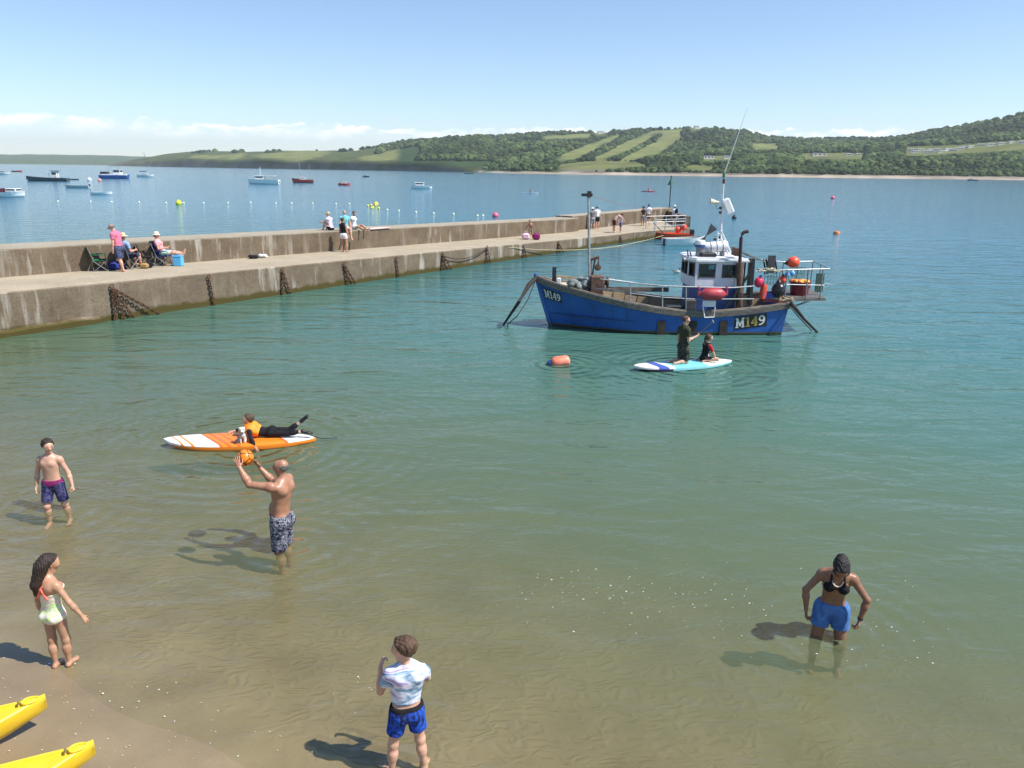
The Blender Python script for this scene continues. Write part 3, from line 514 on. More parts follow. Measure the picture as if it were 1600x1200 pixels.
# --- hull: stations along X from the stem to the transom; near side is -Y
XS0, XS1 = at(838, 432, BY)[0], at(1233, 474, 24.95)[0]
XW0, XW1 = 1.42, 8.95
def hb(t): return 1.36 * min(1., (1 - (1 - min(t / .52, 1.)) ** 2.3)) * (1 - .13 * max(0, (t - .6) / .4) ** 2) + .015     # half beam at the rail
SHP = [(838, 432), (860, 441), (900, 453), (940, 463.5), (980, 472.5), (1020, 480), (1060, 485.5), (1090, 487.5), (1130, 486.5), (1180, 481.5), (1233, 473.5)]
SHX, SHZ = [], []
for px, py in SHP:
    Y = BY
    for _ in range(6): P = at(px, py, Y); t = (P[0] - XS0) / (XS1 - XS0); Y = BY - hb(max(t, 0))
    SHX.append(t); SHZ.append(P[2])
def sheer(t): return float(np.interp(t, SHX, SHZ))
def hull_pt(t, w, side):
    """t along, w 0 keel line .. 1 rail"""
    zs = sheer(t); z = -.45 + (zs + .45) * w; xt = XS0 + (XS1 - XS0) * t; xb = XW0 - .1 + (XW1 - .05 - XW0 + .1) * t
    k = (z + .0) / (zs + 1e-6); x = xb + (xt - xb) * max(k, -.25)
    full = hb(t); fw = full * (1 - .42 * (1 - min(1, t / .45)) ** 1.2) * .95; kk = np.clip(k, 0, 1); h = fw + (full - fw) * kk ** 1.3
    if z < 0: h = fw * (1 - .35 * (-z / .45) ** 1.5)
    if t < 1e-6: h = .015
    return np.array([x, BY + side * h, z])
TS = np.concatenate([np.linspace(0, .2, 14), np.linspace(.22, 1, 30)]); WS = np.linspace(0, 1, 16)
b = MB()
for side in (-1, 1): b.grid([[hull_pt(t, w, side) for w in WS] for t in TS], flip=side > 0)
b.grid([[hull_pt(1, w, -1 + 2 * i / 6) * np.array([1, 1, 1]) for w in WS] for i in range(7)], flip=False)   # transom
hull = b.build('hull', M_HULL, boat, smooth='auto')
b = MB()
for side in (-1, 1):                                    # inner bulwark lining
    b.grid([[hull_pt(t, w, side) + np.array([0, -side * .07, 0]) for w in np.linspace(.45, .985, 6)] for t in TS[1:]], flip=side < 0)
b.build('bulwark_lining', M_TAN, boat, smooth='auto')
DZ = .42
b = MB(); b.grid([[np.array([hull_pt(t, .6, -1)[0], BY + u * max(hb(t) - .08, .01), DZ + .25 * max(0, .25 - t)]) for u in np.linspace(-1, 1, 5)] for t in TS]); b.build('deck', M_WOODG, boat)
for side in (-1, 1):                                    # rail cap and rubbing strake
    P0 = []
    for t in TS: p = hull_pt(t, 1, side); P0.append([p + (0, side * .05, -.17), p + (0, side * .065, .0), p + (0, side * .05, .045), p + (0, -side * .11, .045), p + (0, -side * .11, -.02), p + (0, side * .012, -.185), p + (0, side * .05, -.17)])
    b = MB(); b.grid(P0, flip=side > 0); b.add(P0[-1], [tuple(range(6))]); b.build('gunwale', M_WOODG, boat)
b = MB(); q = [hull_pt(1, 1, -1), hull_pt(1, 1, 1)]; b.box((q[0] + q[1]) / 2 + (.0, 0, -.06), (.12, 2.45, .2)); b.build('transom_rail', M_WOODG, boat)
b = MB(); b.tube([hull_pt(0, 1, -1) * (1, 0, 1) + (-.04, BY, .10), hull_pt(0, .6, -1) * (1, 0, 1) + (-.03, BY, 0), hull_pt(0, .2, -1) * (1, 0, 1) + (-.02, BY, 0)], .06, 8); b.build('stem_post', M_HULL, boat)
# far bulwark boards seen inside
for i in range(9):
    t0 = .22 + i * .055; a, c = hull_pt(t0, .95, 1), hull_pt(t0 + .05, .95, 1); x, y, z = frame(c - a, (0, 0, 1)); MB().box((a + c) / 2 + (0, -.12, -.25), (.03, .46 + .05 * (i % 3), np.linalg.norm(c - a)), (x, y, z)).build('bulwark_board', M_TAN, hull)
MB().box(at(990, 452, BY + 1.22) + (0, 0, 0), (2.5, .06, .16)).build('bulwark_board', M_WOODG, hull)
# --- registration numbers laid on the hull
def hull_map(px0, py0, px1, py1, off):
    """u,v in 0..1 across a picture quad on the near side -> point on the planking"""
    def f(u, v, o=off):
        px, py = px0 + (px1[0] - px0) * u if isinstance(px1, tuple) else px0 + (px1 - px0) * u, None
        return None
    return f
def on_hull(px, py, off):
    Y = 24.9
    for _ in range(8):
        P = at(px, py, Y); t = np.clip((P[0] - XS0) / (XS1 - XS0), 0, 1)
        for _ in range(3):
            w = np.clip((P[2] + .45) / (sheer(t) + .45), 0, 1); t = np.clip(t + (P[0] - hull_pt(t, w, -1)[0]) / (XS1 - XS0), 0, 1)
        Y = hull_pt(t, w, -1)[1]
    P = at(px, py, Y - off); return P
GLY = {  # strokes as quads in a 10 x 14 cell
 'M': [[(0, 0), (4, 0), (4, 1.6), (0, 1.6)], [(8, 0), (12, 0), (12, 1.6), (8, 1.6)], [(1, 1), (3, 1), (3, 13), (1, 13)], [(9, 1), (11.2, 1), (11.2, 13), (9, 13)], [(0, 12.4), (3.6, 12.4), (3.6, 14), (0, 14)], [(8.6, 12.4), (12, 12.4), (12, 14), (8.6, 14)], [(3.4, 14), (1.2, 14), (5, 2), (7, 2)], [(8.8, 14), (11, 14), (7, 2), (5, 2)]],
 '1': [[(1, 0), (7, 0), (7, 1.6), (1, 1.6)], [(2.8, 1), (5.4, 1), (5.4, 14), (2.8, 14)], [(.8, 11), (2.8, 11.6), (2.8, 14), (.8, 12.4)]],
 '4': [[(5, 0), (7.6, 0), (7.6, 14), (5, 14)], [(0, 3.4), (9, 3.4), (9, 5.2), (0, 5.2)], [(0, 5.0), (2.2, 5.0), (7, 14), (5, 14)], [(4, 0), (8.6, 0), (8.6, 1.4), (4, 1.4)]],
 '9': []}
for k in range(16):
    a0, a1 = 2 * math.pi * k / 16, 2 * math.pi * (k + 1) / 16; GLY['9'].append([(4.5 + 4.4 * math.cos(a0), 9.6 + 4.4 * math.sin(a0)), (4.5 + 4.4 * math.cos(a1), 9.6 + 4.4 * math.sin(a1)), (4.5 + 1.9 * math.cos(a1), 9.6 + 2.4 * math.sin(a1)), (4.5 + 1.9 * math.cos(a0), 9.6 + 2.4 * math.sin(a0))])
for k in range(8):
    a0, a1 = -1.9 * k / 8 + .1, -1.9 * (k + 1) / 8 + .1; GLY['9'].append([(2.0 + 6.9 * math.cos(a0), 7.6 + 7.6 * math.sin(a0)), (2.0 + 6.9 * math.cos(a1), 7.6 + 7.6 * math.sin(a1)), (2.0 + 4.5 * math.cos(a1), 7.6 + 5.6 * math.sin(a1)), (2.0 + 4.5 * math.cos(a0), 7.6 + 5.6 * math.sin(a0))])
M_LET = mat('white_lettering', (.72, .72, .68), .5, .08, 6); M_GOLD = mat('yellowed_lettering', (.42, .30, .08), .5, .25, 6)
def letters(quad, txt, mats):
    (x0, y0), (x1, y1), (x2, y2), (x3, y3) = quad      # bottom left, bottom right, top right, top left (picture)
    cur = .04; tot = sum((12.6 if c == 'M' else 8.4 if c == '1' else 10.) for c in txt)
    for c, mt in zip(txt, mats):
        b = MB()
        for qd in GLY[c]:
            P = []
            for (gx, gy) in qd:
                u = cur + gx / tot * .93; v = .12 + .76 * gy / 14; px = (x0 * (1 - u) + x1 * u) * (1 - v) + (x3 * (1 - u) + x2 * u) * v; py = (y0 * (1 - u) + y1 * u) * (1 - v) + (y3 * (1 - u) + y2 * u) * v
                P.append((on_hull(px, py, .024), on_hull(px, py, .010)))
            a = P[1][0] - P[0][0]; cr = np.cross(P[1][0] - P[0][0], P[2][0] - P[0][0]); order = (0, 1, 2, 3) if cr[1] < 0 else (3, 2, 1, 0)
            b.add([p[0] for p in P] + [p[1] for p in P], [order] + [tuple(reversed(q)) if order[0] == 0 else q for q in [(0, 4, 5, 1), (1, 5, 6, 2), (2, 6, 7, 3), (3, 7, 4, 0)]])
        b.build('number_letter', mt, hull); cur += (12.6 if c == 'M' else 8.4 if c == '1' else 10.) / tot * .93
def plate(quad, m):
    (x0, y0), (x1, y1), (x2, y2), (x3, y3) = quad; G = []
    for i in range(9):
        u = i / 8; G.append([on_hull((x0 * (1 - u) + x1 * u) * (1 - v) + (x3 * (1 - u) + x2 * u) * v, (y0 * (1 - u) + y1 * u) * (1 - v) + (y3 * (1 - u) + y2 * u) * v, .008) for v in np.linspace(0, 1, 5)])
    MB().grid(G, flip=True).build('number_plate', m, hull)
Q1 = [(1147, 515.5), (1198, 509), (1198.5, 489), (1147.5, 495.5)]; plate(Q1, M_BLACK); letters(Q1, 'M149', (M_LET, M_GOLD, M_GOLD, M_LET))
Q2 = [(852, 466), (878, 474), (876, 459), (847.5, 449)]; plate(Q2, M_BLACK); letters(Q2, 'M149', (M_LET,) * 4)
# --- timber fender boards at the waterline
for px in (1033, 1082, 1130):
    a = on_hull(px, 503, .03); c = on_hull(px, 524, .03); MB().box((a + c) / 2, (.26, .07, abs(a[2] - c[2]) + .06)).build('fender_board', mat('tarred_fender_timber', (.03, .024, .018), .8, .4, 6), hull)
# --- wheelhouse
NY = 25.15                                              # near side of the wheelhouse
FY = BY + (BY - NY)
def wx(px, Y=NY): return at(px, 440, Y)[0]
X1, X2, X3 = wx(1086), wx(1163), wx(1073.5, 25.6)       # chamfer corner, aft edge, front edge
ZB, ZM, ZR = DZ, at(1120, 449, NY)[2], at(1120, 409, NY)[2]
plan = [(X1, NY), (X2, NY), (X2, FY), (X1, FY), (X3 - .02, BY + .5), (X3 - .02, BY - .5)]
ax = (np.array([1., 0, 0]), np.array([0, 1., 0]), np.array([0, 0, 1.]), np.zeros(3))
wh = MB().prism([(x + .10 * (x < X1 + .01), y) for x, y in plan], ax, ZB, ZM).build('wheelhouse_base', M_BLUE, boat)
ZW0, ZW1 = at(1100, 434, NY)[2], at(1100, 412.5, NY)[2]
b = MB()
def wall(p, q, z0, z1, holes, th=.05):
    """wall from p to q with openings [(u0,u1,v0,v1) metres]"""
    p, q = np.array(p), np.array(q); d = unit(np.append(q - p, 0)); L_ = np.linalg.norm(q - p); n = np.array([d[1], -d[0], 0]); o = np.array([p[0], p[1], 0])
    us = sorted({0., L_, *[h[0] for h in holes], *[h[1] for h in holes]}); vs = sorted({z0, z1, *[h[2] for h in holes], *[h[3] for h in holes]})
    for i in range(len(us) - 1):
        for j in range(len(vs) - 1):
            um, vm = (us[i] + us[i + 1]) / 2, (vs[j] + vs[j + 1]) / 2
            if any(h[0] < um < h[1] and h[2] < vm < h[3] for h in holes): continue
            c = o + d * um - n * th / 2; c[2] = vm; b.box(c, (us[i + 1] - us[i], th, vs[j + 1] - vs[j]), (d, -n, np.array([0, 0, 1.])))
    return o, d, n
PANES = []
def side(p, q, holes):
    o, d, n = wall(p, q, ZM + .002, ZR, holes)
    for h in holes: PANES.append((o, d, n, h))
u = lambda px: wx(px) - X1
side((X1, NY), (X2, NY), [(u(1090.5), u(1116.5), ZW0, ZW1), (u(1127), u(1150), ZW0 + .01, ZW1 - .02)])
side((X3, BY - .5), (X1, NY), [(.07, math.hypot(X1 - X3, BY - .5 - NY) - .06, ZW0 + .03, ZW1 + .02)])
side((X3, BY + .5), (X3, BY - .5), [(.06, .47, ZW0 + .03, ZW1 + .02), (.53, .94, ZW0 + .03, ZW1 + .02)])
side((X1, FY), (X3, BY + .5), [(.07, math.hypot(X1 - X3, BY - .5 - NY) - .06, ZW0 + .03, ZW1 + .02)])
side((X2, FY), (X1, FY), [(X2 - wx(1150), X2 - wx(1127), ZW0, ZW1), (X2 - wx(1116), X2 - wx(1090), ZW0, ZW1)])
side((X2, NY), (X2, FY), [(.25, .6, ZM + .0021, ZW1), (1.1, 1.65, ZW0, ZW1)])
cab = b.build('wheelhouse', M_LAV, boat)
for o, d, n, h in PANES:
    if h[2] < ZM + .01: continue
    c = o + d * (h[0] + h[1]) / 2 - n * .035; c[2] = (h[2] + h[3]) / 2; w_, h_ = h[1] - h[0], h[3] - h[2]; axs = (d, -n, np.array([0, 0, 1.]))
    MB().box(c, (w_ + .01, .008, h_ + .01), axs).build('window_pane', M_GLASS, cab)
    b = MB()
    for s_ in (-1, 1): b.box(c + d * s_ * (w_ / 2 - .012) + n * .033, (.035, .03, h_ + .03), axs); b.box(c + np.array([0, 0, s_ * (h_ / 2 - .012)]) + n * .0335, (w_ - .03, .03, .035), axs)
    b.build('window_seal', M_DGREY, cab)
rp = [(x + (.10 if x > X1 + .3 else -.09 if x < X1 - .01 else -.02), y + (.09 if y > BY else -.09)) for x, y in plan]
roof = MB().prism(rp, ax, ZR + .002, ZR + .06).prism([(x * .97 + .03 * (X1 + X2) / 2, BY + (y - BY) * .93) for x, y in rp], ax, ZR + .0605, ZR + .115).build('wheelhouse_roof', M_WHITE, boat)
MB().box(((X1 + X2) / 2 - .1, BY + .3, ZM + .02), (.5, .9, .35), bev=.04).build('helm_console', M_DGREY, cab)
MB().box((X2 - .35, BY - .3, ZM + .12), (.3, .25, .5), bev=.08).build('oilskin', M_ORANGE, cab)
MB().box((X2 - .30, BY + .2, ZM - .0), (.35, .5, .3), bev=.05).build('helm_seat', M_BLUE, cab)
RZ = ZR + .117
def onroof(px, Y=BY): return np.array([wx(px, Y), Y, RZ])
p = onroof(1089.5, 25.7)
MB().lathe([(.13, 0), (.125, .28), (.13, .3)], p, n=14).build('radar_pedestal', M_GREY, roof); MB().lathe([(.165, .3), (.17, .36), (.172, .385)], p, n=18).build('radar_band', M_BLUE, roof); MB().lathe([(.172, .386), (.175, .46), (.14, .52), (.02, .54)], p, n=18).build('radar_dome', M_WHITE, roof, smooth='auto')
a, c = onroof(1096, 25.9) + (0, 0, .26), onroof(1130, 25.9) + (0, 0, .33)
b = MB().lathe([(.05, -.01), (.15, 0), (.175, .05), (.175, .72), (.15, .77), (.05, .78)], a, c - a, 16); b.build('liferaft_canister', M_WHITE, roof, smooth='auto')
for k in (.18, .38, .58): MB().lathe([(.178, k), (.183, k + .005), (.183, k + .03), (.178, k + .035)], a, c - a, 16).build('canister_strap', M_GREY, roof)
[MB().box(onroof(px, 25.9) + (0, 0, .07), (.06, .34, .14)).build('canister_cradle', M_GREY, roof) for px in (1101, 1125)]
MB().box(onroof(1103, 25.5) + (0, 0, .075), (.52, .28, .13), bev=.03).build('roof_locker', M_BLACK, roof)
MB().box(onroof(1101, 25.4) + (0, 0, .012), (.6, .06, .024)).build('roof_bar', M_GREY, roof)
for px, dz in ((1070.5, .22), (1075, .16)): MB().tube([onroof(px + 2, 25.5) + (0, 0, .0), onroof(px, 25.5) + (0, 0, dz)], .022, 6).build('roof_bracket', M_DARK, roof)
MB().lathe([(.03, 0), (.075, .04), (.07, .11), (.02, .14)], onroof(1069, 25.35) + (0, 0, -.08), (-1, -.4, 0), 12).build('searchlight', M_GREY, roof)
# folded black day-shape: two triangular vanes on a thin staff
a = at(1085, 384, 25.8); k = at(1103, 368.5, 25.8); c = at(1119, 354, 25.8)
pl = lambda px, py: at(px, py, 25.8)
for tri in ([pl(1083, 381), pl(1098, 388), pl(1103.5, 368)], [pl(1103, 369), pl(1111, 349), pl(1120.5, 358.5)]):
    b = MB(); n = np.array([0, .015, 0]); b.add([q - n for q in tri] + [q + n for q in tri], [(0, 1, 2), (5, 4, 3), (0, 3, 4, 1), (1, 4, 5, 2), (2, 5, 3, 0)]); b.build('day_shape_vane', M_DGREY, roof)
MB().tube([a, k, c], .012, 6).build('day_shape_staff', M_GREY, roof)
# mast
mx0, mx1 = at(1126, 398, BY), at(1131.5, 272, BY)
mast = MB().tube([mx0, at(1127, 345, BY), mx1], [.045, .035, .025], 8).build('mast', M_WHITE, boat)
for px in (1143, 1138): MB().tube([at(1126.5, 360 if px > 1140 else 372, BY - .05), at(px, 397, BY + (.25 if px > 1140 else -.3))], .026, 6).build('mast_stay', M_WHITE, mast)
b = MB(); [b.tube([at(1121.5, y, BY - .1), at(1127, y, BY)], .013, 5) for y in (365, 374, 383)]; b.tube([at(1121.5, 362, BY - .1), at(1121.5, 397, BY - .1)], .018, 6); b.build('mast_ladder', M_WHITE, mast)
for py, m_, r_ in ((274, mat('green_lamp', (.0, .16, .1), .3), .045), (283, mat('dark_red_lamp', (.10, .01, .03), .3), .042)): MB().lathe([(.03, -.08), (r_, -.07), (r_, .07), (.03, .08)], at(1131, py, BY), n=12).build('mast_lamp', m_, mast)
MB().tube([mx1, at(1150, 220, BY), at(1168, 168, BY)], [.014, .011, .007], 6).build('whip_antenna', M_WHITE, mast)
a, c = at(1132.5, 311, BY), at(1142, 334, BY); x, y, z = frame(c - a, (0, 1, 0))
MB().box((a + c) / 2, (.26, .2, np.linalg.norm(c - a)), (x, y, z), bev=.04).build('radar_reflector', M_WHITE, mast)
MB().tube([at(1131, 300, BY), at(1133, 308, BY)], .006, 5).build('reflector_line', M_DARK, mast)
a = at(1123, 316.5, BY); c = at(1110.5, 315, BY); MB().lathe([(.045, 0), (.05, .08), (.085, .2), (.1, .28), (.085, .281)], a, c - a, 14).build('loudhailer', mat('cream_plastic', (.6, .54, .42), .5), mast); MB().tube([at(1118, 319, BY), at(1121, 326, BY), at(1126, 326, BY)], .012, 6).build('hailer_bracket', M_GREY, mast)
[MB().lathe([(.02, -.04), (.05, -.03), (.05, .03), (.02, .04)], at(px, py, BY), n=10).build('mast_fitting', M_DARK, mast) for px, py in ((1125.5, 332), (1126, 325), (1123.5, 371), (1117, 374))]
# exhaust stack
E0 = 24.98
ex = MB().tube([at(1155, 495, E0), at(1156, 410, E0)], .105, 10).build('exhaust_guard', M_BROWN, boat, smooth='auto')
MB().tube([at(1155.5, 420, E0), at(1158, 372, E0), at(1159.5, 365.5, E0), at(1163, 362.5, E0), at(1169, 361.5, E0)], [.055, .055, .055, .055, .06], 10).build('exhaust_pipe', mat('dark_rust_pipe', (.05, .022, .022), .7, .3, 9), boat, smooth='auto')
# gantry
b = MB(); x, y, z = frame(at(1177, 404, 24.95) - at(1172, 476, 24.95), (0, 1, 0)); b.box((at(1177, 404, 24.95) + at(1172, 476, 24.95)) / 2, (.1, .1, np.linalg.norm(at(1177, 404, 24.95) - at(1172, 476, 24.95))), (x, y, z)); b.build('gantry_post', M_BLACK, boat)
b = MB(); p0, p1 = at(1176, 421, 24.92), at(1133, 481, 24.92); x, y, z = frame(p1 - p0, (0, 1, 0)); b.box((p0 + p1) / 2, (.07, .06, np.linalg.norm(p1 - p0)), (x, y, z)); b.build('gantry_brace', M_BLACK, boat)
b = MB(); x, y, z = frame(at(1177, 404, 27.2) - at(1172, 476, 27.2), (0, 1, 0)); b.box((at(1172, 404, 27.2) + at(1168, 470, 27.2)) / 2, (.1, .1, 1.5), (x, y, z)); b.build('gantry_post', M_BLACK, boat)
MB().box((wx(1166, BY), BY, at(1166, 399, BY)[2]), (.62, 1.7, .045), (unit([.9, 0, -.35]), np.array([0, 1., 0]), unit([.35, 0, .9]))).build('awning_board', mat('grey_ply', (.24, .22, .2), .8, .2, 4), boat)
MB().box(at(1148.5, 393, 25.4), (.1, .5, .25)).build('awning_bracket', M_BROWN, boat)
# red fender lashed to the rail
a, c = at(1094, 459.5, 24.62), at(1134, 459.5, 24.62); L_ = np.linalg.norm(c - a)
fen = MB().lathe([(.03, -.02), (.10, .05), (.185, .16), (.2, .3), (.2, L_ - .3), (.185, L_ - .16), (.10, L_ - .05), (.03, L_ + .02)], a, c - a, 18).build('fender', M_RED, boat, smooth='auto')
for px in (1092, 1135.5): MB().box(at(px, 458, 24.62), (.07, .07, .16), bev=.02).box(at(px, 450.5, 24.62), (.1, .08, .12), bev=.03).build('fender_eye', M_RED, fen)
# boarding ladder
b = MB(); P = [at(1098.5, 480, 24.6), at(1101, 496, 24.55), at(1115.5, 495.5, 24.55), at(1117.5, 480, 24.6)]; b.tube(P, .022, 6); b.build('boarding_ladder', M_WHITE, boat)
MB().box(at(1108, 474.5, 24.66), (.42, .03, .2)).build('ladder_board', M_WHITE, boat)
# side rails
def R3(pts, r, name, m=M_GALV): return MB().tube(pts, r, 6).build(name, m, boat)
NYR = lambda px: BY - hb(np.clip((at(px, 470, 24.9)[0] - XS0) / (XS1 - XS0), 0, 1)) + .03
rl = lambda px, py: at(px, py, NYR(px))
R3([rl(938, 436), rl(985, 441.5), rl(1035, 446.5), rl(1090, 448.5), rl(1145, 449.5), rl(1178, 447)], .022, 'rail'); R3([rl(930, 450), rl(985, 458), rl(1035, 464.5), rl(1090, 467.5), rl(1178, 467)], .016, 'rail')
for px, y0, y1 in ((985, 441.5, 473), (1035, 446.5, 482), (1072, 448, 486)): R3([rl(px, y0), rl(px, y1)], .022, 'rail_post')
FYR = lambda px: 2 * BY - NYR(px)
R3([at(950, 436, FYR(950)), at(1030, 447, FYR(1030))], .02, 'rail')
# foredeck: mast pole with lamps, hauler, davit
fp = MB().tube([at(921, 462, 25.7), at(921, 432, 25.7), at(919.5, 308, 25.7)], [.05, .045, .04], 8).build('lamp_pole', M_GALV, boat)
MB().box(at(917, 304.5, 25.7), (.36, .1, .09)).box(at(920.5, 303.5, 25.7), (.13, .14, .2)).build('pole_lamp', M_DARK, fp)
MB().box(at(932, 447, 25.55) + (0, 0, .02), (.42, .5, .66), bev=.02).build('net_hauler', M_BROWN, boat)
MB().lathe([(.2, 0), (.2, .05), (.1, .07), (.1, .12), (.2, .14), (.2, .19)], at(941.5, 441, 25.6), (1, 0, 0), 16).build('hauler_drum', M_BROWN, boat)
dv = MB().tube([at(922, 436, 25.75), at(922, 405, 25.75)], .05, 8).tube([at(922, 406, 25.75), at(936, 401.5, 25.7)], .045, 8).tube([at(925, 432, 25.75), at(930, 404, 25.72)], .03, 6).build('davit', M_BROWN, boat)
MB().tube([at(935.5, 402, 25.7), at(935, 412, 25.7)], .018, 5).box(at(934.7, 413, 25.7), (.06, .06, .12)).lathe([(.05, -.03), (.11, -.02), (.11, .02), (.05, .03)], at(934, 418, 25.7) - (0, .0, 0), (0, 1, 0), 12).build('hauling_block', M_BROWN, dv)
MB().box(at(866, 424, BY) + (0, 0, -.1), (.13, .13, .5)).build('bow_bitt', M_DGREY, boat)
MB().box(at(890, 434.5, BY + .75), (1.1, .06, .1), (unit([1, .12, -.12]), np.array([0, 1., 0]), np.array([0, 0, 1.]))).build('bow_board', M_TAN, boat)
MB().box(at(874, 440, BY + .2) + (0, 0, -.1), (.5, .9, .06)).build('foredeck_locker', mat('cream_paint', (.55, .48, .34), .6), boat)
MB().box(at(873, 441, BY - .25), (.14, .12, .3), bev=.02).build('foredeck_tub', M_WHITE, boat)
MB().box(at(1077, 477, 25.25), (.34, .5, .42), bev=.02).build('deck_box', M_DGREY, boat); MB().box(at(1054, 480, 25.2), (.6, .3, .12), bev=.02).build('hatch', M_BLACK, boat)
for i, (px, w_) in enumerate(((1153, .2), (1162, .17), (1170, .17))): MB().box(at(px, 470.5, 25.12), (w_, .03, .4)).build('side_board', (mat('cream_board', (.5, .44, .33), .7), M_TAN, M_WOODG)[i], boat)
# stern platform with rails
P0 = [at(1226, 464, 25.05), at(1291, 463.5, 25.3), at(1266, 447.5, 27.6), at(1220, 452, 27.3)]
zp = 1.18; P0 = [np.array([q[0], q[1], zp]) for q in P0]
b = MB(); b.add([q for q in P0] + [q - (0, 0, .08) for q in P0], [(0, 1, 2, 3), (7, 6, 5, 4), (0, 4, 5, 1), (1, 5, 6, 2), (2, 6, 7, 3), (3, 7, 4, 0)]); plat = b.build('stern_platform', mat('grating_steel', (.12, .115, .11), .7, .3, 30, .6), boat)
def SR(pts, r=.02, name='platform_rail', m=M_GALV): return MB().tube(pts, r, 6).build(name, m, plat)
A1, A2, A3, A4 = P0; up = lambda q, h: q + np.array([0, 0, h])
hN = at(1234, 421.5, 25.05)[2] - zp; hF = hN
S0 = at(1180, 424, 25.0); S0f = at(1178, 405, 27.3)
SR([S0, up(A1, hN), up(A2, hN + .02)]); SR([up(A2, hN + .02), up(A3, hF)]); SR([S0f, up(A4, hF), up(A3, hF)]); SR([up(A1, hN * .5), up(A2, hN * .45)], .014)
for q in (A1, lerp(A1, A2, .5), lerp(A1, A2, .85), A3, A4, lerp(A3, A4, .5), lerp(A2, A3, .5)): SR([q, up(q, hN)], .022, 'platform_post', M_GREY)
MB().box(lerp(A2, A3, .3) + (-.1, 0, .42), (.26, .05, .62)).build('green_panel', mat('green_net_panel', (.05, .10, .08), .8, .3, 20), plat)
b = MB(); q = lerp(A1, A2, .93); b.tube([up(q, .5), up(q, .5) + (.28, -.05, -.06), up(q, .42) + (0, -.02, -.12)], .018, 6); b.build('platform_hook', M_GALV, plat)
MB().box(at(1205, 413, 27.2), (.26, .06, .62)).build('stern_board', M_DGREY, boat)
b = MB(); [b.tube([at(px, 405, 27.25), at(px + 3, 424, 27.25), at(px + 1, 428, 27.2)], .03, 6) for px in (1193, 1197, 1211)]; b.build('hung_hose', M_BLACK, boat)
b = MB(); b.tube([at(1226, 466, 25.1), np.array([A1[0] - .2, A1[1], .9])], .03, 6); b.tube([lerp(A1, A2, .6) - (0, 0, .08), np.array([XS1 - .1, 25.3, .75])], .03, 6); b.build('platform_strut', M_GREY, plat)
# --- gear standing on the boat: things of their own
def tub(px, py, Y, r, h, m, label):
    p = at(px, py, Y); p[2] = zp + .002; o = MB().lathe([(r * .82, 0), (r * .86, .02), (r, h), (r + .025, h), (r + .025, h + .04), (r - .02, h + .04), (r * .84, .05), (.01, .05)], p, n=24).build('fish_tub', m, smooth='auto'); return tag(o, label, 'tub'), p
tb, p = tub(1249, 452, 26.0, .33, .42, mat('dark_red_plastic', (.20, .025, .03), .35, .15, 3), 'dark red plastic tub full of floats on the stern platform')
b = MB(); rr = np.random.default_rng(3)
for i in range(7): b.ell(p + (rr.uniform(-.2, .2), rr.uniform(-.2, .2), .42 + rr.uniform(0, .06)), (.14, .12, .07), frame((rr.uniform(-.3, .3), rr.uniform(-.3, .3), 1)), 10)
b.build('oilskin_heap', mat('orange_yellow_oilskin', (.75, .16, .03), .5, .3, 5, col2=(.72, .40, .03)), smooth=True, label='crumpled orange and yellow oilskins heaped in the red tub', cat='clothing')
def buoy(name, px, py, Y, r, m, label, ax_=(0, 0, 1), cap=M_BLUE, cat='buoy', sc=1.12):
    p = at(px, py, Y); a = unit(ax_); o = MB().lathe([(r * math.sin(t) * (1 if t < 2.2 else .98), -r * sc * math.cos(t)) for t in np.linspace(.08, 2.75, 14)], p, a, 20).build(name, m, smooth='auto', org=p)
    MB().lathe([(r * .40, r * sc * .93), (r * .34, r * sc * 1.12), (r * .16, r * sc * 1.3), (r * .14, r * sc * 1.42), (.01, r * sc * 1.43)], p, a, 12).build('buoy_neck', cap, o, smooth='auto')
    return tag(o, label, cat)
M_BUOYO = mat('orange_red_vinyl_buoy', (.80, .085, .035), .38, .08, 3)
buoy('buoy', 1239.5, 409.5, 25.3, .185, M_BUOYO, 'large orange buoy tied on top of the stern rail', (-1, 0, -.15), M_BLACK)
buoy('buoy', 1186, 441, 25.0, .155, mat('pink_red_vinyl_buoy', (.72, .03, .09), .4, .1, 3), 'pinkish red buoy hanging beside the black gantry post', (.2, 0, 1))
buoy('buoy', 1222.5, 437.5, 25.35, .125, M_BUOYO, 'orange buoy with dark neck hanging upside down in front of the red tub', (.1, 0, 1), M_BLACK)
buoy('buoy', 1216.5, 453, 24.95, .225, mat('black_vinyl_buoy', (.012, .012, .016), .28, .1, 3), 'large shiny black buoy on the stern quarter', (0, .2, 1), M_BLACK)
for i, (px, py, c) in enumerate(((1230, 429.5, 'pale blue float hung on the stern rail beside the post'), (1238, 427, 'pale blue float resting above the red tub'))): buoy('float', px, py, 25.5, .08, mat('pale_blue_float', (.16, .40, .75), .45), c, (0, 0, 1), M_WHITE, 'float')
for px, py, s_, m_, lb in ((1201, 461, (.42, .3, .2), mat('blue_plastic_crate', (.03, .07, .35), .45), 'small blue plastic crate beside the black buoy'), (1208, 468.5, (.75, .3, .1), mat('dark_red_tray', (.22, .02, .02), .5), 'low dark red tray along the stern rail')):
    c = at(px, py, 25.1); b = MB(); w, d_, h = s_
    b.box(c - (0, 0, h / 2 - .015), (w, d_, .03)); [b.box(c + (sx * (w / 2 - .015), 0, .016), (.03, d_, h - .03)) for sx in (-1, 1)]; [b.box(c + (0, sy * (d_ / 2 - .015), .016), (w - .06, .03, h - .03)) for sy in (-1, 1)]
    b.build('crate', m_, label=lb, cat='crate')
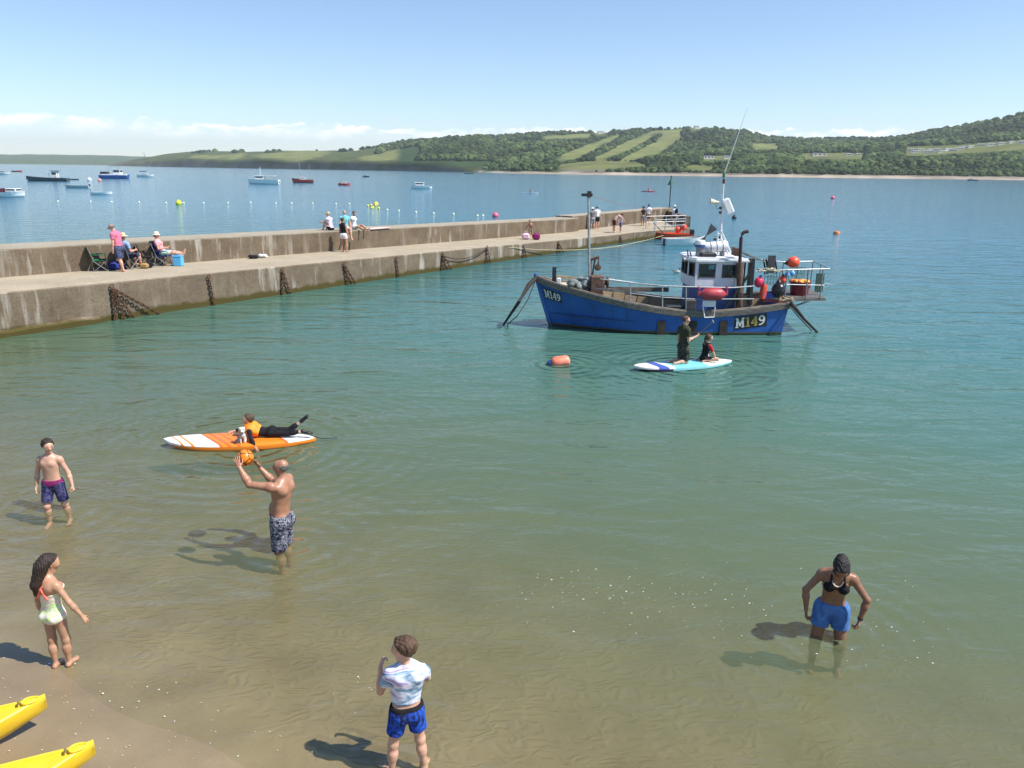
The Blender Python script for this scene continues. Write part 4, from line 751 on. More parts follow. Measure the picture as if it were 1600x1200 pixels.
MB().lathe([(.06, 0), (.11, .02), (.11, .45), (.09, .48), (.02, .49)], at(1190.5, 467, 25.0), (.08, 0, 1), 14).build('gas_cylinder', mat('orange_red_paint', (.62, .07, .03), .45, .15, 4), smooth='auto', label='upright orange red cylinder behind the gantry post', cat='cylinder')
rr = np.random.default_rng(8)
def heap(name, px0, px1, py, Y, n, r, m, label, cat, hgt):
    b = MB(); a, c = at(px0, py, Y), at(px1, py, Y)
    for i in range(n):
        P = []; s = lerp(a, c, rr.uniform(.05, .95)) + (0, rr.uniform(-.25, .25), rr.uniform(0, hgt))
        th = rr.uniform(0, 6.28)
        for k in range(12): th += rr.uniform(.3, .9); P.append(s + np.array([math.cos(th) * rr.uniform(.08, .2), math.sin(th) * rr.uniform(.06, .16), rr.uniform(-.03, .04)]))
        b.tube(P, r, 5)
    return b.build(name, m, label=label, cat=cat)
heap('rope_heap', 1210, 1232, 469, 25.0, 9, .022, mat('tan_rope', (.34, .27, .18), .9, .3, 20), 'tangle of tan rope lying on the stern quarter rail', 'rope', .12)
heap('rope_heap', 1186, 1222, 424, 25.1, 9, .018, mat('cream_rope', (.45, .40, .30), .9, .3, 20), 'cream rope coils looped over the stern rail', 'rope', .1)
def net(px0, px1, py0, Y, label):
    a, c = at(px0, py0, Y), at(px1, py0, Y); b = MB()
    for i in range(34): p = lerp(a, c, rr.uniform(0, 1)) + (0, rr.uniform(-.35, .35), rr.uniform(-.12, .2) * 1.); b.ell(p, (rr.uniform(.12, .25), rr.uniform(.1, .2), rr.uniform(.07, .14)), frame(rr.normal(size=3) * .4 + (0, 0, 1)), 8)
    return b.build('fishing_net', mat('teal_grey_net', (.10, .16, .17), .95, .4, 30, 1., col2=(.38, .37, .33), det=8), smooth=True, label=label, cat='net')
net(893, 914, 447, BY - .3, 'heap of pale teal fishing net on the foredeck by the hauler')
# wire pots on the stern
for px, py, lb in ((1209, 434, 'green wire pot standing at the stern rail by the gantry'), (1247, 428, 'empty wire pot behind the red tub')):
    c = at(px, py, 26.8); b = MB(); w = .5
    for i in range(6):
        x = -w / 2 + w * i / 5; b.tube([c + (x, -.2, -.22)] + [c + (x, -.2 * math.cos(t), -.0 + .24 * math.sin(t)) for t in np.linspace(0, math.pi, 7)] + [c + (x, .2, -.22)], .008, 4)
    for yy, zz in ((-.2, -.22), (.2, -.22), (0, .24), (-.2, 0), (.2, 0)): b.tube([c + (-w / 2, yy, zz), c + (w / 2, yy, zz)], .008, 4)
    b.build('wire_pot', mat('green_wire', (.05, .12, .09), .7), label=lb, cat='pot')
# --- mooring ropes
def rope(pts, r, m, label, cat='rope', name='mooring_rope'): return tag(MB().tube(pts, r, 6).build(name, m), label, cat)
wb = gnd(787, 507)
rope([at(838, 433, BY - .02), at(826, 446, BY - .3), at(812, 470, BY - .8), wb, wb + (-.15, -.2, -.3)], [.07, .085, .06, .035, .035], M_DROPE, 'thick dark sheathed bow mooring rope running down into the water')
wb2 = gnd(793, 506.5); rope([at(837, 437, BY - .05), at(825, 468, BY - .5), at(808, 494, BY - .8), wb2, wb2 + (-.1, -.1, -.3)], .018, M_DROPE, 'thin slack line beside the bow mooring rope')
ws = gnd(1277, 519); rope([at(1230, 466, 25.1), at(1243, 482, 24.6), at(1256, 498, 24.6), ws, ws + (.2, -.1, -.3)], [.05, .065, .045, .04, .04], M_DROPE, 'thick dark stern mooring rope running down into the water')
ws2 = gnd(1268, 516); rope([at(1232, 476, 25.05), at(1245, 492, 24.6), at(1258, 506, 24.5), ws2, ws2 + (.1, -.1, -.3)], .018, M_DROPE, 'thin line under the stern mooring rope')
rope([at(921, 448, 25.5), at(944, 438, 25.5)], .018, M_ROPE, 'grey rope stretched across the hauler'); rope([at(900, 438, 26.2), at(921, 431, 25.8), at(924, 428, 25.8)], .012, M_ROPE, 'thin rope from the foredeck to the lamp pole')
# ================================================================ PEOPLE: one continuous skin grown round a posed skeleton
def surface_nets(D, org, h):
    ins = D < 0; s = ins.shape
    cnt = np.zeros(tuple(n - 1 for n in s), np.uint8)
    offs = [(i, j, k) for i in (0, 1) for j in (0, 1) for k in (0, 1)]
    for i, j, k in offs: cnt += ins[i:s[0] - 1 + i, j:s[1] - 1 + j, k:s[2] - 1 + k]
    act = (cnt > 0) & (cnt < 8); idx = np.argwhere(act); N = len(idx)
    vals = np.stack([D[idx[:, 0] + i, idx[:, 1] + j, idx[:, 2] + k] for i, j, k in offs], 1)
    acc = np.zeros((N, 3)); num = np.zeros(N)
    for a in range(8):
        for b in range(a + 1, 8):
            oa, ob = np.array(offs[a]), np.array(offs[b])
            if abs(oa - ob).sum() != 1: continue
            va, vb = vals[:, a], vals[:, b]; m = (va < 0) != (vb < 0); t = np.where(m, va / np.where(m, va - vb, 1), 0)
            acc[m] += (oa + (ob - oa) * t[:, None])[m]; num[m] += 1
    V = (idx + acc / num[:, None]) * h + org
    vid = -np.ones(act.shape, np.int64); vid[tuple(idx.T)] = np.arange(N)
    Fs = []
    for ax in range(3):
        sl0 = [slice(None)] * 3; sl1 = [slice(None)] * 3; sl0[ax] = slice(0, -1); sl1[ax] = slice(1, None)
        ch = ins[tuple(sl0)] != ins[tuple(sl1)]; e = np.argwhere(ch); o1, o2 = (ax + 1) % 3, (ax + 2) % 3
        e = e[(e[:, o1] > 0) & (e[:, o2] > 0) & (e[:, o1] < s[o1] - 1) & (e[:, o2] < s[o2] - 1)]
        q = []
        for d1, d2 in ((-1, -1), (0, -1), (0, 0), (-1, 0)): c = e.copy(); c[:, o1] += d1; c[:, o2] += d2; q.append(vid[tuple(c.T)])
        Q = np.stack(q, 1); flip = ~ins[tuple(e.T)]; Q[flip] = Q[flip][:, ::-1]; Fs.append(Q)
    return V, np.concatenate(Fs)
class Body:
    def __init__(s): s.p = []
    def cone(s, tag_, a, b, ra, rb, k=.02, nrm=None, q=1.): s.p.append(dict(t=tag_, a=np.array(a, float), b=np.array(b, float), ra=ra, rb=rb, k=k, n=None if nrm is None else unit(nrm), q=q)); return s
    def ball(s, tag_, c, r, k=.02, nrm=None, q=1.): return s.cone(tag_, c, np.array(c) + (0, 0, 1e-4), r, r, k, nrm, q)
def sdf(p, P):
    ab = p['b'] - p['a']; w = P - p['a']; t = np.clip((w @ ab) / max(ab @ ab, 1e-12), 0, 1); w = w - t[..., None] * ab
    d2 = (w * w).sum(-1)
    if p['n'] is not None: wn = w @ p['n']; d2 = d2 - wn ** 2 + (wn / p['q']) ** 2
    return np.sqrt(d2) - (p['ra'] + (p['rb'] - p['ra']) * t)
def polygonise(prims, h, cuts=(), pad=.03):
    """prims: dicts (optional 'cut': [(point, normal)] clips that piece, 'inf' inflates it); cuts clip the whole"""
    lo = np.min([np.minimum(p['a'], p['b']) - max(p['ra'], p['rb']) - p.get('inf', 0) for p in prims], 0) - pad; hi = np.max([np.maximum(p['a'], p['b']) + max(p['ra'], p['rb']) + p.get('inf', 0) for p in prims], 0) + pad
    n = np.ceil((hi - lo) / h).astype(int) + 1; D = np.full(n, .2, np.float64)
    for p in prims:
        m = max(p['ra'], p['rb']) + p.get('inf', 0) + p['k'] + 2.5 * h
        l = np.clip(np.floor((np.minimum(p['a'], p['b']) - m - lo) / h).astype(int), 0, n - 1); u = np.clip(np.ceil((np.maximum(p['a'], p['b']) + m - lo) / h).astype(int) + 1, 1, n)
        g = np.stack(np.meshgrid(*[lo[i] + h * np.arange(l[i], u[i]) for i in range(3)], indexing='ij'), -1)
        d = sdf(p, g) - p.get('inf', 0)
        for pt, nr in p.get('cut', ()): d = np.maximum(d, (g - pt) @ unit(nr))
        sl = tuple(slice(l[i], u[i]) for i in range(3)); c = D[sl]; k = p['k']
        if p.get('sub'): D[sl] = np.maximum(c, -d); continue
        hh = np.clip(.5 + .5 * (c - d) / k, 0, 1); D[sl] = c * (1 - hh) + d * hh - k * hh * (1 - hh)
    if len(cuts):
        g = np.stack(np.meshgrid(*[lo[i] + h * np.arange(n[i]) for i in range(3)], indexing='ij'), -1)
        for pt, nr in cuts: D = np.maximum(D, (g - pt) @ unit(nr))
    return surface_nets(D, lo, h)
UPV = (0, 0, 1.)
def skeleton(H, pose, kid=0., head=None, girth=1., fem=0., belly=0.):
    """local frame: faces +Y, right hand +X. Returns Body and named points"""
    B = Body(); g = girth; hd = head or (.225 if not kid else .225 - .035 * kid); J = {}
    pu, pf = unit(pose.get('pel_up', UPV)), pose.get('pel_fwd', (0, 1, 0)); pr = unit(np.cross(pf, pu)); pf = np.cross(pu, pr)
    cu, cf = unit(pose.get('chest_up', pu)), pose.get('chest_fwd', pf); cr = unit(np.cross(cf, cu)); cf = np.cross(cu, cr)
    hu, hf = unit(pose.get('head_up', cu)), pose.get('head_fwd', cf); hr = unit(np.cross(hf, hu)); hf = np.cross(hu, hr)
    leg = .5 - .025 * kid; tor = H - hd - leg * H - .045 * H
    P = np.zeros(3); J['pel'] = P; hw = (.052 + .004 * fem) * H
    waist = P + pu * tor * .36; chest = waist + cu * tor * .36; nb = chest + cu * tor * .28 + cf * -.012 * H
    sw = (.106 - .012 * fem - .006 * kid) * H; J.update(waist=waist, chest=chest, neck=nb)
    kk = .035 * H / 1.7
    B.cone('pelvis', P - pr * hw * .7 + pu * .01 * H, P + pr * hw * .7 + pu * .01 * H, .058 * H * g, .058 * H * g, .05, pf, .86)
    for s_ in (-1, 1): B.ball('pelvis', P + pr * s_ * hw * .75 - pf * .03 * H - pu * .015 * H, .05 * H * g * (1 + .06 * fem), .04)
    B.cone('abd', P + pu * .03 * H, waist, .078 * H * g * (1 - .04 * fem), .073 * H * g * (1 - .10 * fem), .06, pf, .68)
    B.cone('abd', waist, chest, .073 * H * g * (1 - .10 * fem), .086 * H * g * (1 - .05 * fem), .06, cf, .68)
    if belly: B.ball('abd', waist + cf * .035 * H - cu * .03 * H, .075 * H * belly, .06, cf, .8)
    B.cone('chest', chest - cu * .02 * H, chest + cu * tor * .14, .088 * H * g * (1 - .06 * fem), .08 * H * g * (1 - .06 * fem), .05, cf, .70)
    for s_ in (-1, 1):
        B.ball('chest', chest + cr * s_ * .042 * H + cf * .036 * H + cu * .015 * H, .036 * H * (1 + .1 * fem), .035 - .012 * fem, cf, .8) if not fem else B.ball('chest', chest + cr * s_ * .046 * H + cf * .05 * H + cu * .0 * H, .036 * H, .022)
        B.cone('chest', nb - cu * .012 * H, nb - cu * .03 * H + cr * s_ * sw * .78, .034 * H * g, .03 * H, .045)
        B.ball('chest', chest + cr * s_ * .05 * H - cf * .03 * H + cu * .03 * H, .045 * H * g, .05)
    hb_ = nb + hu * (.045 * H + .0) ; B.cone('neck', nb - cu * .02 * H, hb_ + hu * .02 + hf * .012, .034 * H * (1 - .12 * fem - .1 * kid) * g ** .5, .030 * H * (1 - .1 * fem), .03)
    hc = hb_ + hu * hd * .5 + hf * hd * .06; J['head'] = hc; J['hax'] = (hr, hf, hu); J['hd'] = hd
    B.cone('skull', hc + hu * hd * .14 - hf * hd * .13, hc + hu * hd * .12 + hf * hd * .10, hd * .345, hd * .325, .02, hr, .93)
    B.cone('face', hc + hu * hd * .05 + hf * hd * .15, hc - hu * hd * .38 + hf * hd * .24, hd * .27, hd * .12, .03, hr, .95)
    B.cone('face', hc - hu * hd * .2 - hf * hd * .05, hc - hu * hd * .36 + hf * hd * .2, hd * .22, hd * .12, .03)
    B.cone('face', hc + hu * hd * .06 + hf * hd * .42, hc - hu * hd * .10 + hf * hd * .50, hd * .03, hd * .055, .012)      # nose
    B.cone('face', hc + hu * hd * .10 + hf * hd * .39 - hr * hd * .15, hc + hu * hd * .10 + hf * hd * .39 + hr * hd * .15, hd * .04, hd * .04, .02)  # brow
    B.cone('face', hc - hu * hd * .23 + hf * hd * .375 - hr * hd * .07, hc - hu * hd * .23 + hf * hd * .375 + hr * hd * .07, hd * .035, hd * .035, .012)  # lips
    for s_ in (-1, 1):
        B.cone('face', hc + hr * s_ * hd * .33 - hf * hd * .0 + hu * hd * .05, hc + hr * s_ * hd * .32 - hf * hd * .01 - hu * hd * .1, hd * .075, hd * .05, .01, hr, .5)   # ears
        B.ball('face', hc + hr * s_ * hd * .15 + hf * hd * .30 - hu * hd * .06, hd * .12, .03)
        J['eye' + 'LR'[s_ > 0]] = hc + hr * s_ * hd * .145 + hf * hd * .395 + hu * hd * .035
    J['mouth'] = hc - hu * hd * .23 + hf * hd * .41
    f_ = H / 1.72
    for s_, nm in ((1, 'R'), (-1, 'L')):
        S = nb - cu * .035 * H + cr * s_ * sw + np.array(pose.get('sh' + nm, (0, 0, 0)), float)
        ua, fa = unit(pose['arm' + nm][0]), unit(pose['arm' + nm][1]); hd_ = unit(pose['arm' + nm][2]) if len(pose['arm' + nm]) > 2 else fa
        pn = pose.get('palm' + nm, -cr * s_); pn = np.array(pn, float); pn = unit(pn - (pn @ hd_) * hd_)
        E = S + ua * .175 * H; Wr = E + fa * .148 * H; th = (1 - .14 * fem - .2 * kid) * g ** .6
        B.ball('ua' + nm, S + ua * .015 * H, .037 * H * th, .035); B.cone('ua' + nm, S, E, .0335 * H * th, .0255 * H * th, .03)
        B.cone('fa' + nm, E, E + fa * .05 * H, .0255 * H * th, .0275 * H * th, .02); B.cone('fa' + nm, E + fa * .045 * H, Wr, .0272 * H * th, .0165 * H * th, .02)
        J['S' + nm], J['E' + nm], J['W' + nm] = S, E, Wr
        side = unit(np.cross(pn, hd_)) * 1.; thumb_side = side * (1 if True else 1)
        # thumb points to the inner/front side: choose the side given or towards body front
        ts = pose.get('thumb' + nm); ts = side if ts is None else (side if side @ np.array(ts, float) > 0 else -side)
        if pose.get('thumb' + nm) is None: ts = side if side @ cf > 0 else -side
        hs = f_ * (1 - .05 * kid)
        Kn = Wr + hd_ * .088 * hs
        for o_, r_ in ((-.024, .0135), (-.008, .0145), (.008, .0145), (.024, .0135)): B.cone('ha' + nm, Wr + hd_ * .012 * hs - ts * o_ * .55 * hs, Kn - ts * o_ * hs, .0155 * hs, r_ * hs, .012, pn, .8)
        cl = pose.get('curl' + nm, .45)
        for i_, (o_, L_, r_) in enumerate(((-.029, .062, .0078), (-.0098, .072, .0082), (.0098, .078, .0084), (.029, .070, .0082))):
            o2 = -o_; base = Kn - ts * o2 * hs * -1.; base = Kn + ts * o_ * hs; a1, a2, a3 = cl * .7, cl * 1.7, cl * 2.5
            spread = ts * (o_ * pose.get('spread' + nm, 2.4)); q = base
            for a_, fr in ((a1, .45), (a2, .32), (a3, .23)):
                dv = unit(hd_ * math.cos(a_) + pn * math.sin(a_) + spread); q2 = q + dv * L_ * fr * hs; B.cone('ha' + nm, q, q2, r_ * hs, r_ * .93 * hs, .004); q = q2
        t0 = Wr + hd_ * .025 * hs + ts * .022 * hs; t1 = t0 + unit(hd_ * .7 + ts * .75 + pn * .35) * .042 * hs; t2 = t1 + unit(hd_ + ts * .35 + pn * (.3 + cl * .5)) * .052 * hs
        B.cone('ha' + nm, t0, t1, .0135 * hs, .0105 * hs, .008); B.cone('ha' + nm, t1, t2, .0102 * hs, .0085 * hs, .004); J['K' + nm] = Kn + pn * .02
        # legs
        Hp = P + pr * s_ * hw - pu * .01 * H; td, sd = unit(pose['leg' + nm][0]), unit(pose['leg' + nm][1]); fd = unit(pose['leg' + nm][2]) if len(pose['leg' + nm]) > 2 else pf
        K = Hp + td * (leg * .495 - .005) * H; A = K + sd * (leg * .495 - .035) * H
        lt = (1 + .03 * fem - .13 * kid) * g ** .7
        B.cone('th' + nm, Hp, K, .055 * H * lt, .034 * H * lt, .03); back = unit(np.cross(np.cross(td, sd) + 1e-6 * pr, sd)) if np.linalg.norm(np.cross(td, sd)) > .08 else -pf
        B.ball('sh' + nm, K + (td - sd) * .003 * H, .0345 * H * lt, .02); B.cone('sh' + nm, K, K + sd * .09 * H, .031 * H * lt, .034 * H * lt, .03); B.cone('sh' + nm, K + sd * .07 * H - unit(fd - (fd @ sd) * sd) * .008 * H, A, .034 * H * lt, .0195 * H * lt, .03)
        heel = A + sd * .026 * H - fd * .016 * H; toe = A + sd * .031 * H + fd * .095 * H
        B.ball('ft' + nm, heel, .0185 * H, .02); B.cone('ft' + nm, A + sd * .015 * H, A + sd * .028 * H + fd * .06 * H, .022 * H, .0175 * H, .02); B.cone('ft' + nm, heel, toe, .017 * H, .0125 * H, .015)
        fs = unit(np.cross(fd, sd)) * s_ * -1
        for i_ in range(5): tb = toe + fs * (i_ - 2) * .0098 * H - fd * .004 * H * abs(i_ - 1); B.cone('ft' + nm, tb - fd * .02 * H, tb + fd * (.02 - .003 * i_) * H, .0075 * H, .006 * H, .004)
        J['K' + 'nee' + nm], J['A' + nm], J['H' + nm] = K, A, Hp; J['sole' + nm] = A + sd * .044 * H
    J['ax'] = (pr, pf, pu); J['cax'] = (cr, cf, cu); J['H'] = H
    return B, J
SKIN = dict(fair=(.56, .33, .235), pink=(.58, .31, .23), tan=(.37, .185, .115), brown=(.25, .12, .07), olive=(.43, .24, .15))
M_SKIN = vmat('skin', .4, .45, .13, 14.); _b = M_SKIN.node_tree.nodes['Principled BSDF']; _b.inputs['Subsurface Weight'].default_value = .15; _b.inputs['Subsurface Radius'].default_value = (1., .35, .2); _b.inputs['Subsurface Scale'].default_value = .012
def person(label, loc, yaw, H, pose, skin='fair', hair=None, clothes=(), kid=0., girth=1., fem=0., belly=0., h=.009, anchor='feet', tilt=None, paint=None, lift=0., group=None, head=None):
    B, J = skeleton(H, pose, kid, head, girth, fem, belly)
    if anchor == 'feet': o = np.array([(J['AR'][0] + J['AL'][0]) / 2, (J['AR'][1] + J['AL'][1]) / 2, min(J['soleR'][2], J['soleL'][2])])
    elif anchor == 'footR': o = J['soleR'] * 1.
    elif anchor == 'footL': o = J['soleL'] * 1.
    elif anchor == 'seat': o = J['pel'] - np.array([0, 0, .075 * H * girth])
    elif anchor == 'knees': o = np.array([(J['KneeR'][0] + J['KneeL'][0]) / 2, (J['KneeR'][1] + J['KneeL'][1]) / 2, min(J['KneeR'][2], J['KneeL'][2]) - .034 * H])
    elif anchor == 'front': o = J['pel'] - np.array([0, 0, .06 * H])
    c_, s_ = math.cos(yaw), math.sin(yaw); Rz = np.array([[c_, -s_, 0], [s_, c_, 0], [0, 0, 1]]); loc = np.array(loc, float)
    Wd = lambda V: (np.asarray(V) - o) @ Rz.T + loc
    V, Fq = polygonise(B.p, h)
    col = np.tile(np.array(SKIN[skin]) if isinstance(skin, str) else np.array(skin), (len(V), 1)); hd = J['hd']
    def dab(c, r, cc, w=1.): d = np.linalg.norm(V - c, axis=1); k = np.clip(1.4 - d / r, 0, 1)[:, None] * w; col[:] = col * (1 - k) + np.array(cc) * k
    for e in ('eyeL', 'eyeR'): dab(J[e], hd * .075, (.02, .014, .01), 1.); dab(J[e] + J['hax'][2] * hd * .09, hd * .07, np.array(hair['col']) * .8 if hair else (.08, .05, .03), .7)
    dab(J['head'] + J['hax'][1] * hd * .4 - J['hax'][2] * hd * .08, hd * .16, np.array(SKIN[skin] if isinstance(skin, str) else skin) * (1.05, .8, .75), .5)
    nz_ = np.sin(V[:, 0] * 21 + 3 * np.sin(V[:, 2] * 9)) * np.sin(V[:, 1] * 19 + 2 * np.sin(V[:, 2] * 13)); col *= (1 + np.stack([.05 * nz_, .10 * nz_, .11 * nz_], -1))
    dab(J['mouth'], hd * .075, np.array(SKIN[skin] if isinstance(skin, str) else skin) * (.85, .5, .5), .7)
    for nm in 'LR': dab(J['cax'][1] * .055 * H + J['chest'] + J['cax'][0] * (.048 if nm == 'R' else -.048) * H + J['cax'][2] * .0 * H, .012, np.array(col[0]) * (.6, .4, .35), .8 * (1 - fem))
    if paint: paint(V, col, J)
    body = mesh_obj('person', Wd(V), Fq, M_SKIN, org=loc, smooth=True, col=col); tag(body, label, 'person', group)
    for cl in clothes:
        PR = []
        for tg, inf, kw in cl['parts']:
            for p in B.p:
                if p['t'] == tg:
                    q = dict(p); q['inf'] = inf; q['k'] = max(p['k'], kw.get('k', .02)); cut = []
                    if 'upto' in kw:      # limb clipped at a fraction of its length
                        limb = {'th': ('H', 'Knee'), 'sh': ('Knee', 'A'), 'ua': ('S', 'E'), 'fa': ('E', 'W')}[tg[:2]]; a_, b_ = J[limb[0] + tg[2]], J[limb[1] + tg[2]]; cut.append((a_ + (b_ - a_) * kw['upto'], b_ - a_))
                    if 'from' in kw:
                        limb = {'th': ('H', 'Knee'), 'sh': ('Knee', 'A'), 'ua': ('S', 'E'), 'fa': ('E', 'W')}[tg[:2]]; a_, b_ = J[limb[0] + tg[2]], J[limb[1] + tg[2]]; cut.append((a_ + (b_ - a_) * kw['from'], a_ - b_))
                    if cut: q['cut'] = cut
                    if kw.get('flare') and tg[:2] == 'th': q['rb'] = q['rb'] + kw['flare']
                    PR.append(q)
        if 'extra' in cl: PR += [dict(dict(t='x', k=.02, n=None, q=1.), **e) for e in cl['extra'](J)]
        cuts = cl['cuts'](J) if 'cuts' in cl else ()
        V2, F2 = polygonise(PR, cl.get('h', h), cuts)
        cc = None
        if 'paint' in cl: cc = np.tile(np.array(cl.get('col', (.5, .5, .5)), float), (len(V2), 1)); cl['paint'](V2, cc, J)
        mesh_obj(cl['name'], Wd(V2), F2, cl['mat'], parent=body, smooth=True, col=cc)
    if hair:
        hr, hf, hu = J['hax']; hc = J['head']; PR = []
        for p in B.p:
            if p['t'] == 'skull': q = dict(p); q['inf'] = hair.get('inf', .012) * hd / .22; q['cut'] = [(hc + hf * hd * hair.get('fx', .2) + hu * hd * hair.get('fz', .22), hf * .9 - hu * hair.get('sl', .75)), (hc - hu * hd * hair.get('low', .22), -hu + hf * hair.get('lowf', .35))]; q['cut'] += [(hc + hu * hd * hair['top'], hu)] if 'top' in hair else []; PR.append(q)
        for e in hair.get('extra', lambda J: [])(J): PR.append(dict(dict(t='x', k=.02, n=None, q=1.), **e))
        V2, F2 = polygonise(PR, min(h, .008)); rr = np.random.default_rng(len(label)); 
        n_ = V2 - hc; n_ /= np.linalg.norm(n_, axis=1)[:, None]; w_ = V2 - o; V2 = V2 + n_ * (rr.normal(size=len(V2)) * .0018 + .003 * np.sin(w_[:, 0] * 95 + 2.5 * np.sin(w_[:, 2] * 40)) * np.sin(w_[:, 1] * 85 + 2 * np.sin(w_[:, 2] * 33 + 1)) + .003 * np.sin(w_[:, 0] * 210 + w_[:, 1] * 190))[:, None]
        mesh_obj(hair.get('name', 'hair'), Wd(V2), F2, hair['mat'], parent=body, smooth=True)
    J['W'] = Wd
    return body, J
def hairmat(name, c): return mat(name, c, .55, .35, 40, .5, stretch=(1, 1, .3))
H_DARK, H_BROWN, H_GREY, H_BLOND, H_BLACK = hairmat('dark_brown_hair', (.028, .016, .011)), hairmat('mid_brown_hair', (.085, .045, .024)), hairmat('grey_hair', (.16, .15, .14)), hairmat('blond_hair', (.55, .42, .24)), hairmat('black_hair', (.012, .01, .01))
def HAIR(m, c, **k): return dict(mat=m, col=c, **k)
def patmat(name, cols, scale=9., stretch=(1, 1, 1), rough=.8, sharp=.03, dist=1.2):
    """printed cloth: patches of several colours"""
    m = bpy.data.materials.new(name); m.use_nodes = True; nt = m.node_tree; b = nt.nodes['Principled BSDF']; N = nt.nodes.new; L = nt.links.new
    tc = N('ShaderNodeTexCoord'); mp = N('ShaderNodeMapping'); mp.inputs['Scale'].default_value = stretch; L(tc.outputs['Object'], mp.inputs[0]); n = N('ShaderNodeTexNoise'); n.inputs['Scale'].default_value = scale; n.inputs['Detail'].default_value = 3; n.inputs['Distortion'].default_value = dist; L(mp.outputs[0], n.inputs[0])
    r = N('ShaderNodeValToRGB'); e = r.color_ramp.elements; k = len(cols); ps = np.linspace(.34, .66, k)
    e[0].position = ps[0]; e[0].color = (*cols[0], 1); e[1].position = ps[-1]; e[1].color = (*cols[-1], 1)
    for c, q in zip(cols[1:-1], ps[1:-1]): x = e.new(q); x.color = (*c, 1)
    L(n.outputs['Fac'], r.inputs[0]); L(r.outputs[0], b.inputs['Base Color']); b.inputs['Roughness'].default_value = rough; b.inputs['Specular IOR Level'].default_value = .2
    n2 = N('ShaderNodeTexNoise'); n2.inputs['Scale'].default_value = 14; n2.inputs['Detail'].default_value = 2; L(tc.outputs['Object'], n2.inputs[0]); bp = N('ShaderNodeBump'); bp.inputs['Strength'].default_value = .5; bp.inputs['Distance'].default_value = .02; L(n2.outputs['Fac'], bp.inputs['Height']); L(bp.outputs[0], b.inputs['Normal'])
    return m
def cloth(name, c, var=.12): return mat(name, c, .85, var, 9, .4, spec=.2)
def SHORTS(m, leg=.75, loose=.012, flare=.0, waist=.03, name='shorts', **k):
    return dict(name=name, mat=m, parts=[('pelvis', loose, {}), ('abd', loose * .8, {}), ('thL', loose, dict(upto=leg, flare=flare)), ('thR', loose, dict(upto=leg, flare=flare))], cuts=lambda J: [(J['pel'] + J['ax'][2] * (waist + .02) * J['H'], J['ax'][2])], **k)
def SHIRT(m, sleeve=.55, loose=.012, hem=.0, name='shirt', neck=True, **k):
    pr = [('chest', loose, {}), ('abd', loose, {}), ('pelvis', loose * .9, {})]
    if sleeve > 0: pr += [('uaL', loose, dict(upto=sleeve)), ('uaR', loose, dict(upto=sleeve))]
    if sleeve > 1: pr = pr[:3] + [('uaL', loose, {}), ('uaR', loose, {}), ('faL', loose, dict(upto=sleeve - 1)), ('faR', loose, dict(upto=sleeve - 1))]
    return dict(name=name, mat=m, parts=pr, cuts=lambda J: [(J['pel'] + J['ax'][2] * hem * J['H'], -J['ax'][2])], **k)
D_ = lambda *v: np.array(v, float)
STAND = dict(armR=(D_(.16, .02, -1), D_(.1, .12, -1)), armL=(D_(-.16, .02, -1), D_(-.1, .12, -1)), legR=(D_(.05, .03, -1), D_(.02, -.05, -1), D_(.15, 1, 0)), legL=(D_(-.05, .03, -1), D_(-.02, -.05, -1), D_(-.15, 1, 0)))
def POSE(**k): p = dict(STAND); p.update(k); return p
def at_bed(px, py):
    """where a wader's legs meet the water line -> that spot on the sea bed"""
    p = gnd(px, py); return np.array([p[0], p[1], float(bed(p[0], p[1]))])
# ---- 1 boy wading at the left
M_S1 = patmat('purple_navy_print', ((.012, .016, .06), (.03, .03, .11), (.10, .10, .2), (.02, .02, .08)), 16)
p = at_bed(75, 797)
person('boy in purple and navy swim shorts wading and looking aside', p, math.radians(188), 1.42, POSE(chest_fwd=(.1, 1, 0), head_fwd=(-.75, 1, -.12), head_up=(-.05, .08, 1), armR=(D_(.32, -.06, -1), D_(.12, .2, -1)), armL=(D_(-.42, .0, -1), D_(-.3, .3, -1)), curlL=.9, curlR=.7, legR=(D_(.1, .22, -1), D_(.05, -.15, -1), D_(.1, 1, 0)), legL=(D_(-.14, -.05, -1), D_(-.05, -.2, -1), D_(-.1, 1, 0))),
       'fair', HAIR(H_DARK, (.03, .02, .012), inf=.018, low=.12), [SHORTS(M_S1, .8, .014, .018), dict(name='waistband', mat=patmat('magenta_print', ((.10, .01, .07), (.28, .03, .14), (.05, .01, .05)), 18), parts=[('pelvis', .019, {}), ('abd', .017, {})], cuts=lambda J: [(J['pel'] + D_(0, 0, .055) * J['H'], D_(0, 0, 1)), (J['pel'] - D_(0, 0, .012), D_(0, 0, -1))])], kid=.55, h=.0065, anchor='footR', head=.21)
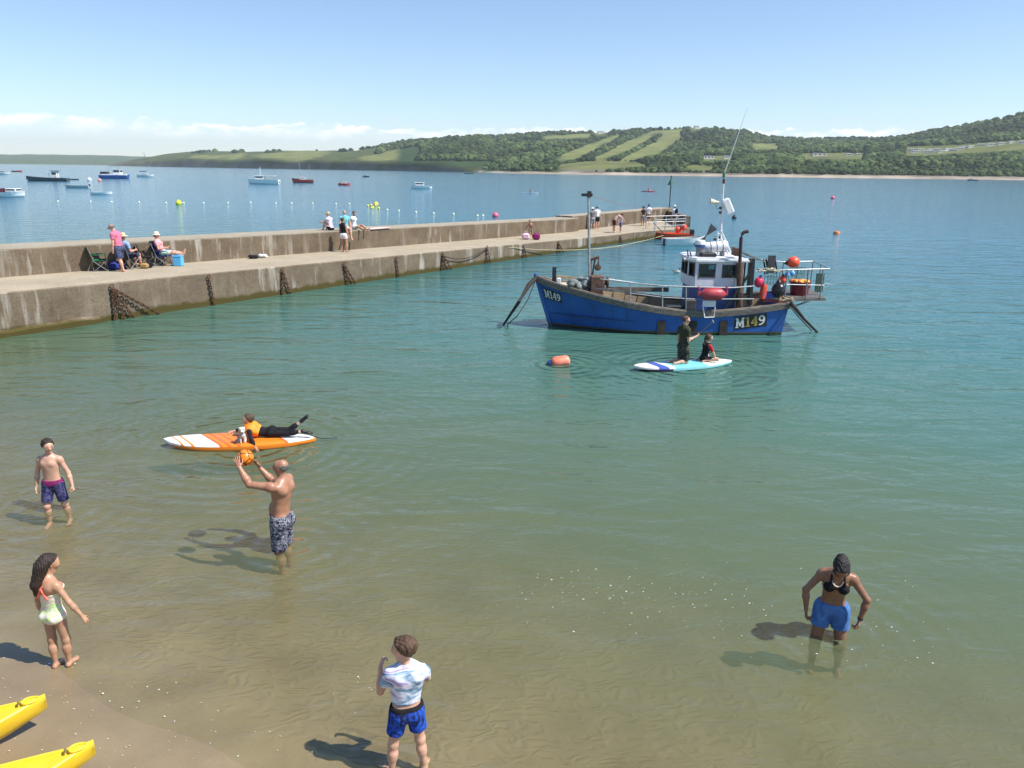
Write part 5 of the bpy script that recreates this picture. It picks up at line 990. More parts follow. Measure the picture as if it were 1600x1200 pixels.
# ---- 2 man holding up the ball
p = at_bed(452, 849) - (0, 0, .09)
M_S2 = patmat('navy_white_floral', ((.012, .012, .03), (.016, .016, .04), (.02, .02, .05), (.45, .46, .5), (.02, .02, .05), (.014, .014, .035)), 15, dist=2.)
man, JM = person('bald shirtless man in floral board shorts holding up an orange ball', p, math.radians(78), 1.78, POSE(pel_up=(.0, -.06, 1), chest_up=(0, -.10, 1), chest_fwd=(.06, 1, 0), head_fwd=(-.05, 1, .0), head_up=(0, .05, 1), shR=(0, .03, .02), shL=(0, .05, .03),
    armL=(D_(-.18, 1, .12), D_(.22, .72, .95), D_(.3, .5, 1)), armR=(D_(.22, .92, -.35), D_(-.06, .75, .85), D_(-.25, .55, 1)), palmL=(.85, .35, .0), palmR=(-.85, .35, 0), thumbL=(0, -1, 0), thumbR=(0, -1, 0), curlL=.22, curlR=.22, spreadL=7., spreadR=7.,
    legR=(D_(.08, .10, -1), D_(.03, -.12, -1), D_(.1, 1, 0)), legL=(D_(-.06, .0, -1), D_(-.03, -.08, -1), D_(-.1, 1, 0))), 'tan', HAIR(H_GREY, (.12, .11, .1), inf=.006, fx=.0, fz=.05, sl=.35, low=.26, top=.2), [SHORTS(M_S2, .93, .018, .026)], girth=1.06, belly=1.0, h=.0065, anchor='footR')
kl, kr = JM['W'](JM['KL']), JM['W'](JM['KR']); bc = (kl + kr) / 2 + D_(-.015, 0, .075)
def ballmat():
    m = bpy.data.materials.new('orange_football'); m.use_nodes = True; nt = m.node_tree; b = nt.nodes['Principled BSDF']; N = nt.nodes.new; L = nt.links.new
    tc = N('ShaderNodeTexCoord'); v = N('ShaderNodeTexVoronoi'); v.feature = 'DISTANCE_TO_EDGE'; v.inputs['Scale'].default_value = 8.5; L(tc.outputs['Object'], v.inputs['Vector']); n = N('ShaderNodeTexNoise'); n.inputs['Scale'].default_value = 9; L(tc.outputs['Object'], n.inputs[0])
    r = N('ShaderNodeValToRGB'); r.color_ramp.elements[0].position = .045; r.color_ramp.elements[0].color = (.05, .02, .01, 1); r.color_ramp.elements[1].position = .07; r.color_ramp.elements[1].color = (.85, .22, .01, 1); L(v.outputs['Distance'], r.inputs[0])
    mx = N('ShaderNodeMix'); mx.data_type = 'RGBA'; L(n.outputs['Fac'], mx.inputs[0]); L(r.outputs[0], mx.inputs[6]); mx.inputs[7].default_value = (.85, .30, .01, 1); mx.blend_type = 'DARKEN'; L(mx.outputs[2], b.inputs['Base Color']); b.inputs['Roughness'].default_value = .4; return m
tag(MB().ell(bc, (.115, .115, .115), None, 24).build('ball', ballmat(), org=bc, smooth=True), 'orange football with black triangles held up in both hands', 'ball')
# ---- 3 girl at the water's edge
SUITC = [(.60, .72, .30), (.75, .80, .75), (.70, .72, .18), (.45, .70, .55), (.78, .74, .70)]
M_SUIT = patmat('pastel_tie_dye', ((.42, .70, .36), (.72, .78, .30), (.80, .80, .78), (.78, .50, .55), (.75, .74, .25)), 7, (1, 1, 2.2), dist=2.); M_STRAP = cloth('coral_strap', (.85, .20, .14))
p = gnd(88, 1042); p[2] = float(bed(p[0], p[1]))
def suit_strap(J):
    cr, cf, cu = J['cax']; c = J['chest']; H = J['H']; m = c - cf * .075 * H + cu * .035 * H; out = []
    for s_ in (-1, 1):
        out.append(dict(a=m, b=J['neck'] + cr * s_ * .05 * H - cf * .028 * H + cu * .0 * H, ra=.013, rb=.013, k=.004)); out.append(dict(a=m, b=c + cr * s_ * .045 * H - cf * .068 * H - cu * .05 * H, ra=.013, rb=.014, k=.004)); out.append(dict(a=J['neck'] + cr * s_ * .05 * H - cf * .028 * H, b=c + cr * s_ * .05 * H + cf * .07 * H + cu * .02 * H, ra=.013, rb=.013, k=.004))
    return out
def briefs(J):
    pr, pf, pu = J['ax']; return [dict(a=J['pel'] - pu * .04 * J['H'] - pf * .03, b=J['pel'] - pu * .045 * J['H'] + pf * .03, ra=.045 * J['H'], rb=.04 * J['H'], k=.03)]
girl, JG = person('girl with long brown hair in a pastel swimsuit at the water edge', p, math.radians(-12), 1.30, POSE(head_fwd=(.5, 1, -.3), head_up=(.05, .3, 1), pel_fwd=(.1, 1, 0), armR=(D_(.62, .05, -1), D_(.52, .25, -1)), armL=(D_(-.12, -.02, -1), D_(.0, .12, -1)), legR=(D_(.05, .10, -1), D_(.0, -.02, -1), D_(-.1, 1, 0)), legL=(D_(.02, -.04, -1), D_(.12, -.14, -1), D_(-.15, 1, -.1))), 'olive',
    HAIR(H_DARK, (.035, .02, .014), inf=.016, fx=.12, low=.45, extra=lambda J: [dict(a=J['head'] - J['hax'][1] * .075 + D_(0, 0, -.02), b=J['neck'] - D_(.055, .07, .03), ra=.075, rb=.055, k=.03), dict(a=J['neck'] - D_(.055, .07, .03), b=J['chest'] + D_(-.085, -.085, -.03), ra=.052, rb=.024, k=.03)]),
    [dict(name='swimsuit', mat=M_SUIT, parts=[('abd', .007, {}), ('pelvis', .008, {}), ('chest', .006, {}), ('thL', .006, dict(upto=.10)), ('thR', .006, dict(upto=.10))], extra=briefs, cuts=lambda J: [(J['chest'] + D_(0, 0, -.0) * J['H'] - D_(0, 0, .012), D_(0, -.25, 1))]), dict(name='strap', mat=M_STRAP, parts=[], extra=suit_strap, h=.005)], kid=.7, fem=.3, h=.0065, anchor='footL', head=.205)
# ---- 4 boy in rash vest at the bottom
p = gnd(664, 1190); p[2] = float(bed(p[0], p[1]))
M_RASH = patmat('white_lilac_beach_print', ((.07, .12, .26), (.25, .40, .55), (.66, .70, .80), (.78, .74, .84), (.42, .34, .58)), 5, (1, 1, 2.6), dist=.8)
M_S4 = patmat('royal_blue_print', ((.006, .008, .025), (.012, .03, .16), (.02, .10, .55), (.01, .02, .12)), 11, (1, 1, .6), dist=2.)
person('boy in printed rash vest and blue shorts standing in the shallows', p, math.radians(20), 1.40, POSE(chest_fwd=(.15, 1, 0), chest_up=(.06, .02, 1), head_fwd=(-.95, .55, -.05), head_up=(-.05, .05, 1), armL=(D_(-.34, .30, -.9), D_(.1, .35, 1), D_(.35, .3, .7)), palmL=(1, .2, -.2), curlL=1.1, armR=(D_(.25, .55, -.7), D_(-.55, .55, .45), D_(-.8, .3, .3)), curlR=.9, legR=(D_(.13, .02, -1), D_(.1, -.08, -1), D_(.35, 1, 0)), legL=(D_(-.17, .04, -1), D_(-.1, -.05, -1), D_(-.3, 1, 0))), 'fair',
    HAIR(H_BROWN, (.07, .04, .02), inf=.015, low=.2), [SHIRT(M_RASH, .62, .012, .075, 'rash_vest'), SHORTS(M_S4, .62, .014, .02, .02), dict(name='waistband', mat=cloth('black_band', (.012, .012, .014)), parts=[('pelvis', .019, {}), ('abd', .017, {})], cuts=lambda J: [(J['pel'] + D_(0, 0, .052) * J['H'], D_(0, 0, 1)), (J['pel'] + D_(0, 0, .03) * J['H'], D_(0, 0, -1))])], kid=.75, girth=1.0, h=.0065, anchor='footR', head=.222)
# ---- 5 woman bending forward
p = at_bed(1274, 985)
M_S5 = patmat('faded_blue_denim', ((.05, .12, .32), (.07, .17, .42), (.10, .22, .48)), 6)
def bikini(J):
    cr, cf, cu = J['cax']; c = J['chest']; H = J['H']; out = []
    for s_ in (-1, 1):
        q = c + cr * s_ * .046 * H + cf * .052 * H; out.append(dict(a=q, b=q + D_(0, 0, .0001), ra=.038 * H, rb=.038 * H, k=.006)); m_ = c + cr * s_ * .043 * H + cf * .062 * H + cu * .075 * H; out.append(dict(a=q + cu * .02 * H + cf * .01, b=m_, ra=.024, rb=.011, k=.006)); out.append(dict(a=m_, b=J['neck'] + cr * s_ * .04 * H + cf * .022 * H + cu * .01 * H, ra=.011, rb=.01, k=.006)); out.append(dict(a=q + cr * s_ * .02 * H, b=c + cr * s_ * .083 * H - cf * .01 * H - cu * .01 * H, ra=.012, rb=.008, k=.006)); 
    out.append(dict(a=c - cr * .02 * H + cf * .066 * H, b=c + cr * .02 * H + cf * .066 * H, ra=.008, rb=.008, k=.005)); return out
wom, JW = person('woman in black bikini top and blue shorts bending forward in the water', p, math.radians(160), 1.66, POSE(pel_up=(0, .08, 1), pel_fwd=(0, 1, -.1), chest_up=(-.02, .32, 1), chest_fwd=(0, 1, -.32), head_up=(-.05, .85, .8), head_fwd=(-.08, .75, -.9), armR=(D_(.55, .05, -.85), D_(-.12, .05, -1)), armL=(D_(-.62, .1, -.8), D_(.2, .12, -1)), palmR=(-1, .2, 0), palmL=(1, .2, 0), curlL=.9, curlR=.9,
    legR=(D_(.10, .16, -1), D_(.02, -.2, -1), D_(.1, 1, 0)), legL=(D_(-.10, .08, -1), D_(-.04, -.16, -1), D_(-.1, 1, 0))), 'brown', HAIR(H_BLACK, (.02, .015, .012), inf=.016, low=.3, extra=lambda J: [dict(a=J['head'] - J['hax'][1] * .09 + J['hax'][2] * .05, b=J['head'] - J['hax'][1] * .11 + J['hax'][2] * .0, ra=.06, rb=.05, k=.03)]),
    [dict(name='bikini_top', mat=cloth('black_swim_cloth', (.012, .011, .013)), parts=[], extra=bikini, h=.006), SHORTS(M_S5, .5, .014, .025, .035, cuts_=0) if False else {k: v for k, v in SHORTS(M_S5, .52, .014, .022, .035).items()}], fem=1., girth=1.02, h=.0065, anchor='footR')
hr, hf, hu = JW['hax']; hc = JW['head']; hd = JW['hd']
b = MB(); P = [JW['W'](hc + hu * hd * .06 + hf * (hd * .40 * math.cos(t) + .0) + hr * hd * .38 * math.sin(t)) for t in np.linspace(-1.25, 1.25, 13)]; b.tube(P, .016, 8); b.build('sunglasses', M_BLACK, wom)
cr, cf, cu = JW['cax']; b = MB(); b.tube([JW['W'](JW['neck'] + cr * .048 * 1.66 * math.cos(t) + cf * (.03 + .115 * max(0, math.sin(t))) - cu * (-.01 + .10 * max(0, math.sin(t)))) for t in np.linspace(-.2, math.pi + .2, 18)], .007, 6); b.build('necklace', mat('pale_beads', (.7, .65, .55), .4), wom)
b = MB(); w0, e0 = JW['W'](JW['WL']), JW['W'](JW['EL']); b.lathe([(.030, -.012), (.032, 0), (.030, .012)], lerp(w0, e0, .06), e0 - w0, 14); b.build('wristband', M_BLACK, wom)
# ---- paddle boards
def board(name, L_, w, th, loc, ang, m, label, cat='paddle board', pw=2.6, tail=.75):
    """local X towards the nose"""
    P = []; n = 40
    for i in range(n + 1):
        x = -L_ / 2 + L_ * i / n; u = abs(x) / (L_ / 2); hw = w / 2 * (1 - u ** (pw - .2)) ** .68 * (1 if x > 0 else 1 - (1 - tail) * u ** 2) + .004; rk = .075 * max(0, (x / (L_ / 2) - .35) / .65) ** 2
        P.append([np.array([x, hw * cx, rk + th * (.5 + (cz - .5) * (1 - .55 * u ** 5))]) for cx, cz in ((0, 1), (-.6, 1), (-.88, .96), (-.98, .8), (-1, .5), (-.98, .22), (-.86, .03), (-.5, 0), (0, 0), (.5, 0), (.86, .03), (.98, .22), (1, .5), (.98, .8), (.88, .96), (.6, 1), (0, 1))])
    b = MB(); b.grid(P); b.add(P[0], [tuple(range(16))]); b.add(P[-1], [tuple(range(15, -1, -1))])
    o = b.build(name, m, org=(0, 0, 0), smooth='auto'); o.location = loc; o.rotation_euler = (0, 0, ang); return tag(o, label, cat)
def bandmat(name, stops, skew, rail, railz, rough=.35, nz=0.):
    m = bpy.data.materials.new(name); m.use_nodes = True; nt = m.node_tree; b = nt.nodes['Principled BSDF']; N = nt.nodes.new; L = nt.links.new
    tc = N('ShaderNodeTexCoord'); s = N('ShaderNodeSeparateXYZ'); L(tc.outputs['Object'], s.inputs[0]); n = N('ShaderNodeTexNoise'); n.inputs['Scale'].default_value = 3; L(tc.outputs['Object'], n.inputs[0])
    a = N('ShaderNodeMath'); a.operation = 'MULTIPLY_ADD'; L(s.outputs[1], a.inputs[0]); a.inputs[1].default_value = skew; L(s.outputs[0], a.inputs[2]); mr = N('ShaderNodeMapRange'); mr.inputs[1].default_value = -1.7; mr.inputs[2].default_value = 1.7; L(a.outputs[0], mr.inputs[0])
    r = N('ShaderNodeValToRGB'); r.color_ramp.interpolation = 'CONSTANT'; e = r.color_ramp.elements; e[0].position = 0; e[0].color = (*stops[0][1], 1); e[1].position = stops[1][0]; e[1].color = (*stops[1][1], 1)
    for p_, c in stops[2:]: q = e.new(p_); q.color = (*c, 1)
    L(mr.outputs[0], r.inputs[0]); st = N('ShaderNodeMath'); st.operation = 'LESS_THAN'; L(s.outputs[2], st.inputs[0]); st.inputs[1].default_value = railz
    if len(rail) == 2:
        rr_ = N('ShaderNodeMath'); rr_.operation = 'GREATER_THAN'; L(s.outputs[0], rr_.inputs[0]); rr_.inputs[1].default_value = rail[1][1]; rm = N('ShaderNodeMix'); rm.data_type = 'RGBA'; L(rr_.outputs[0], rm.inputs[0]); rm.inputs[6].default_value = (*rail[0], 1); rm.inputs[7].default_value = (*rail[1][0], 1); rc = rm.outputs[2]
    mx = N('ShaderNodeMix'); mx.data_type = 'RGBA'; L(st.outputs[0], mx.inputs[0]); L(r.outputs[0], mx.inputs[6])
    if len(rail) == 2: L(rc, mx.inputs[7])
    else: mx.inputs[7].default_value = (*rail, 1)
    sc = N('ShaderNodeMapRange'); sc.inputs[3].default_value = .9; sc.inputs[4].default_value = 1.06; L(n.outputs['Fac'], sc.inputs[0]); vm = N('ShaderNodeVectorMath'); vm.operation = 'SCALE'; L(mx.outputs[2], vm.inputs[0]); L(sc.outputs[0], vm.inputs['Scale']); L(vm.outputs[0], b.inputs['Base Color']); b.inputs['Roughness'].default_value = rough
    return m
WH, OR, RD, DO = (.80, .78, .74), (.80, .22, .02), (.55, .05, .03), (.70, .12, .02)
n0, t0 = gnd(257, 697), gnd(494, 690); c0 = (n0 + t0) / 2; a0 = math.atan2(n0[1] - t0[1], n0[0] - t0[0]); L0 = np.linalg.norm(n0 - t0)
M_B1 = bandmat('orange_white_board_print', [(0, WH), (.2, WH), (.28, DO), (.30, OR), (.56, DO), (.575, OR), (.61, DO), (.63, OR), (.66, DO), (.675, WH), (.80, OR), (.813, WH), (.85, OR), (.86, WH)], .75, OR, .105)
sb = board('paddle_board', L0, .82, .14, (c0[0], c0[1], -.02), a0, M_B1, 'orange and white paddle board with a child lying on it')
ax_, ay_ = np.array([math.cos(a0), math.sin(a0), 0]), np.array([-math.sin(a0), math.cos(a0), 0])
M_WET = cloth('black_wetsuit', (.012, .012, .016), .4); M_VEST = mat('orange_life_vest', (.85, .17, .01), .6, .25, 6, col2=(.85, .36, .02)); M_WETB = cloth('blue_wetsuit_panel', (.03, .03, .28))
pc = c0 - ax_ * .56 - ay_ * .07
kidp, JK = person('child in black wetsuit and orange life vest lying prone on the board', (pc[0], pc[1], .125), a0 - math.pi / 2, 1.36, dict(pel_up=(0, 1, .06), pel_fwd=(0, .06, -1), chest_up=(0, 1, .3), chest_fwd=(0, .3, -1), head_up=(0, -.15, 1), head_fwd=(-.1, 1, -.25),
    armR=(D_(.5, .7, -.35), D_(-.3, .8, -.15)), armL=(D_(-.75, -.25, -.42), D_(-.55, -.45, -.62)), legR=(D_(.12, -1, -.02), D_(.05, -.8, .55), D_(0, -.7, .6)), legL=(D_(-.1, -1, -.04), D_(-.03, -1, .12), D_(0, -.9, -.3))), 'fair',
    HAIR(H_BROWN, (.06, .03, .02), inf=.016, low=.3), [dict(name='wetsuit', mat=M_WET, parts=[('abd', .006, {}), ('pelvis', .006, {}), ('chest', .005, {}), ('thL', .006, {}), ('thR', .006, {}), ('shL', .006, dict(upto=.8)), ('shR', .006, dict(upto=.72)), ('uaL', .006, {}), ('uaR', .006, {}), ('faL', .006, dict(upto=.85)), ('faR', .006, dict(upto=.85))]),
    dict(name='life_vest', mat=M_VEST, parts=[('chest', .04, {}), ('abd', .03, {})], cuts=lambda J: [(J['waist'] + J['cax'][2] * .05, -J['cax'][2])]), dict(name='shoe', mat=M_BLACK, parts=[('ftL', .007, {})]), dict(name='shoe', mat=M_BLACK, parts=[('ftR', .007, {})])], kid=.6, h=.008, anchor='front')
# small white dog sitting by the child's face
dc = gnd(379, 690, .12)
def dog(c, fw, label):
    f = unit(fw); s = unit(np.cross(f, (0, 0, 1))); u = D_(0, 0, 1.); B = Body()
    B.cone('d', c - f * .07 + u * .09, c + f * .06 + u * .15, .065, .055, .03); B.ball('d', c - f * .08 + u * .06, .065, .03); B.cone('d', c + f * .06 + u * .16, c + f * .09 + u * .24, .045, .04, .02); B.ball('d', c + f * .10 + u * .265, .06, .02); B.cone('d', c + f * .13 + u * .255, c + f * .185 + u * .24, .033, .022, .012)
    for k in (-1, 1): B.cone('d', c + f * .07 + s * k * .035 + u * .13, c + f * .085 + s * k * .035 + u * .012, .024, .016, .015); B.cone('d', c - f * .06 + s * k * .06 + u * .06, c + f * .03 + s * k * .065 + u * .014, .035, .016, .015); B.cone('d', c + f * .085 + s * k * .045 + u * .305, c + f * .08 + s * k * .072 + u * .245, .02, .014, .008, s, .6)
    B.cone('d', c - f * .13 + u * .05, c - f * .19 + u * .12, .022, .012, .015)
    V, Fq = polygonise(B.p, .006); col = np.tile(D_(.62, .57, .5), (len(V), 1)); rr = np.random.default_rng(2); V = V + rr.normal(size=V.shape) * .0018
    for k in (-1, 1): d = np.linalg.norm(V - (c + f * .145 + s * k * .026 + u * .285), axis=1); col[d < .012] = (.02, .015, .012); d = np.linalg.norm(V - (c + f * .08 + s * k * .065 + u * .27), axis=1); col[d < .04] = (.25, .17, .11)
    col[np.linalg.norm(V - (c + f * .205 + u * .243), axis=1) < .016] = (.02, .015, .015)
    o = mesh_obj('dog', V, Fq, vmat('dog_fur', .9, .2, .2, 60.), org=c, smooth=True, col=col); tag(o, label, 'dog')
    hb_ = Body(); hb_.cone('h', c + f * .045 + u * .11, c - f * .0 + u * .115, .064, .072, .02); V, Fq = polygonise(hb_.p, .006, [(c + f * .05 + u * .1, f), (c - f * .02 + u * .1, -f)]); mesh_obj('harness', V, Fq, cloth('pink_harness', (.5, .12, .22)), parent=o, smooth=True)
    return o
dog(dc, unit(-ax_ * .25 + ay_ * .9), 'small fluffy white dog in pink harness sitting on the orange board')
MB().tube([np.array(q) for q in (tuple(c0 - ax_ * (L0 / 2 - .08) + D_(0, 0, .13)), tuple(c0 - ax_ * (L0 / 2 + .1) + D_(0, 0, .06)), tuple(c0 - ax_ * (L0 / 2 + .4) - ay_ * .1 + D_(0, 0, .03)))], .008, 5).build('ankle_leash', M_BLACK, label='thin black ankle leash trailing behind the orange board', cat='leash')
# second board with the kneeling man and sitting child
n1, t1 = gnd(990, 579.5), gnd(1143, 567); c1 = (n1 + t1) / 2; a1 = math.atan2(n1[1] - t1[1], n1[0] - t1[0]); L1 = np.linalg.norm(n1 - t1)
BL, TQ, PU_ = (.06, .10, .42), (.20, .62, .66), (.05, .02, .10)
M_B2 = bandmat('white_turquoise_board_print', [(0, WH), (.3, WH), (.36, TQ), (.62, TQ), (.66, WH), (.71, BL), (.785, BL), (.79, WH)], .15, ((.30, .66, .70), (PU_, .55)), .09)
board('paddle_board', L1, .82, .14, (c1[0], c1[1], -.02), a1, M_B2, 'white and turquoise paddle board carrying a kneeling man and a child')
x1, y1 = np.array([math.cos(a1), math.sin(a1), 0]), np.array([-math.sin(a1), math.cos(a1), 0])
pk = c1 + x1 * .02
M_KHAKI = cloth('dark_olive_tshirt', (.045, .048, .026)); M_CAMO = patmat('black_camo_shorts', ((.012, .012, .012), (.02, .02, .018), (.10, .10, .07), (.015, .015, .013)), 10)
man2, JP = person('man in olive t-shirt kneeling upright on the turquoise board with a paddle', (pk[0], pk[1], .122), a1 + math.pi / 2, 1.66, POSE(chest_up=(0, .04, 1), head_fwd=(.35, 1, -.1), legR=(D_(.08, .12, -1), D_(.03, -1, -.08), D_(0, -.6, -1)), legL=(D_(-.08, .05, -1), D_(-.03, -1, -.08), D_(0, -.6, -1)), armR=(D_(.14, .1, -1), D_(.0, .92, .45)), curlR=1.2, palmR=(-1, 0, .2), armL=(D_(-.2, -.1, -1), D_(.1, .25, -1)), curlL=.7), 'fair', HAIR(H_BROWN, (.06, .03, .02), inf=.009, low=.15), [SHIRT(M_KHAKI, .62, .018, -.01), SHORTS(M_CAMO, .9, .02, .02)], h=.009, anchor='knees')
hR = JP['W'](JP['KR']); pd = unit(x1 * -.83 + D_(0, 0, .47) - y1 * .25)
b = MB().tube([hR - pd * .32, hR + pd * .62], .014, 8); pad = b.build('paddle', M_BLACK, org=hR, label='black paddle held up by the kneeling man', cat='paddle'); MB().box(hR + pd * .64, (.1, .03, .035), frame(pd, (0, 1, 0))[0:1] + (frame(pd)[1], pd), bev=.01).build('grip', M_GREY, pad)
ps_ = c1 - x1 * .62 + y1 * .02
person('child in black and red wetsuit sitting on the turquoise board', (ps_[0], ps_[1], .115), a1 + math.pi / 2, 1.30, POSE(pel_up=(0, .1, 1), chest_up=(0, .32, 1), chest_fwd=(0, 1, -.3), head_fwd=(.3, 1, 0), head_up=(0, .1, 1), legR=(D_(.55, .9, .05), D_(-.35, -.85, -.12), D_(0, -.9, -.3)), legL=(D_(-.6, .85, .05), D_(.3, -.9, -.12), D_(0, -.9, -.3)), armR=(D_(.25, .45, -.9), D_(.12, .35, -1), D_(.2, .9, -.3)), armL=(D_(-.25, .4, -.9), D_(-.1, .3, -1), D_(-.2, .9, -.3))), 'fair',
    HAIR(H_BROWN, (.06, .03, .02), inf=.013, low=.3, extra=lambda J: [dict(a=J['head'] - J['hax'][1] * .1, b=J['neck'] - J['cax'][1] * .09 - J['cax'][2] * .06, ra=.035, rb=.018, k=.02)]), [dict(name='wetsuit', mat=M_WET, parts=[('abd', .007, {}), ('pelvis', .007, {}), ('chest', .006, {}), ('thL', .007, dict(upto=.7)), ('thR', .007, dict(upto=.7))]), dict(name='sleeve', mat=cloth('red_sleeve', (.5, .015, .03)), parts=[('uaR', .008, dict(upto=.75))]), dict(name='sleeve', mat=cloth('red_sleeve', (.5, .015, .03)), parts=[('uaL', .008, dict(upto=.75))])], kid=.6, h=.009, anchor='seat')
# ---- yellow kayaks on the sand
M_YEL = mat('yellow_polyethylene', (.78, .50, .02), .42, .1, 2.2, .08, col2=(.82, .60, .05))
def kayak(tip, tail, label, lift):
    tip, tail = np.array(tip, float), np.array(tail, float); d = unit((tip - tail) * (1, 1, 0)); s = np.array([-d[1], d[0], 0.]); L_ = np.linalg.norm(tip - tail); P = []; Pi = []; n = 36
    for i in range(n + 1):
        t = (i / n) ** 1.6; x = L_ * t; hw = .33 * (1 - math.exp(-x / .42)) * (.25 + .75 * min(1, x / 1.1)) ** .55 + .028 * math.exp(-x / .05); top = .27 + .07 * math.exp(-x / .8); bot = .02 + .20 * math.exp(-x / .35); c = tip - d * x; c = np.array([c[0], c[1], tip[2] + lift * math.exp(-x / 1.5)])
        rim = min(.035, hw * .6); dep = .03 * min(1, x / .4)
        P.append([c + s * hw * u + D_(0, 0, z) for u, z in ((0, bot - .02), (-.45, bot), (-.85, bot + .07), (-1, top - .05), (-1, top - .012), (-1 + rim * .3 / hw, top), (-1 + rim / hw, top), (-1 + rim * 1.25 / hw, top - dep), (0, top - dep * .8), (1 - rim * 1.25 / hw, top - dep), (1 - rim / hw, top), (1 - rim * .3 / hw, top), (1, top - .012), (1, top - .05), (.85, bot + .07), (.45, bot), (0, bot - .02))])
    b = MB(); b.grid(P, flip=True); b.add(P[0], [tuple(range(16))]); o = b.build('kayak', M_YEL, org=tip, smooth='auto', label=label, cat='kayak', group='yellow kayaks on the sand')
    c = tip - d * .11 + D_(0, 0, lift + .333); MB().tube([c + d * .075 * math.cos(t) * (1 if math.cos(t) < 0 else .8) + s * .032 * math.sin(t) * (1.3 - .5 * math.cos(t)) for t in np.linspace(0, 2 * math.pi, 21)[:-1]], .011, 6, closed=True).build('grab_handle_rim', M_YEL, o, smooth=True)
    MB().tube([c - d * .1 - s * .02 + D_(0, 0, .012), c - d * .1 + s * .02 + D_(0, 0, .012)], .012, 6).build('drain_plug', mat('dull_olive_plug', (.22, .18, .06), .6), o)
    return o
k1 = gnd(70, 1083, .45); k2 = gnd(146, 1157, .45); dirk = unit(D_(-.82, -.57, 0))
for tp, lb in ((k1, 'yellow kayak bow on the sand nearer the girl'), (k2, 'yellow kayak bow scuffed with sand further from the girl')):
    tp = np.array([tp[0], tp[1], float(bed(tp[0], tp[1])) - .02]); kayak(tp, tp + dirk * 2.8, lb, .06)
# ---- floats near the boat
ob = gnd(875, 569); ob[2] = .07
o = MB().lathe([(.02, -.27), (.09, -.25), (.15, -.17), (.165, -.05), (.155, .0), (.166, .05), (.155, .1), (.165, .15), (.14, .23), (.07, .27), (.01, .275)], ob, (1, .15, .12), 20).build('mooring_buoy', mat('faded_orange_float', (.82, .16, .08), .45, .15, 5, col2=(.85, .30, .20)), org=ob, smooth='auto', label='barrel shaped orange buoy floating in front of the fishing boat', cat='buoy'); MB().lathe([(.10, -.26), (.08, -.33), (.03, -.37)], ob, (1, .15, .12), 14).build('buoy_end', M_BLUE, o)
def flat_buoy(px, py, r, m, label):
    p = gnd(px, py); return MB().lathe([(r * .7, -.05), (r, .0), (r, .16), (r * .85, .22), (r * .5, .24), (r * .45, .18), (.02, .18)], p, n=18).build('mooring_buoy', m, label=label, cat='buoy', smooth='auto')
flat_buoy(1307, 365.5, .28, mat('orange_ring_float', (.72, .22, .05), .5, .1), 'flat orange mooring buoy on open water beyond the boat stern')
# ================================================================ things on the pier
for (pxs, strands, lb) in ((168, 4, 'cluster of four rusty mooring chains spreading from one ring'), (323, 1, 'single rusty mooring chain beside white lime streaks'), (440, 2, 'two rusty mooring chains hung in a narrow V'), (537, 2, 'two rusty mooring chains splaying to one side'), (619, 1, 'thin single rusty mooring chain hanging straight between the doubled ones'), (692, 3, 'rusty chain cluster where the slack rope starts'), (761, 2, 'rusty chains where the slack rope ends at the deck edge'), (818, 2, 'pair of rusty mooring chains below the child with the bags'), (872, 3, 'bunch of rusty chains right of the child with the bags'), (919, 1, 'dark chain behind the boat lamp pole'), (968, 2, 'rusty chains below the bending person'), (1003, 1, 'short dark chain near the pier steps'), (1012, 2, 'rusty chains beside the pier steps')):
    s = pier_s(pxs, -.06); top = pp(s, -.07, -.12 if pxs != 761 else .02); g = empty('mooring_chain', top * (1, 1, 0) + (0, 0, -.3), lb, 'chain', 'mooring chains along the quay wall')
    MB().tube([top + np.array([*PU, 0]) * .07 * math.cos(t) + D_(0, 0, .07 * math.sin(t)) for t in np.linspace(0, 2 * math.pi, 13)[:-1]], .018, 6, closed=True).build('ring', M_RUST, g)
    fan = {4: (-.05, .35, .75, 1.9), 1: (.12,), 2: (-.15, .35), 3: (-.2, .15, .8)}[strands]
    if pxs == 537: fan = (.2, .75)
    for e in fan:
        a = top + D_(0, -.02, -.05); c = pp(s + e, -.10 - .05 * abs(e), 0); c[2] = -.25; n = int(np.linalg.norm(c - a) / .105); b = MB(); d = unit(c - a); X, Y_, _ = frame(d, (0, 1, 0))
        for i in range(n):
            q = a + d * (i + .5) * .105; u_, v_ = (X, d) if i % 2 else (Y_, d); b.tube([q + u_ * .043 * math.cos(t) + d * .078 * math.sin(t) for t in np.linspace(0, 2 * math.pi, 9)[:-1]], .017, 5, closed=True, hint=tuple(np.cross(u_, d)))
        b.build('chain_strand', M_RUST, g)
a, c = pp(pier_s(694, -.1), -.12, -.25), pp(pier_s(762, -.1), -.12, .0); tag(MB().tube(sag(a, c, .35), .022, 6).build('slack_rope', M_DROPE), 'dark slack rope sagging between two chain clusters on the quay', 'rope')
a = dk(640 + 115, 386); a = pp(pier_s(775), .1, .03); c = gnd(1036, 375); c[2] = .35; tag(MB().tube(sag(a, c, .62, 20), .02, 6).build('dinghy_line', mat('yellow_rope', (.5, .42, .25), .9, .2, 20)), 'long pale rope from the quay to the white dinghy', 'rope')
tag(MB().tube(sag(at(922, 305, 25.7), pp(pier_s(1041, 4.6), 4.6, 1.2), .35, 16), .006, 5).build('signal_line', mat('red_line', (.35, .07, .06), .9)), 'thin red line from the boat lamp pole to the pier head', 'rope')
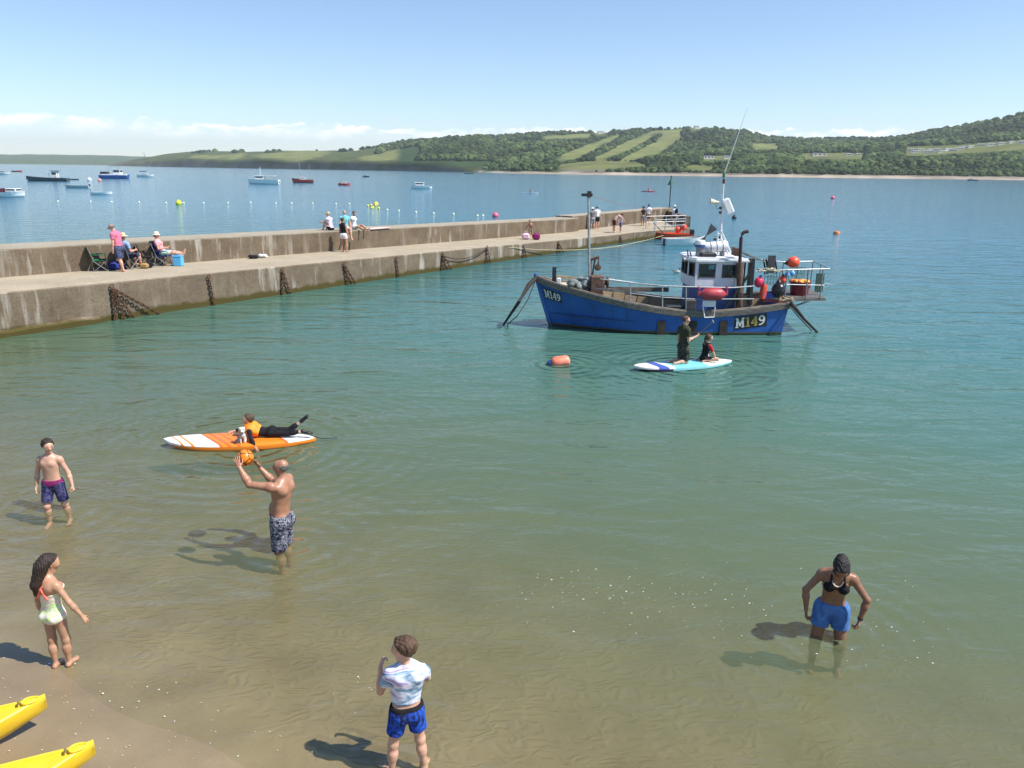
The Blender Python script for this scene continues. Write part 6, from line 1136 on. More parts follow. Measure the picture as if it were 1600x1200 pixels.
# beacon
bp_ = pp(pier_s(1041, 4.9), 4.9, 1.105); bn = empty('beacon', bp_, 'green conical beacon on a tall dark pole at the pier head', 'beacon'); MB().tube([bp_, bp_ + D_(0, 0, 2.75)], .05, 8).build('pole', M_DARK, bn); M_GRN = mat('dark_green_topmark', (.01, .09, .06), .5); MB().lathe([(.02, 0), (.32, .0), (.03, .62), (.01, .62)], bp_ + D_(0, 0, 2.1), n=14).build('cone_topmark', M_GRN, bn); MB().lathe([(.07, 0), (.08, .02), (.08, .16), (.03, .2)], bp_ + D_(0, 0, 2.76), n=10).build('lamp', M_GRN, bn); MB().box(bp_ + D_(0, 0, .03), (.3, .3, .06)).build('base_plate', M_DARK, bn)
# folding chairs
def chair(px, py, yaw, m, label, dz=0.):
    p = dk(px, py + 3); g = empty('camping_chair', p, label, 'chair'); c, s = math.cos(yaw), math.sin(yaw); R = np.array([[c, -s, 0], [s, c, 0], [0, 0, 1]]); T = lambda *q: R @ D_(*q) + p
    def pan(name, rows, th=.02):
        A = [[T(*q) for q in r] for r in rows]; B2 = [[q + D_(0, 0, -th) for q in r] for r in A]; b = MB(); b.grid(A); b.grid(B2, flip=True); n, k = len(A), len(A[0])
        per = [A[0][j] for j in range(k)] + [A[i][-1] for i in range(1, n)] + [A[-1][j] for j in range(k - 2, -1, -1)] + [A[i][0] for i in range(n - 2, 0, -1)]; q = [v + D_(0, 0, -th) for v in per]; b.add(per + q, [(i, (i + 1) % len(per), len(per) + (i + 1) % len(per), len(per) + i) for i in range(len(per))]); return b.build(name, m, g, smooth='auto')
    pan('seat', [[(x, y, .42 - .05 * (1 - (x / .25) ** 2) + .02 * (y > .1)) for x in np.linspace(-.25, .25, 5)] for y in np.linspace(-.22, .24, 4)])
    pan('backrest', [[(x, -.22 - .16 * v - .04 * (1 - (x / .26) ** 2), .42 + .5 * v) for x in np.linspace(-.26, .26, 5)] for v in np.linspace(0, 1, 5)])
    for k in (-1, 1):
        pan('arm', [[(k * .27 + dx, y, .63) for dx in (-.035, .035)] for y in np.linspace(-.25, .22, 3)])
        for A_, B_ in (((k * .27, -.25, .0), (k * .27, .24, .42)), ((k * .27, .24, .0), (k * .27, -.24, .40)), ((k * .27, -.22, .40), (k * .27, -.39, .93)), ((k * .27, .22, .40), (k * .27, .2, .63))): MB().tube([T(*A_), T(*B_)], .012, 6).build('leg', M_GREY, g)
    for y in (-.25, .24):
        for k in (-1, 1): MB().tube([T(-k * .26, y, .01), T(k * .26, y, .40)], .011, 6).build('leg', M_GREY, g)
    return p
M_CHG, M_CHK, M_CHB = cloth('green_chair_canvas', (.012, .12, .06)), cloth('black_chair_canvas', (.02, .019, .02)), cloth('blue_chair_canvas', (.03, .05, .22))
chair(155, 419, math.radians(-60), M_CHG, 'empty green folding camping chair by the sea wall')
pB = chair(203, 418, math.radians(-20), cloth('charcoal_chair_canvas', (.055, .052, .05)), 'charcoal camping chair seen from behind holding a person in a straw hat')
chair(231, 414, math.radians(-75), M_CHK, 'empty black camping chair between the two seated people'); pC = chair(256, 411, math.radians(-80), M_CHB, 'blue camping chair with a person reclining in it')
SIT = POSE(pel_up=(0, -.3, 1), chest_up=(0, -.22, 1), head_up=(0, -.02, 1), legR=(D_(.1, 1, .05), D_(.03, .15, -1), D_(.1, 1, 0)), legL=(D_(-.1, 1, .05), D_(-.03, .15, -1), D_(-.1, 1, 0)), armR=(D_(.25, .2, -1), D_(-.1, 1, .1)), armL=(D_(-.25, .2, -1), D_(.1, 1, .1)))
def sit(**k): q = dict(SIT); q.update(k); return q
def hat(J, body, m, brim=.16, name='hat'):
    hr, hf, hu = J['hax']; c = J['head'] + hu * J['hd'] * .22; R3_ = J['W']; o_ = R3_(c); u_ = unit(R3_(c + hu) - o_); MB().lathe([(brim, 0), (brim, .012), (.105, .03), (.1, .10), (.07, .125), (.01, .13)], o_, u_, 18).build(name, m, body, smooth='auto')
M_STRAW = mat('straw_hat', (.62, .50, .32), .85, .15, 20, .3); M_PINK = cloth('pink_tshirt', (.62, .17, .26)); M_NAVYP = patmat('navy_print_shorts', ((.015, .02, .06), (.03, .04, .12), (.12, .14, .2), (.02, .025, .07)), 14)
p = dk(192, 424.5); o, J = person('man in pink t-shirt and cap walking past the camping chairs', p, math.radians(80), 1.76, POSE(pel_up=(0, .05, 1), chest_up=(0, .28, 1), chest_fwd=(0, 1, -.28), head_fwd=(0, 1, -.55), head_up=(0, .5, 1), armR=(D_(.2, .1, -1), D_(.05, .5, -1)), armL=(D_(-.14, -.04, -1), D_(-.05, .12, -1)), legR=(D_(.05, .22, -1), D_(.02, -.02, -1)), legL=(D_(-.05, -.12, -1), D_(-.02, -.28, -1))), 'pink', HAIR(H_GREY, (.1, .09, .08), inf=.006), [SHIRT(M_PINK, .6, .02, -.01), SHORTS(M_NAVYP, .85, .022, .03)], girth=1.05, belly=.95, h=.011)
hr, hf, hu = J['hax']; c = J['W'](J['head'] + hu * .035); u_ = unit(J['W'](J['head'] + hu) - J['W'](J['head'])); f_ = unit(J['W'](J['head'] + hf) - J['W'](J['head'])); MB().lathe([(.104, 0), (.104, .04), (.08, .085), (.01, .1)], c, u_, 16).box(c + f_ * .13 + u_ * .01, (.15, .12, .012), (unit(np.cross(f_, u_)), f_, u_)).build('cap', cloth('faded_cap', (.34, .2, .18)), o)
o, J = person('person in straw hat and blue shirt sitting in the charcoal chair', pB + D_(0, -.02, .40), math.radians(-20), 1.68, sit(), 'pink', HAIR(H_GREY, (.1, .1, .1)), [SHIRT(cloth('pale_blue_shirt', (.25, .38, .6)), .6, .02, -.02), SHORTS(cloth('navy_trousers', (.02, .025, .06)), .98, .015)], h=.012, anchor='seat'); hat(J, o, M_STRAW, .19)
o, J = person('person in pink top and white hat reclining with feet on the cool box', pC + D_(0, 0, .40), math.radians(-80), 1.62, sit(pel_up=(0, -.5, 1), chest_up=(0, -.35, 1), legR=(D_(.08, 1, .02), D_(.0, 1, -.12), D_(.05, .3, 1)), legL=(D_(-.06, 1, .05), D_(.03, 1, -.1), D_(-.05, .3, 1)), armR=(D_(.3, .3, -1), D_(-.1, 1, .12)), armL=(D_(-.3, .3, -1), D_(.2, 1, .15))), 'pink', HAIR(H_GREY, (.2, .2, .2)), [SHIRT(cloth('pale_pink_top', (.66, .33, .35)), .5, .018, -.02), SHORTS(cloth('pale_mint_shorts', (.42, .62, .55)), .7, .016)], girth=1.1, fem=.6, h=.012, anchor='seat'); hat(J, o, cloth('cream_hat', (.75, .68, .52)), .15)
p = dk(279.5, 416); cb = MB().box(p + D_(0, 0, .19), (.36, .28, .38), bev=.03).build('cool_box', mat('pale_blue_plastic', (.10, .45, .78), .45, .06), org=p, label='pale blue cool box used as a foot rest', cat='cool box'); MB().box(p + D_(0, 0, .40), (.38, .30, .05), bev=.02).build('lid', mat('pale_blue_plastic', (.10, .45, .78)), cb); MB().tube([p + D_(-.19, 0, .36), p + D_(-.2, -.02, .45), p + D_(.2, -.02, .45), p + D_(.19, 0, .36)], .012, 6).build('handle', M_WHITE, cb)
def bag(px, py, sz, m, label, name='bag', cat='bag', rz=0.):
    p = dk(px, py); w, d, h = sz; b = MB(); c_, s_ = math.cos(rz), math.sin(rz); ax3 = (D_(c_, s_, 0), D_(-s_, c_, 0), D_(0, 0, 1)); b.box(p + D_(0, 0, h * .5), sz, ax3, bev=min(sz) * .3); o = b.build(name, m, org=p, label=label, cat=cat, smooth='auto'); MB().tube([p + ax3[0] * -w * .25 + D_(0, 0, h * .97), p + ax3[0] * -w * .2 + D_(0, 0, h * 1.22), p + ax3[0] * w * .2 + D_(0, 0, h * 1.22), p + ax3[0] * w * .25 + D_(0, 0, h * .97)], .014, 6).build('strap', m, o); return o
bag(176, 421, (.42, .3, .3), cloth('blue_bag_cloth', (.035, .05, .25)), 'blue cloth bag on the deck beside the green chair'); bag(191.5, 419, (.25, .22, .32), cloth('navy_bag_cloth', (.015, .02, .05)), 'dark navy bag behind the man in pink'); bag(226, 420, (.34, .2, .22), mat('tan_wicker', (.36, .22, .09), .8, .3, 30), 'tan wicker basket beside the charcoal chair', 'basket', 'basket'); bag(233, 419, (.3, .25, .28), cloth('black_bag_cloth', (.012, .012, .018)), 'black rucksack beside the wicker basket')
def bundle(P, m, label, r=.16, cat='clothing', name='clothes_bundle'):
    b = MB(); rr = np.random.default_rng(4)
    for i in range(7): b.ell(P + D_(rr.uniform(-.22, .22), rr.uniform(-.1, .1), .05 + rr.uniform(0, .06)), (r, r * .7, .07), frame((rr.uniform(-.3, .3), 0, 1)), 9)
    return b.build(name, m, smooth=True, label=label, cat=cat)
bundle(dk(392, 402), M_CHK, 'black bundle of clothes on the deck against the sea wall'); bundle(dk(407, 401.5), cloth('white_towel_cloth', (.7, .7, .68)), 'crumpled white towel beside the black bundle', .14, 'towel', 'towel')
person('woman in black top and white shorts standing on the pier deck', dk(534, 394), math.radians(-25), 1.68, POSE(legR=(D_(.06, .12, -1), D_(.02, -.05, -1)), legL=(D_(-.04, -.03, -1), D_(.0, -.12, -1)), armR=(D_(.12, .1, -1), D_(.1, .35, -1)), head_fwd=(.3, 1, -.2)), 'olive', HAIR(H_BROWN, (.06, .03, .02), inf=.016, low=.4), [SHIRT(cloth('black_vest', (.015, .015, .02)), .0, .015, .01), SHORTS(cloth('white_shorts', (.72, .68, .7)), .42, .018, .02)], fem=.9, h=.011, anchor='footL')
# three sitting on the sea wall
WT = lambda px, o_: pp(pier_s(px, o_), o_, .995)
person('blond woman in pale top sitting on the sea wall with knees drawn up', WT(519, 4.3), math.radians(60), 1.62, sit(pel_up=(0, .1, 1), chest_up=(0, .3, 1), legR=(D_(.1, .75, .62), D_(.0, .35, -1), D_(0, 1, -.3)), legL=(D_(-.1, .7, .68), D_(0, .4, -1), D_(0, 1, -.3)), armR=(D_(.2, .7, -.6), D_(-.2, 1, .1)), armL=(D_(-.2, .7, -.6), D_(.2, 1, .1)), head_up=(0, .2, 1)), 'fair', HAIR(H_BLOND, (.4, .3, .18), inf=.018, low=.4), [SHIRT(cloth('pale_lilac_top', (.66, .56, .7)), .5, .014, .0), SHORTS(cloth('black_shorts', (.015, .014, .016)), .45, .012)], fem=.9, h=.011, anchor='seat')
person('man in teal t-shirt sitting on the edge of the sea wall with legs hanging', WT(541, 3.78), math.radians(-155), 1.76, sit(pel_up=(0, -.05, 1), chest_up=(0, .15, 1), legR=(D_(.1, 1, -.05), D_(.03, .1, -1), D_(.1, 1, -.4)), legL=(D_(-.2, 1, -.12), D_(-.03, .3, -1), D_(-.1, 1, -.4)), armL=(D_(-.3, -.1, -1), D_(-.1, .35, -1)), armR=(D_(.25, .2, -1), D_(-.1, .7, -.5)), head_fwd=(.1, 1, -.3)), 'pink', HAIR(H_BROWN, (.06, .04, .03), inf=.004, top=.3), [SHIRT(cloth('teal_tshirt', (.16, .52, .60)), .55, .016, -.01), SHORTS(cloth('cream_shorts', (.6, .55, .48)), .7, .018)], girth=1.05, h=.011, anchor='seat')
person('woman in white top sitting on the sea wall with legs stretched out', WT(556, 4.1), math.radians(-110), 1.66, sit(pel_up=(0, -.15, 1), chest_up=(0, -.05, 1), legR=(D_(.3, 1, .12), D_(.1, 1, -.35), D_(0, .5, 1)), legL=(D_(-.1, 1, .3), D_(.1, .9, -.6), D_(0, .8, .5)), armR=(D_(.3, -.35, -1), D_(.1, .0, -1)), armL=(D_(-.3, -.3, -1), D_(-.1, .05, -1)), head_fwd=(.4, 1, -.45), head_up=(0, .35, 1)), 'olive', HAIR(H_BROWN, (.06, .04, .03), inf=.012), [SHIRT(cloth('white_vest_top', (.74, .75, .8)), .2, .014, .0), SHORTS(cloth('pale_shorts', (.6, .62, .66)), .45, .014)], fem=.8, h=.011, anchor='seat')
a = WT(575, 4.0); MB().box(a + D_(.45, .5, .012), (1.5, .65, .018), (unit([*PU, 0]), unit([*PN, 0]), D_(0, 0, 1)), bev=.006).build('towel', cloth('pink_white_towel', (.75, .52, .52)), label='pink and white towel spread on the sea wall', cat='towel')
a = dk(545.5, 392); MB().tube([a + D_(.0, .12, 0), a + D_(.0, .30, .42)], .035, 6).build('wall_post', M_DARK, label='short dark post leaning on the sea wall behind the standing woman', cat='post')
# child with bags
person('small child in a beige suit leaning over two bags on the pier', dk(829, 373.5), math.radians(175), 1.22, POSE(chest_up=(.15, .3, 1), armR=(D_(.6, .2, -.8), D_(.4, .1, -1)), armL=(D_(-.5, .2, -.8), D_(-.4, .2, -1)), legR=(D_(.18, .1, -1), D_(.1, -.1, -1)), legL=(D_(-.18, .1, -1), D_(-.1, -.1, -1))), 'tan', HAIR(H_BROWN, (.06, .04, .03)), [SHORTS(cloth('beige_shorts', (.4, .3, .22)), .5, .012)], kid=.8, h=.011)
bag(821.5, 374.5, (.5, .35, .42), cloth('pink_white_bag', (.7, .45, .55)), 'pink and white beach bag beside the small child'); bag(838, 375, (.48, .35, .42), cloth('magenta_black_bag', (.22, .02, .12)), 'dark magenta bag on the other side of the small child')
def stander(px, py, yaw, H, skin, hairm, top, bot, label, lean=0., fem=0., kid=0., hatm=None, leg=.7, sleeve=.55, **kw):
    P = POSE(pel_up=(0, lean * .3, 1), chest_up=(0, lean, 1), chest_fwd=(0, 1, -lean), **kw); o, J = person(label, dk(px, py), math.radians(yaw), H, P, skin, HAIR(hairm, (.05, .03, .02), inf=.012, low=.3), [SHIRT(top, sleeve, .018, -.01), SHORTS(bot, leg, .018)], fem=fem, kid=kid, h=.012)
    if hatm: hat(J, o, hatm, .14)
    return o
stander(924, 357.5, 20, 1.62, 'fair', H_DARK, cloth('grey_top', (.16, .16, .18)), cloth('grey_trousers', (.28, .28, .3)), 'person in grey with white cap leaning on the low sea wall', .2, .6, hatm=cloth('white_cap', (.75, .75, .73)), leg=.98)
stander(931, 357, 15, 1.72, 'pink', H_BROWN, cloth('white_shirt', (.72, .73, .76)), cloth('dark_shorts', (.03, .03, .035)), 'person in white shirt and dark shorts leaning on the low sea wall', .25)
stander(959, 364, -75, 1.7, 'pink', H_DARK, cloth('skin_pink_top', (.6, .36, .3)), cloth('maroon_shorts', (.08, .02, .025)), 'bare armed adult in dark shorts bending over beside a boy', 1.7, armR=(D_(.15, .9, -.6), D_(-.1, .7, -.8)), armL=(D_(-.15, .9, -.6), D_(.1, .7, -.8)), head_up=(0, 1, .3), head_fwd=(0, .2, -1))
stander(969.5, 363.5, 100, 1.38, 'fair', H_DARK, cloth('white_boy_top', (.72, .70, .7)), cloth('blue_boy_shorts', (.03, .07, .28)), 'boy in blue shorts standing beside the bending adult', .05, kid=.6)
stander(1004, 353, 30, 1.6, 'olive', H_BLACK, cloth('dark_brown_top', (.04, .025, .02)), cloth('grey_shorts', (.2, .2, .21)), 'dark haired woman in dark top standing by the pier railings', 0., .9, leg=.9)
stander(1012, 352.5, -10, 1.74, 'fair', H_BLACK, cloth('bright_white_tshirt', (.75, .76, .8)), cloth('brown_shorts', (.14, .08, .06)), 'man in bright white t-shirt standing by the pier railings')
p = gnd(1053, 354, .672); o, J = person('person with white cap and dark rucksack at the pier head', p, math.radians(35), 1.7, POSE(chest_up=(0, .1, 1)), 'fair', HAIR(H_DARK, (.05, .03, .02)), [SHIRT(cloth('pale_grey_shirt', (.5, .56, .66)), .6, .018, -.01), SHORTS(cloth('charcoal_shorts', (.03, .03, .035)), .8, .018)], h=.013); hat(J, o, cloth('white_cap', (.75, .75, .73)), .12)
c = J['W'](J['chest'] - J['cax'][1] * .2); MB().ell(c, (.15, .12, .22), None, 12).build('rucksack', cloth('dark_blue_rucksack', (.02, .02, .06)), smooth=True, label='dark blue rucksack on the back of the person at the pier head', cat='rucksack')
# ================================================================ small craft
def simple_hull(L_, B_, fb, m, parent, org, ang, sheer=.35, open_=True, inner=None, tr=.8, boot=None):
    """hull of a small boat, local X to the bow"""
    c, s = math.cos(ang), math.sin(ang); T = lambda q: np.array([org[0] + q[0] * c - q[1] * s, org[1] + q[0] * s + q[1] * c, org[2] + q[2]]); n = 22; P = []; I = []
    for i in range(n + 1):
        t = i / n; x = -L_ / 2 + L_ * t; hw = B_ / 2 * (tr + (1 - tr) * min(1, t / .35)) * (1 - max(0, (t - .45) / .55) ** 2.4) + .01; z = fb * (1 + sheer * max(0, (t - .3) / .7) ** 2); xo = L_ * .05 * max(0, (t - .6) / .4)
        P.append([T((x - xo * (1 - k), v * hw * (.72 + .28 * k), -.12 + (z + .12) * k)) for v, k in ((-1, 1), (-1, .6), (-1, .25), (-.75, 0), (0, -.1), (.75, 0), (1, .25), (1, .6), (1, 1))]); I.append([T((x * .985, v * hw * .88, zz)) for v, zz in ((-1, z - .0), (-.95, fb * .35), (.95, fb * .35), (1, z - .0))])
    b = MB(); b.grid(P, flip=True); b.add(P[0], [tuple(range(9))]); h_ = b.build('hull', m, parent, smooth='auto')
    b = MB(); b.grid(I); [b.grid([[P[i][0 if k == 0 else 8], I[i][0 if k == 0 else 3]] for i in range(n + 1)], flip=k == 0) for k in (0, 1)]; b.add([P[0][0], P[0][8], I[0][3], I[0][0]], [(0, 1, 2, 3)]); b.build('inside' if open_ else 'deck', inner or m, parent, smooth='auto')
    return T
M_CRW = mat('white_gelcoat', (.74, .74, .72), .35, .05); M_SLATE = mat('slate_grey_hull', (.055, .065, .075), .5, .2); M_RBLUE = mat('blue_hull_small', (.05, .12, .36), .5, .15); M_RIBO = mat('orange_tube', (.72, .09, .02), .5, .12); M_RREDH = mat('dark_red_hull', (.25, .035, .03), .5, .2); M_WIN = mat('dark_window', (.02, .025, .03), .15, .1)
def craft(name, px, py, L_, ang, m, label, B_=None, fb=.5, cat='boat', **kw):
    p = gnd(px, py); g = empty(name, p, label, cat); T = simple_hull(L_, B_ or L_ * .33, fb, m, g, p, math.radians(ang), **kw); return g, T, np.array([math.cos(math.radians(ang)), math.sin(math.radians(ang)), 0])
def cbox(g, T, name, c, sz, m, fw, bev=.05): s = np.array([-fw[1], fw[0], 0]); return MB().box(T(c), sz, (fw, s, D_(0, 0, 1)), bev=bev).build(name, m, g)
def cab(g, T, fw, c, sz, m=None, roof=True):
    """cabin with window band and roof"""
    k = cbox(g, T, 'cabin', (c[0], c[1], c[2] + sz[2] / 2), sz, m or M_CRW, fw); cbox(g, T, 'window', (c[0], c[1], c[2] + sz[2] * .66), (sz[0] * .82, sz[1] + .03, sz[2] * .34), M_WIN, fw, 0); cbox(g, T, 'windscreen', (c[0] + sz[0] * .02, c[1], c[2] + sz[2] * .66), (sz[0] + .03, sz[1] * .8, sz[2] * .34), M_WIN, fw, 0)
    if roof: cbox(g, T, 'roof', (c[0], c[1], c[2] + sz[2] + .05), (sz[0] * 1.15, sz[1] * 1.08, .1), m or M_CRW, fw)
def outboard(g, T, fw, x): cbox(g, T, 'outboard_motor', (x, 0, .55), (.35, .3, .5), M_BLACK, fw)
# dinghies tied up at the pier head
g, T, fw = craft('inflatable_dinghy', 1052, 374, 3.0, 168, M_RIBO, 'orange inflatable dinghy with floats in it tied at the pier', 1.5, .45, sheer=.2); outboard(g, T, fw, -1.4)
for q, lb in (((-.3, .1, .75), 'round orange float piled in the inflatable dinghy, lower one'), ((-.75, .2, .95), 'round orange float piled in the inflatable dinghy, topmost')): MB().ell(T(q), (.26, .26, .26), None, 14).build('float', M_BUOYO, smooth=True, label=lb, cat='float')
g, T, fw = craft('rowing_dinghy', 1069, 383, 3.1, 12, M_CRW, 'white dinghy moored off the pier head', 1.4, .5, inner=mat('pale_grey_inside', (.5, .5, .48), .6)); [cbox(g, T, 'thwart', (x, 0, .34), (.25, 1.15, .04), M_TAN, fw, 0) for x in (-.7, .4)]; cbox(g, T, 'transom_pad', (-1.57, 0, .25), (.05, .22, .5), M_BLACK, fw, 0)
# boats lying off
g, T, fw = craft('cabin_speedboat', 14, 308, 5.6, -4, M_CRW, 'white cabin speedboat with dark red seats off the pier', 2.1, .75); cab(g, T, fw, (.9, 0, .8), (1.7, 1.5, .55), roof=False); [cbox(g, T, 'seat', (-.9, y, .95), (.5, .5, .8), mat('maroon_vinyl', (.09, .012, .03), .5), fw) for y in (-.4, .4)]; outboard(g, T, fw, -2.9)
g, T, fw = craft('workboat', 74, 283, 12.5, 183, M_SLATE, 'long slate grey open workboat with a small wheelhouse aft', 3., .95, sheer=.6); cab(g, T, fw, (-2.6, 0, 1.), (1.5, 1.6, 1.9)); [MB().tube([T((-3.9 + 2.6 * i, 1.1, .9)), T((-3.9 + 2.6 * i, 1.1, 2.6))], .05, 6).build('post', M_SLATE, g) for i in (0, 1)]; cbox(g, T, 'canopy', (-2.6, 0, 3.05), (2.4, 2., .1), M_SLATE, fw, 0)
g, T, fw = craft('tender', 110, 281, 5.6, 4, M_SLATE, 'dark tender lying astern of the slate workboat', 1.6, .3); outboard(g, T, fw, -2.7)
g, T, fw = craft('open_boat', 121, 293.5, 5.4, 183, mat('pale_grey_hull', (.42, .45, .46), .5), 'pale grey open boat with black outboard', 1.9, .55); outboard(g, T, fw, -2.7)
g, T, fw = craft('tender', 160, 304, 3.6, 2, M_CRW, 'small white tender floating alone nearest the row of buoys', 1.5, .42)
g, T, fw = craft('fishing_boat', 180, 279, 11., 2, M_RBLUE, 'blue and white fishing boat with gear piled aft lying offshore', 3.4, 1.2); cbox(g, T, 'bulwark', (.2, 0, 1.4), (9.2, 3.0, .45), M_CRW, fw); cab(g, T, fw, (1.2, 0, 1.4), (2.6, 2.3, 1.9)); cbox(g, T, 'gear', (-3.6, 0, 1.9), (2.6, 2.4, 1.1), M_BLACK, fw, .2); MB().tube([T((1.2, 0, 3.3)), T((1.2, 0, 5.6))], .06, 6).build('mast', M_GREY, g); MB().tube([T((-2.2, 0, 1.4)), T((-2.2, 0, 4.2)), T((-.6, 0, 4.2))], .06, 6).build('gantry', M_GREY, g)
g, T, fw = craft('sailing_yacht', 228, 276.5, 7.2, -3, M_CRW, 'white sailing yacht with bare mast', 2.5, .9); cab(g, T, fw, (-.2, 0, .95), (2.6, 1.7, .55), roof=False); cbox(g, T, 'sail_cover', (-1.2, 0, 2.3), (3., .3, .35), M_BLUE, fw); MB().tube([T((.6, 0, .9)), T((.3, 0, 10.5))], .06, 6).build('mast', M_GREY, g); MB().tube([T((.35, 0, 9.6)), T((3.4, 0, 1.2))], .025, 5).build('forestay', M_GREY, g)
g, T, fw = craft('motor_cruiser', 412, 287.5, 9.4, 180, M_CRW, 'white catamaran motor cruiser with long canopy', 3.2, 1.25, sheer=.25); cab(g, T, fw, (.9, 0, 1.3), (2.6, 2.4, 1.0)); cbox(g, T, 'canopy', (-1.4, 0, 2.35), (4.4, 2.5, .12), M_CRW, fw, 0); [MB().tube([T((-3.4, y, 1.2)), T((-3.4, y, 2.3))], .05, 6).build('canopy_post', M_GREY, g) for y in (-1.1, 1.1)]; MB().tube([T((.8, 0, 2.3)), T((.8, 0, 4.9))], .07, 6).build('mast', M_CRW, g); outboard(g, T, fw, -4.7)
g, T, fw = craft('gaff_yawl', 473, 285.5, 6.8, 205, M_RREDH, 'dark red hulled wooden yawl with bare masts', 2.4, 1.0, sheer=.5); cab(g, T, fw, (.2, 0, 1.), (2., 1.5, .7)); MB().tube([T((.8, 0, 1.)), T((.8, 0, 9.6))], .07, 6).build('mast', M_TAN, g); MB().tube([T((-2.4, 0, 1.)), T((-2.4, 0, 6.2))], .05, 6).build('mast', M_TAN, g); MB().tube([T((3.0, 0, 1.4)), T((5.2, 0, 1.5))], .06, 6).build('bowsprit', M_TAN, g); g2, T, fw = craft('tender', 483, 284, 3.2, 10, M_CRW, 'white tender beside the red yawl', 1.3, .4)
g, T, fw = craft('small_motorboat', 538, 289.5, 3.4, 10, mat('red_gelcoat', (.5, .05, .04), .4), 'small red motorboat alone off the pier', 1.5, .5); cab(g, T, fw, (.3, 0, .5), (1., 1.1, .45), roof=False); cbox(g, T, 'engine_cover', (-1.2, 0, .65), (.5, .6, .35), mat('red_gelcoat', (.5, .05, .04)), fw)
g, T, fw = craft('cuddy_boat', 657, 295, 4.8, 184, M_CRW, 'white cuddy boat moored beyond the sea wall', 2., .75); cab(g, T, fw, (.2, 0, .8), (2.2, 1.5, .7)); g2, T, fw = craft('tender', 667, 294.5, 2.7, 5, M_CRW, 'little white tender tied behind the cuddy boat', 1.3, .4)
g, T, fw = craft('small_motorboat', 4, 272.5, 7., 0, M_CRW, 'white motorboat far out beyond the workboat', 2.5, .8); cab(g, T, fw, (.3, 0, .8), (2.2, 1.7, .8))
g, T, fw = craft('red_dinghy', 27, 268.5, 6., 10, mat('red_gelcoat', (.5, .05, .04)), 'red open boat far out beyond the workboat', 2.3, .7)
g, T, fw = craft('beached_boat', 733, 271.6, 9., 5, M_SLATE, 'dark boat lying close under the far shore', 2.8, .8); g, T, fw = craft('moored_launch', 1519, 282.2, 8., 178, M_SLATE, 'dark launch moored close to the shingle shore', 2.5, .8); cab(g, T, fw, (.5, 0, .8), (2., 1.6, .9))
g, T, fw = craft('jet_ski', 572, 276.8, 3.6, 30, M_BLACK, 'dark jet ski with a rider speeding across the bay', 1.3, .5); cbox(g, T, 'saddle', (-.5, 0, .75), (1.4, .4, .35), M_DGREY, fw)
for px, py, col, lb, sk in ((829, 302, (.70, .72, .75), 'paddler sitting on a pale board in the bay', (.12, .1, .1)), (1013, 299.5, (.45, .04, .08), 'paddler in a red kayak in the bay', (.4, .05, .1))):
    g, T, fw = craft('kayak', px, py, 3.6, 5, mat('kayak_%d' % px, col, .5), 'pale sit-on board under the far paddler' if px < 900 else 'red kayak under the far paddler', .8, .16, 'kayak')
    q = gnd(px, py); person(lb, (q[0], q[1], .1), math.radians(-85), 1.7, sit(pel_up=(0, -.1, 1), chest_up=(0, .05, 1), legR=(D_(.1, 1, .1), D_(0, 1, -.15)), legL=(D_(-.1, 1, .1), D_(0, 1, -.15)), armR=(D_(.4, .5, -.7), D_(-.2, 1, .3)), armL=(D_(-.4, .5, -.7), D_(.2, 1, .3))), 'fair', HAIR(H_DARK, (.03, .02, .02)), [SHIRT(cloth('paddler_top_%d' % px, sk), .6, .015, -.02)], h=.025, anchor='seat')
# lines of swimming-area buoys
M_BY, M_BW = mat('yellow_buoy_plastic', (.72, .62, .06), .4, .06), mat('pale_yellow_buoy_plastic', (.75, .74, .55), .4, .06)
def marker(px, py, r, m, label, group=None):
    p = gnd(px, py + r * 3); p[2] = r * .45; o = MB().ell(p, (r, r, r * .95), None, 12).build('marker_buoy', m, org=p, smooth=True, label=label, cat='buoy', group=group); MB().lathe([(r * .3, r * .85), (r * .22, r * 1.2), (.01, r * 1.22)], p, n=8).build('buoy_eye', m, o); return o
for px, py in ((90.5, 315), (141.5, 315.5), (174.5, 316), (217.5, 316.5), (259.5, 317.5), (287, 317.5), (318, 317.5), (356, 317.5), (391.5, 317), (431, 318), (455.5, 318), (488.5, 318), (525, 319), (546, 319)): marker(px, py, .14, M_BW, 'small pale yellow buoy in the line of swim markers before the bend', 'swim line buoys before the bend')
for px, py in ((605, 328.5), (623, 330), (650, 332), (677.5, 334), (708.5, 335), (746, 337.5), (754.5, 337.5)): marker(px, py, .14, M_BW, 'small pale yellow buoy in the line of swim markers after the bend', 'swim line buoys after the bend')
for px, py in ((575, 322), (580, 321), (583, 324.5), (586.5, 321.5), (592, 326), (581, 325.5)): marker(px, py, .17, M_BY, 'yellow buoy bunched at the bend of the swim line', 'buoys bunched at the bend')
marker(587.5, 320, .36, M_BY, 'large yellow buoy at the bend of the swim line'); marker(279.5, 318.5, .42, mat('lime_yellow_buoy', (.62, .66, .03), .4), 'large lime yellow buoy in the swim line'); M_PKB = mat('pink_buoy', (.75, .12, .2), .4); marker(774, 338, .36, M_PKB, 'pink buoy just beyond the sea wall'); marker(1301, 309.5, .4, M_PKB, 'pink buoy on open water toward the wooded shore'); marker(140, 280.5, .7, mat('white_buoy', (.75, .74, .72), .4), 'white buoy beside the blue fishing boat offshore'); marker(156, 281.5, .6, mat('salmon_buoy', (.7, .3, .22), .4), 'salmon coloured buoy beside the blue fishing boat offshore'); marker(1035, 338, .3, mat('dark_red_float', (.35, .03, .06), .4), 'small dark red float beyond the pier head'); marker(1147, 341, .28, M_BLACK, 'small black float with a line beyond the pier head')
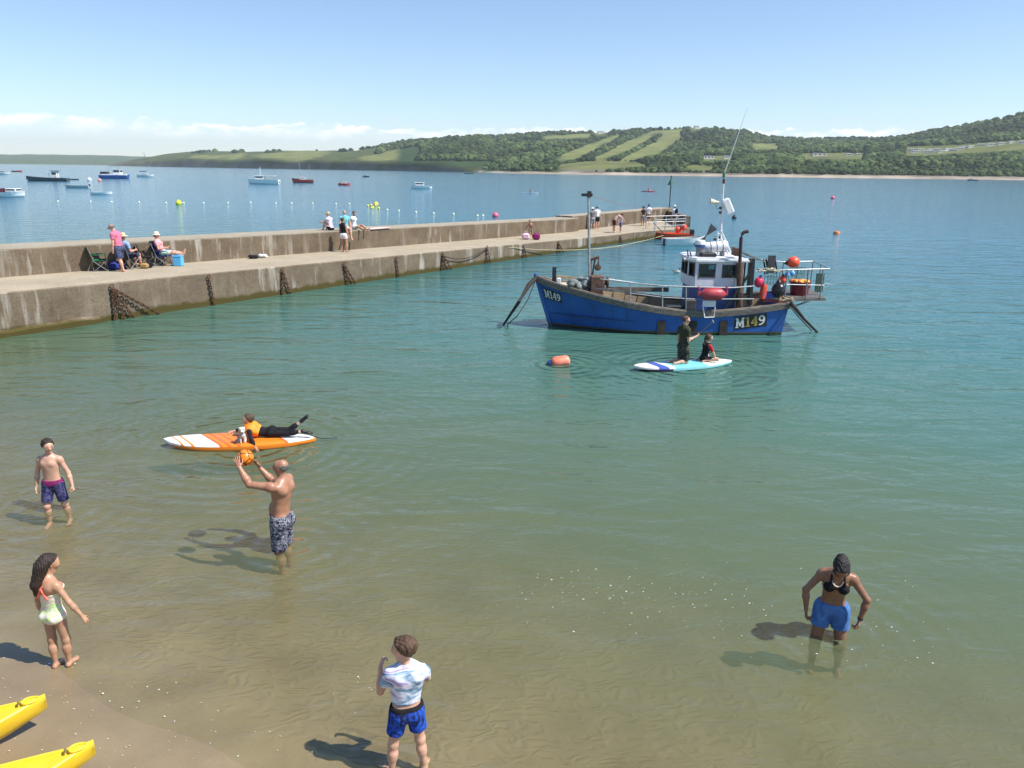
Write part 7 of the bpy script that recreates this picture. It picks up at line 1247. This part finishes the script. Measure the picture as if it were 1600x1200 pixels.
# duck
dq = gnd(1057, 426); B = Body(); B.cone('d', dq + D_(-.12, 0, .05), dq + D_(.1, 0, .05), .05, .075, .02); B.cone('d', dq + D_(.11, 0, .08), dq + D_(.16, 0, .19), .035, .028, .02); B.ball('d', dq + D_(.165, 0, .21), .04, .015); B.cone('d', dq + D_(.19, 0, .205), dq + D_(.25, 0, .195), .018, .01, .006); B.cone('d', dq + D_(-.14, 0, .07), dq + D_(-.22, 0, .11), .03, .012, .015); V, Fq = polygonise(B.p, .008); col = np.tile(D_(.5, .48, .45), (len(V), 1)); col[V[:, 2] > .15] = (.03, .03, .03); col[(V[:, 2] > .07) & (V[:, 0] < dq[0])] = (.07, .06, .05)
tag(mesh_obj('duck', V, Fq, vmat('feathers', .8, .2, .2, 50.), org=dq, smooth=True, col=col), 'dark backed seabird floating behind the fishing boat', 'bird')
# ================================================================ far shore buildings
def on_land(px, py, G):
    j = int(np.clip(round((px - COLS[0]) / 12.), 0, len(COLS) - 1)); q = G[:, j]; d = q - _C; z = d @ _F; ys = 600 - FPX * (d @ _U) / z
    for i in range(len(q) - 1):
        if ys[i] >= py > ys[i + 1]: t = (ys[i] - py) / (ys[i] - ys[i + 1]); return q[i] * (1 - t) + q[i + 1] * t
    return q[np.argmin(abs(ys - py))]
M_CV = [mat('cream_caravan', (.66, .62, .52), .5, .05), mat('white_caravan', (.76, .76, .75), .5, .05), mat('pale_green_caravan', (.55, .60, .52), .5, .05)]; M_RF = mat('grey_roof', (.28, .27, .27), .7, .1); M_SLATER = mat('slate_roof', (.10, .10, .11), .8, .15)
def caravan(px, py, ang, k, label, group, L_=9.5, name='static_caravan', cat='caravan', Wd=3.2, Hh=2.6, roofm=None):
    v = ray(px, py); P = on_land(px, py, GH); Y = P[1]; p = at(px, py, Y); g = empty(name, p, label, cat, group); c, s = math.cos(ang), math.sin(ang); X, Y_ = D_(c, s, 0), D_(-s, c, 0); ax3 = (X, Y_, D_(0, 0, 1)); MB().box(p + D_(0, 0, Hh / 2 - .8), (L_, Wd, Hh + 1.6), ax3).build('wall', M_CV[k % 3], g)
    MB().prism([(-Wd / 2 - .15, 0), (Wd / 2 + .15, 0), (0, Hh * .28)], (Y_, D_(0, 0, 1), X, p + D_(0, 0, Hh)), -L_ / 2 - .1, L_ / 2 + .1).build('roof', roofm or M_RF, g)
    for i in range(3): MB().box(p + X * (-L_ * .32 + L_ * .32 * i) - Y_ * (Wd / 2 + .02) + D_(0, 0, Hh * .58), (L_ * .17, .08, Hh * .38), ax3).build('window', M_WIN, g)
for i, (px, py) in enumerate(((1425, 236), (1429, 239), (1438, 236), (1452, 236.5), (1450, 239), (1464, 236), (1470, 239), (1480, 235.5), (1489, 236.5), (1498, 234), (1507, 232), (1516, 231), (1532, 228.5), (1548, 227.5), (1564, 226.5), (1580, 224.5), (1598, 224))): caravan(px, py, math.radians(-20 + 13 * (i % 4)), i, 'pale static caravan in the rows on the wooded slope', 'caravans in rows on the wooded slope')
caravan(1279, 244, math.radians(5), 0, 'long cream holiday building in the clearing by the shore woods', None, 19., 'house', 'building', 7., 3.2, M_SLATER); caravan(1325, 243.5, 0., 2, 'small pale green hut among the shore trees', None, 8., 'hut', 'building'); caravan(1340, 243.5, 0., 2, 'second pale green hut among the shore trees', None, 6., 'hut', 'building')
caravan(1107, 248, 0., 1, 'low white house among trees below the dark wood', None, 13., 'house', 'building', 6., 3., M_SLATER); caravan(1134, 248, 0., 1, 'small white cottage beside the low white house', None, 6., 'house', 'building', 5., 3.4, M_SLATER); caravan(1088, 201, .2, 1, 'white farmhouse on the hill top by the dark wood', None, 11., 'house', 'building', 7., 5., M_SLATER); caravan(938, 208.5, .2, 1, 'white farm building on the skyline left of the fields', None, 14., 'house', 'building', 7., 4., M_SLATER)
# ================================================================ litter of shells, foam flecks
def flecks(name, label, pts, m, smin, smax, zoff, flat=.25, seed=1):
    rr = np.random.default_rng(seed); b = MB()
    for x, y, z in pts:
        s = rr.uniform(smin, smax) * (.5 + rr.random()); k = 6; th = rr.uniform(0, 6.28, k).cumsum() * 0 + np.linspace(0, 6.28, k, endpoint=False); R_ = s * rr.uniform(.5, 1.2, k); st = rr.uniform(1, 2.2); an = rr.uniform(-.4, .4)
        ring = [np.array([x + st * R_[j] * math.cos(th[j]) * math.cos(an) - R_[j] * math.sin(th[j]) * math.sin(an), y + st * R_[j] * math.cos(th[j]) * math.sin(an) + R_[j] * math.sin(th[j]) * math.cos(an), z + zoff]) for j in range(k)]; top = np.mean(ring, 0) + D_(0, 0, s * flat)
        b.add(ring + [top], [(j, (j + 1) % k, k) for j in range(k)])
    return b.build(name, m, org=(0, 0, 0), label=label, kind='stuff')
rr = np.random.default_rng(21); pts = []
for i in range(170):
    px, py = rr.uniform(0, 560), rr.uniform(1010, 1230); q = gnd(px, py); z = float(bed(q[0], q[1]))
    if z > -.06 and rr.random() < .8: pts.append((q[0], q[1], z + .012))
flecks('shell_fragments', 'scattered pale shell fragments on the wet sand', pts, mat('shell', (.62, .58, .5), .6, .2), .003, .0075, 0., .35)
pts = []
for cx, cy, sx, sy, n in ((960, 925, 110, 28, 150), (1130, 940, 90, 40, 70), (860, 905, 60, 22, 40), (1230, 975, 90, 30, 60), (1390, 980, 60, 50, 60), (560, 1075, 25, 40, 26), (455, 700, 30, 8, 50), (1080, 588, 60, 5, 40), (100, 1037, 30, 5, 34), (240, 1120, 120, 50, 30)):
    for i in range(int(n * .6)): q = gnd(cx + rr.normal() * sx * .75, cy + rr.normal() * sy * .75); pts.append((q[0], q[1], .006))
flecks('sea_foam', 'white flecks of foam drifting on the shallow water', pts, mat('foam', (.8, .82, .82), .5, .05), .002, .006, 0., .3, 5)
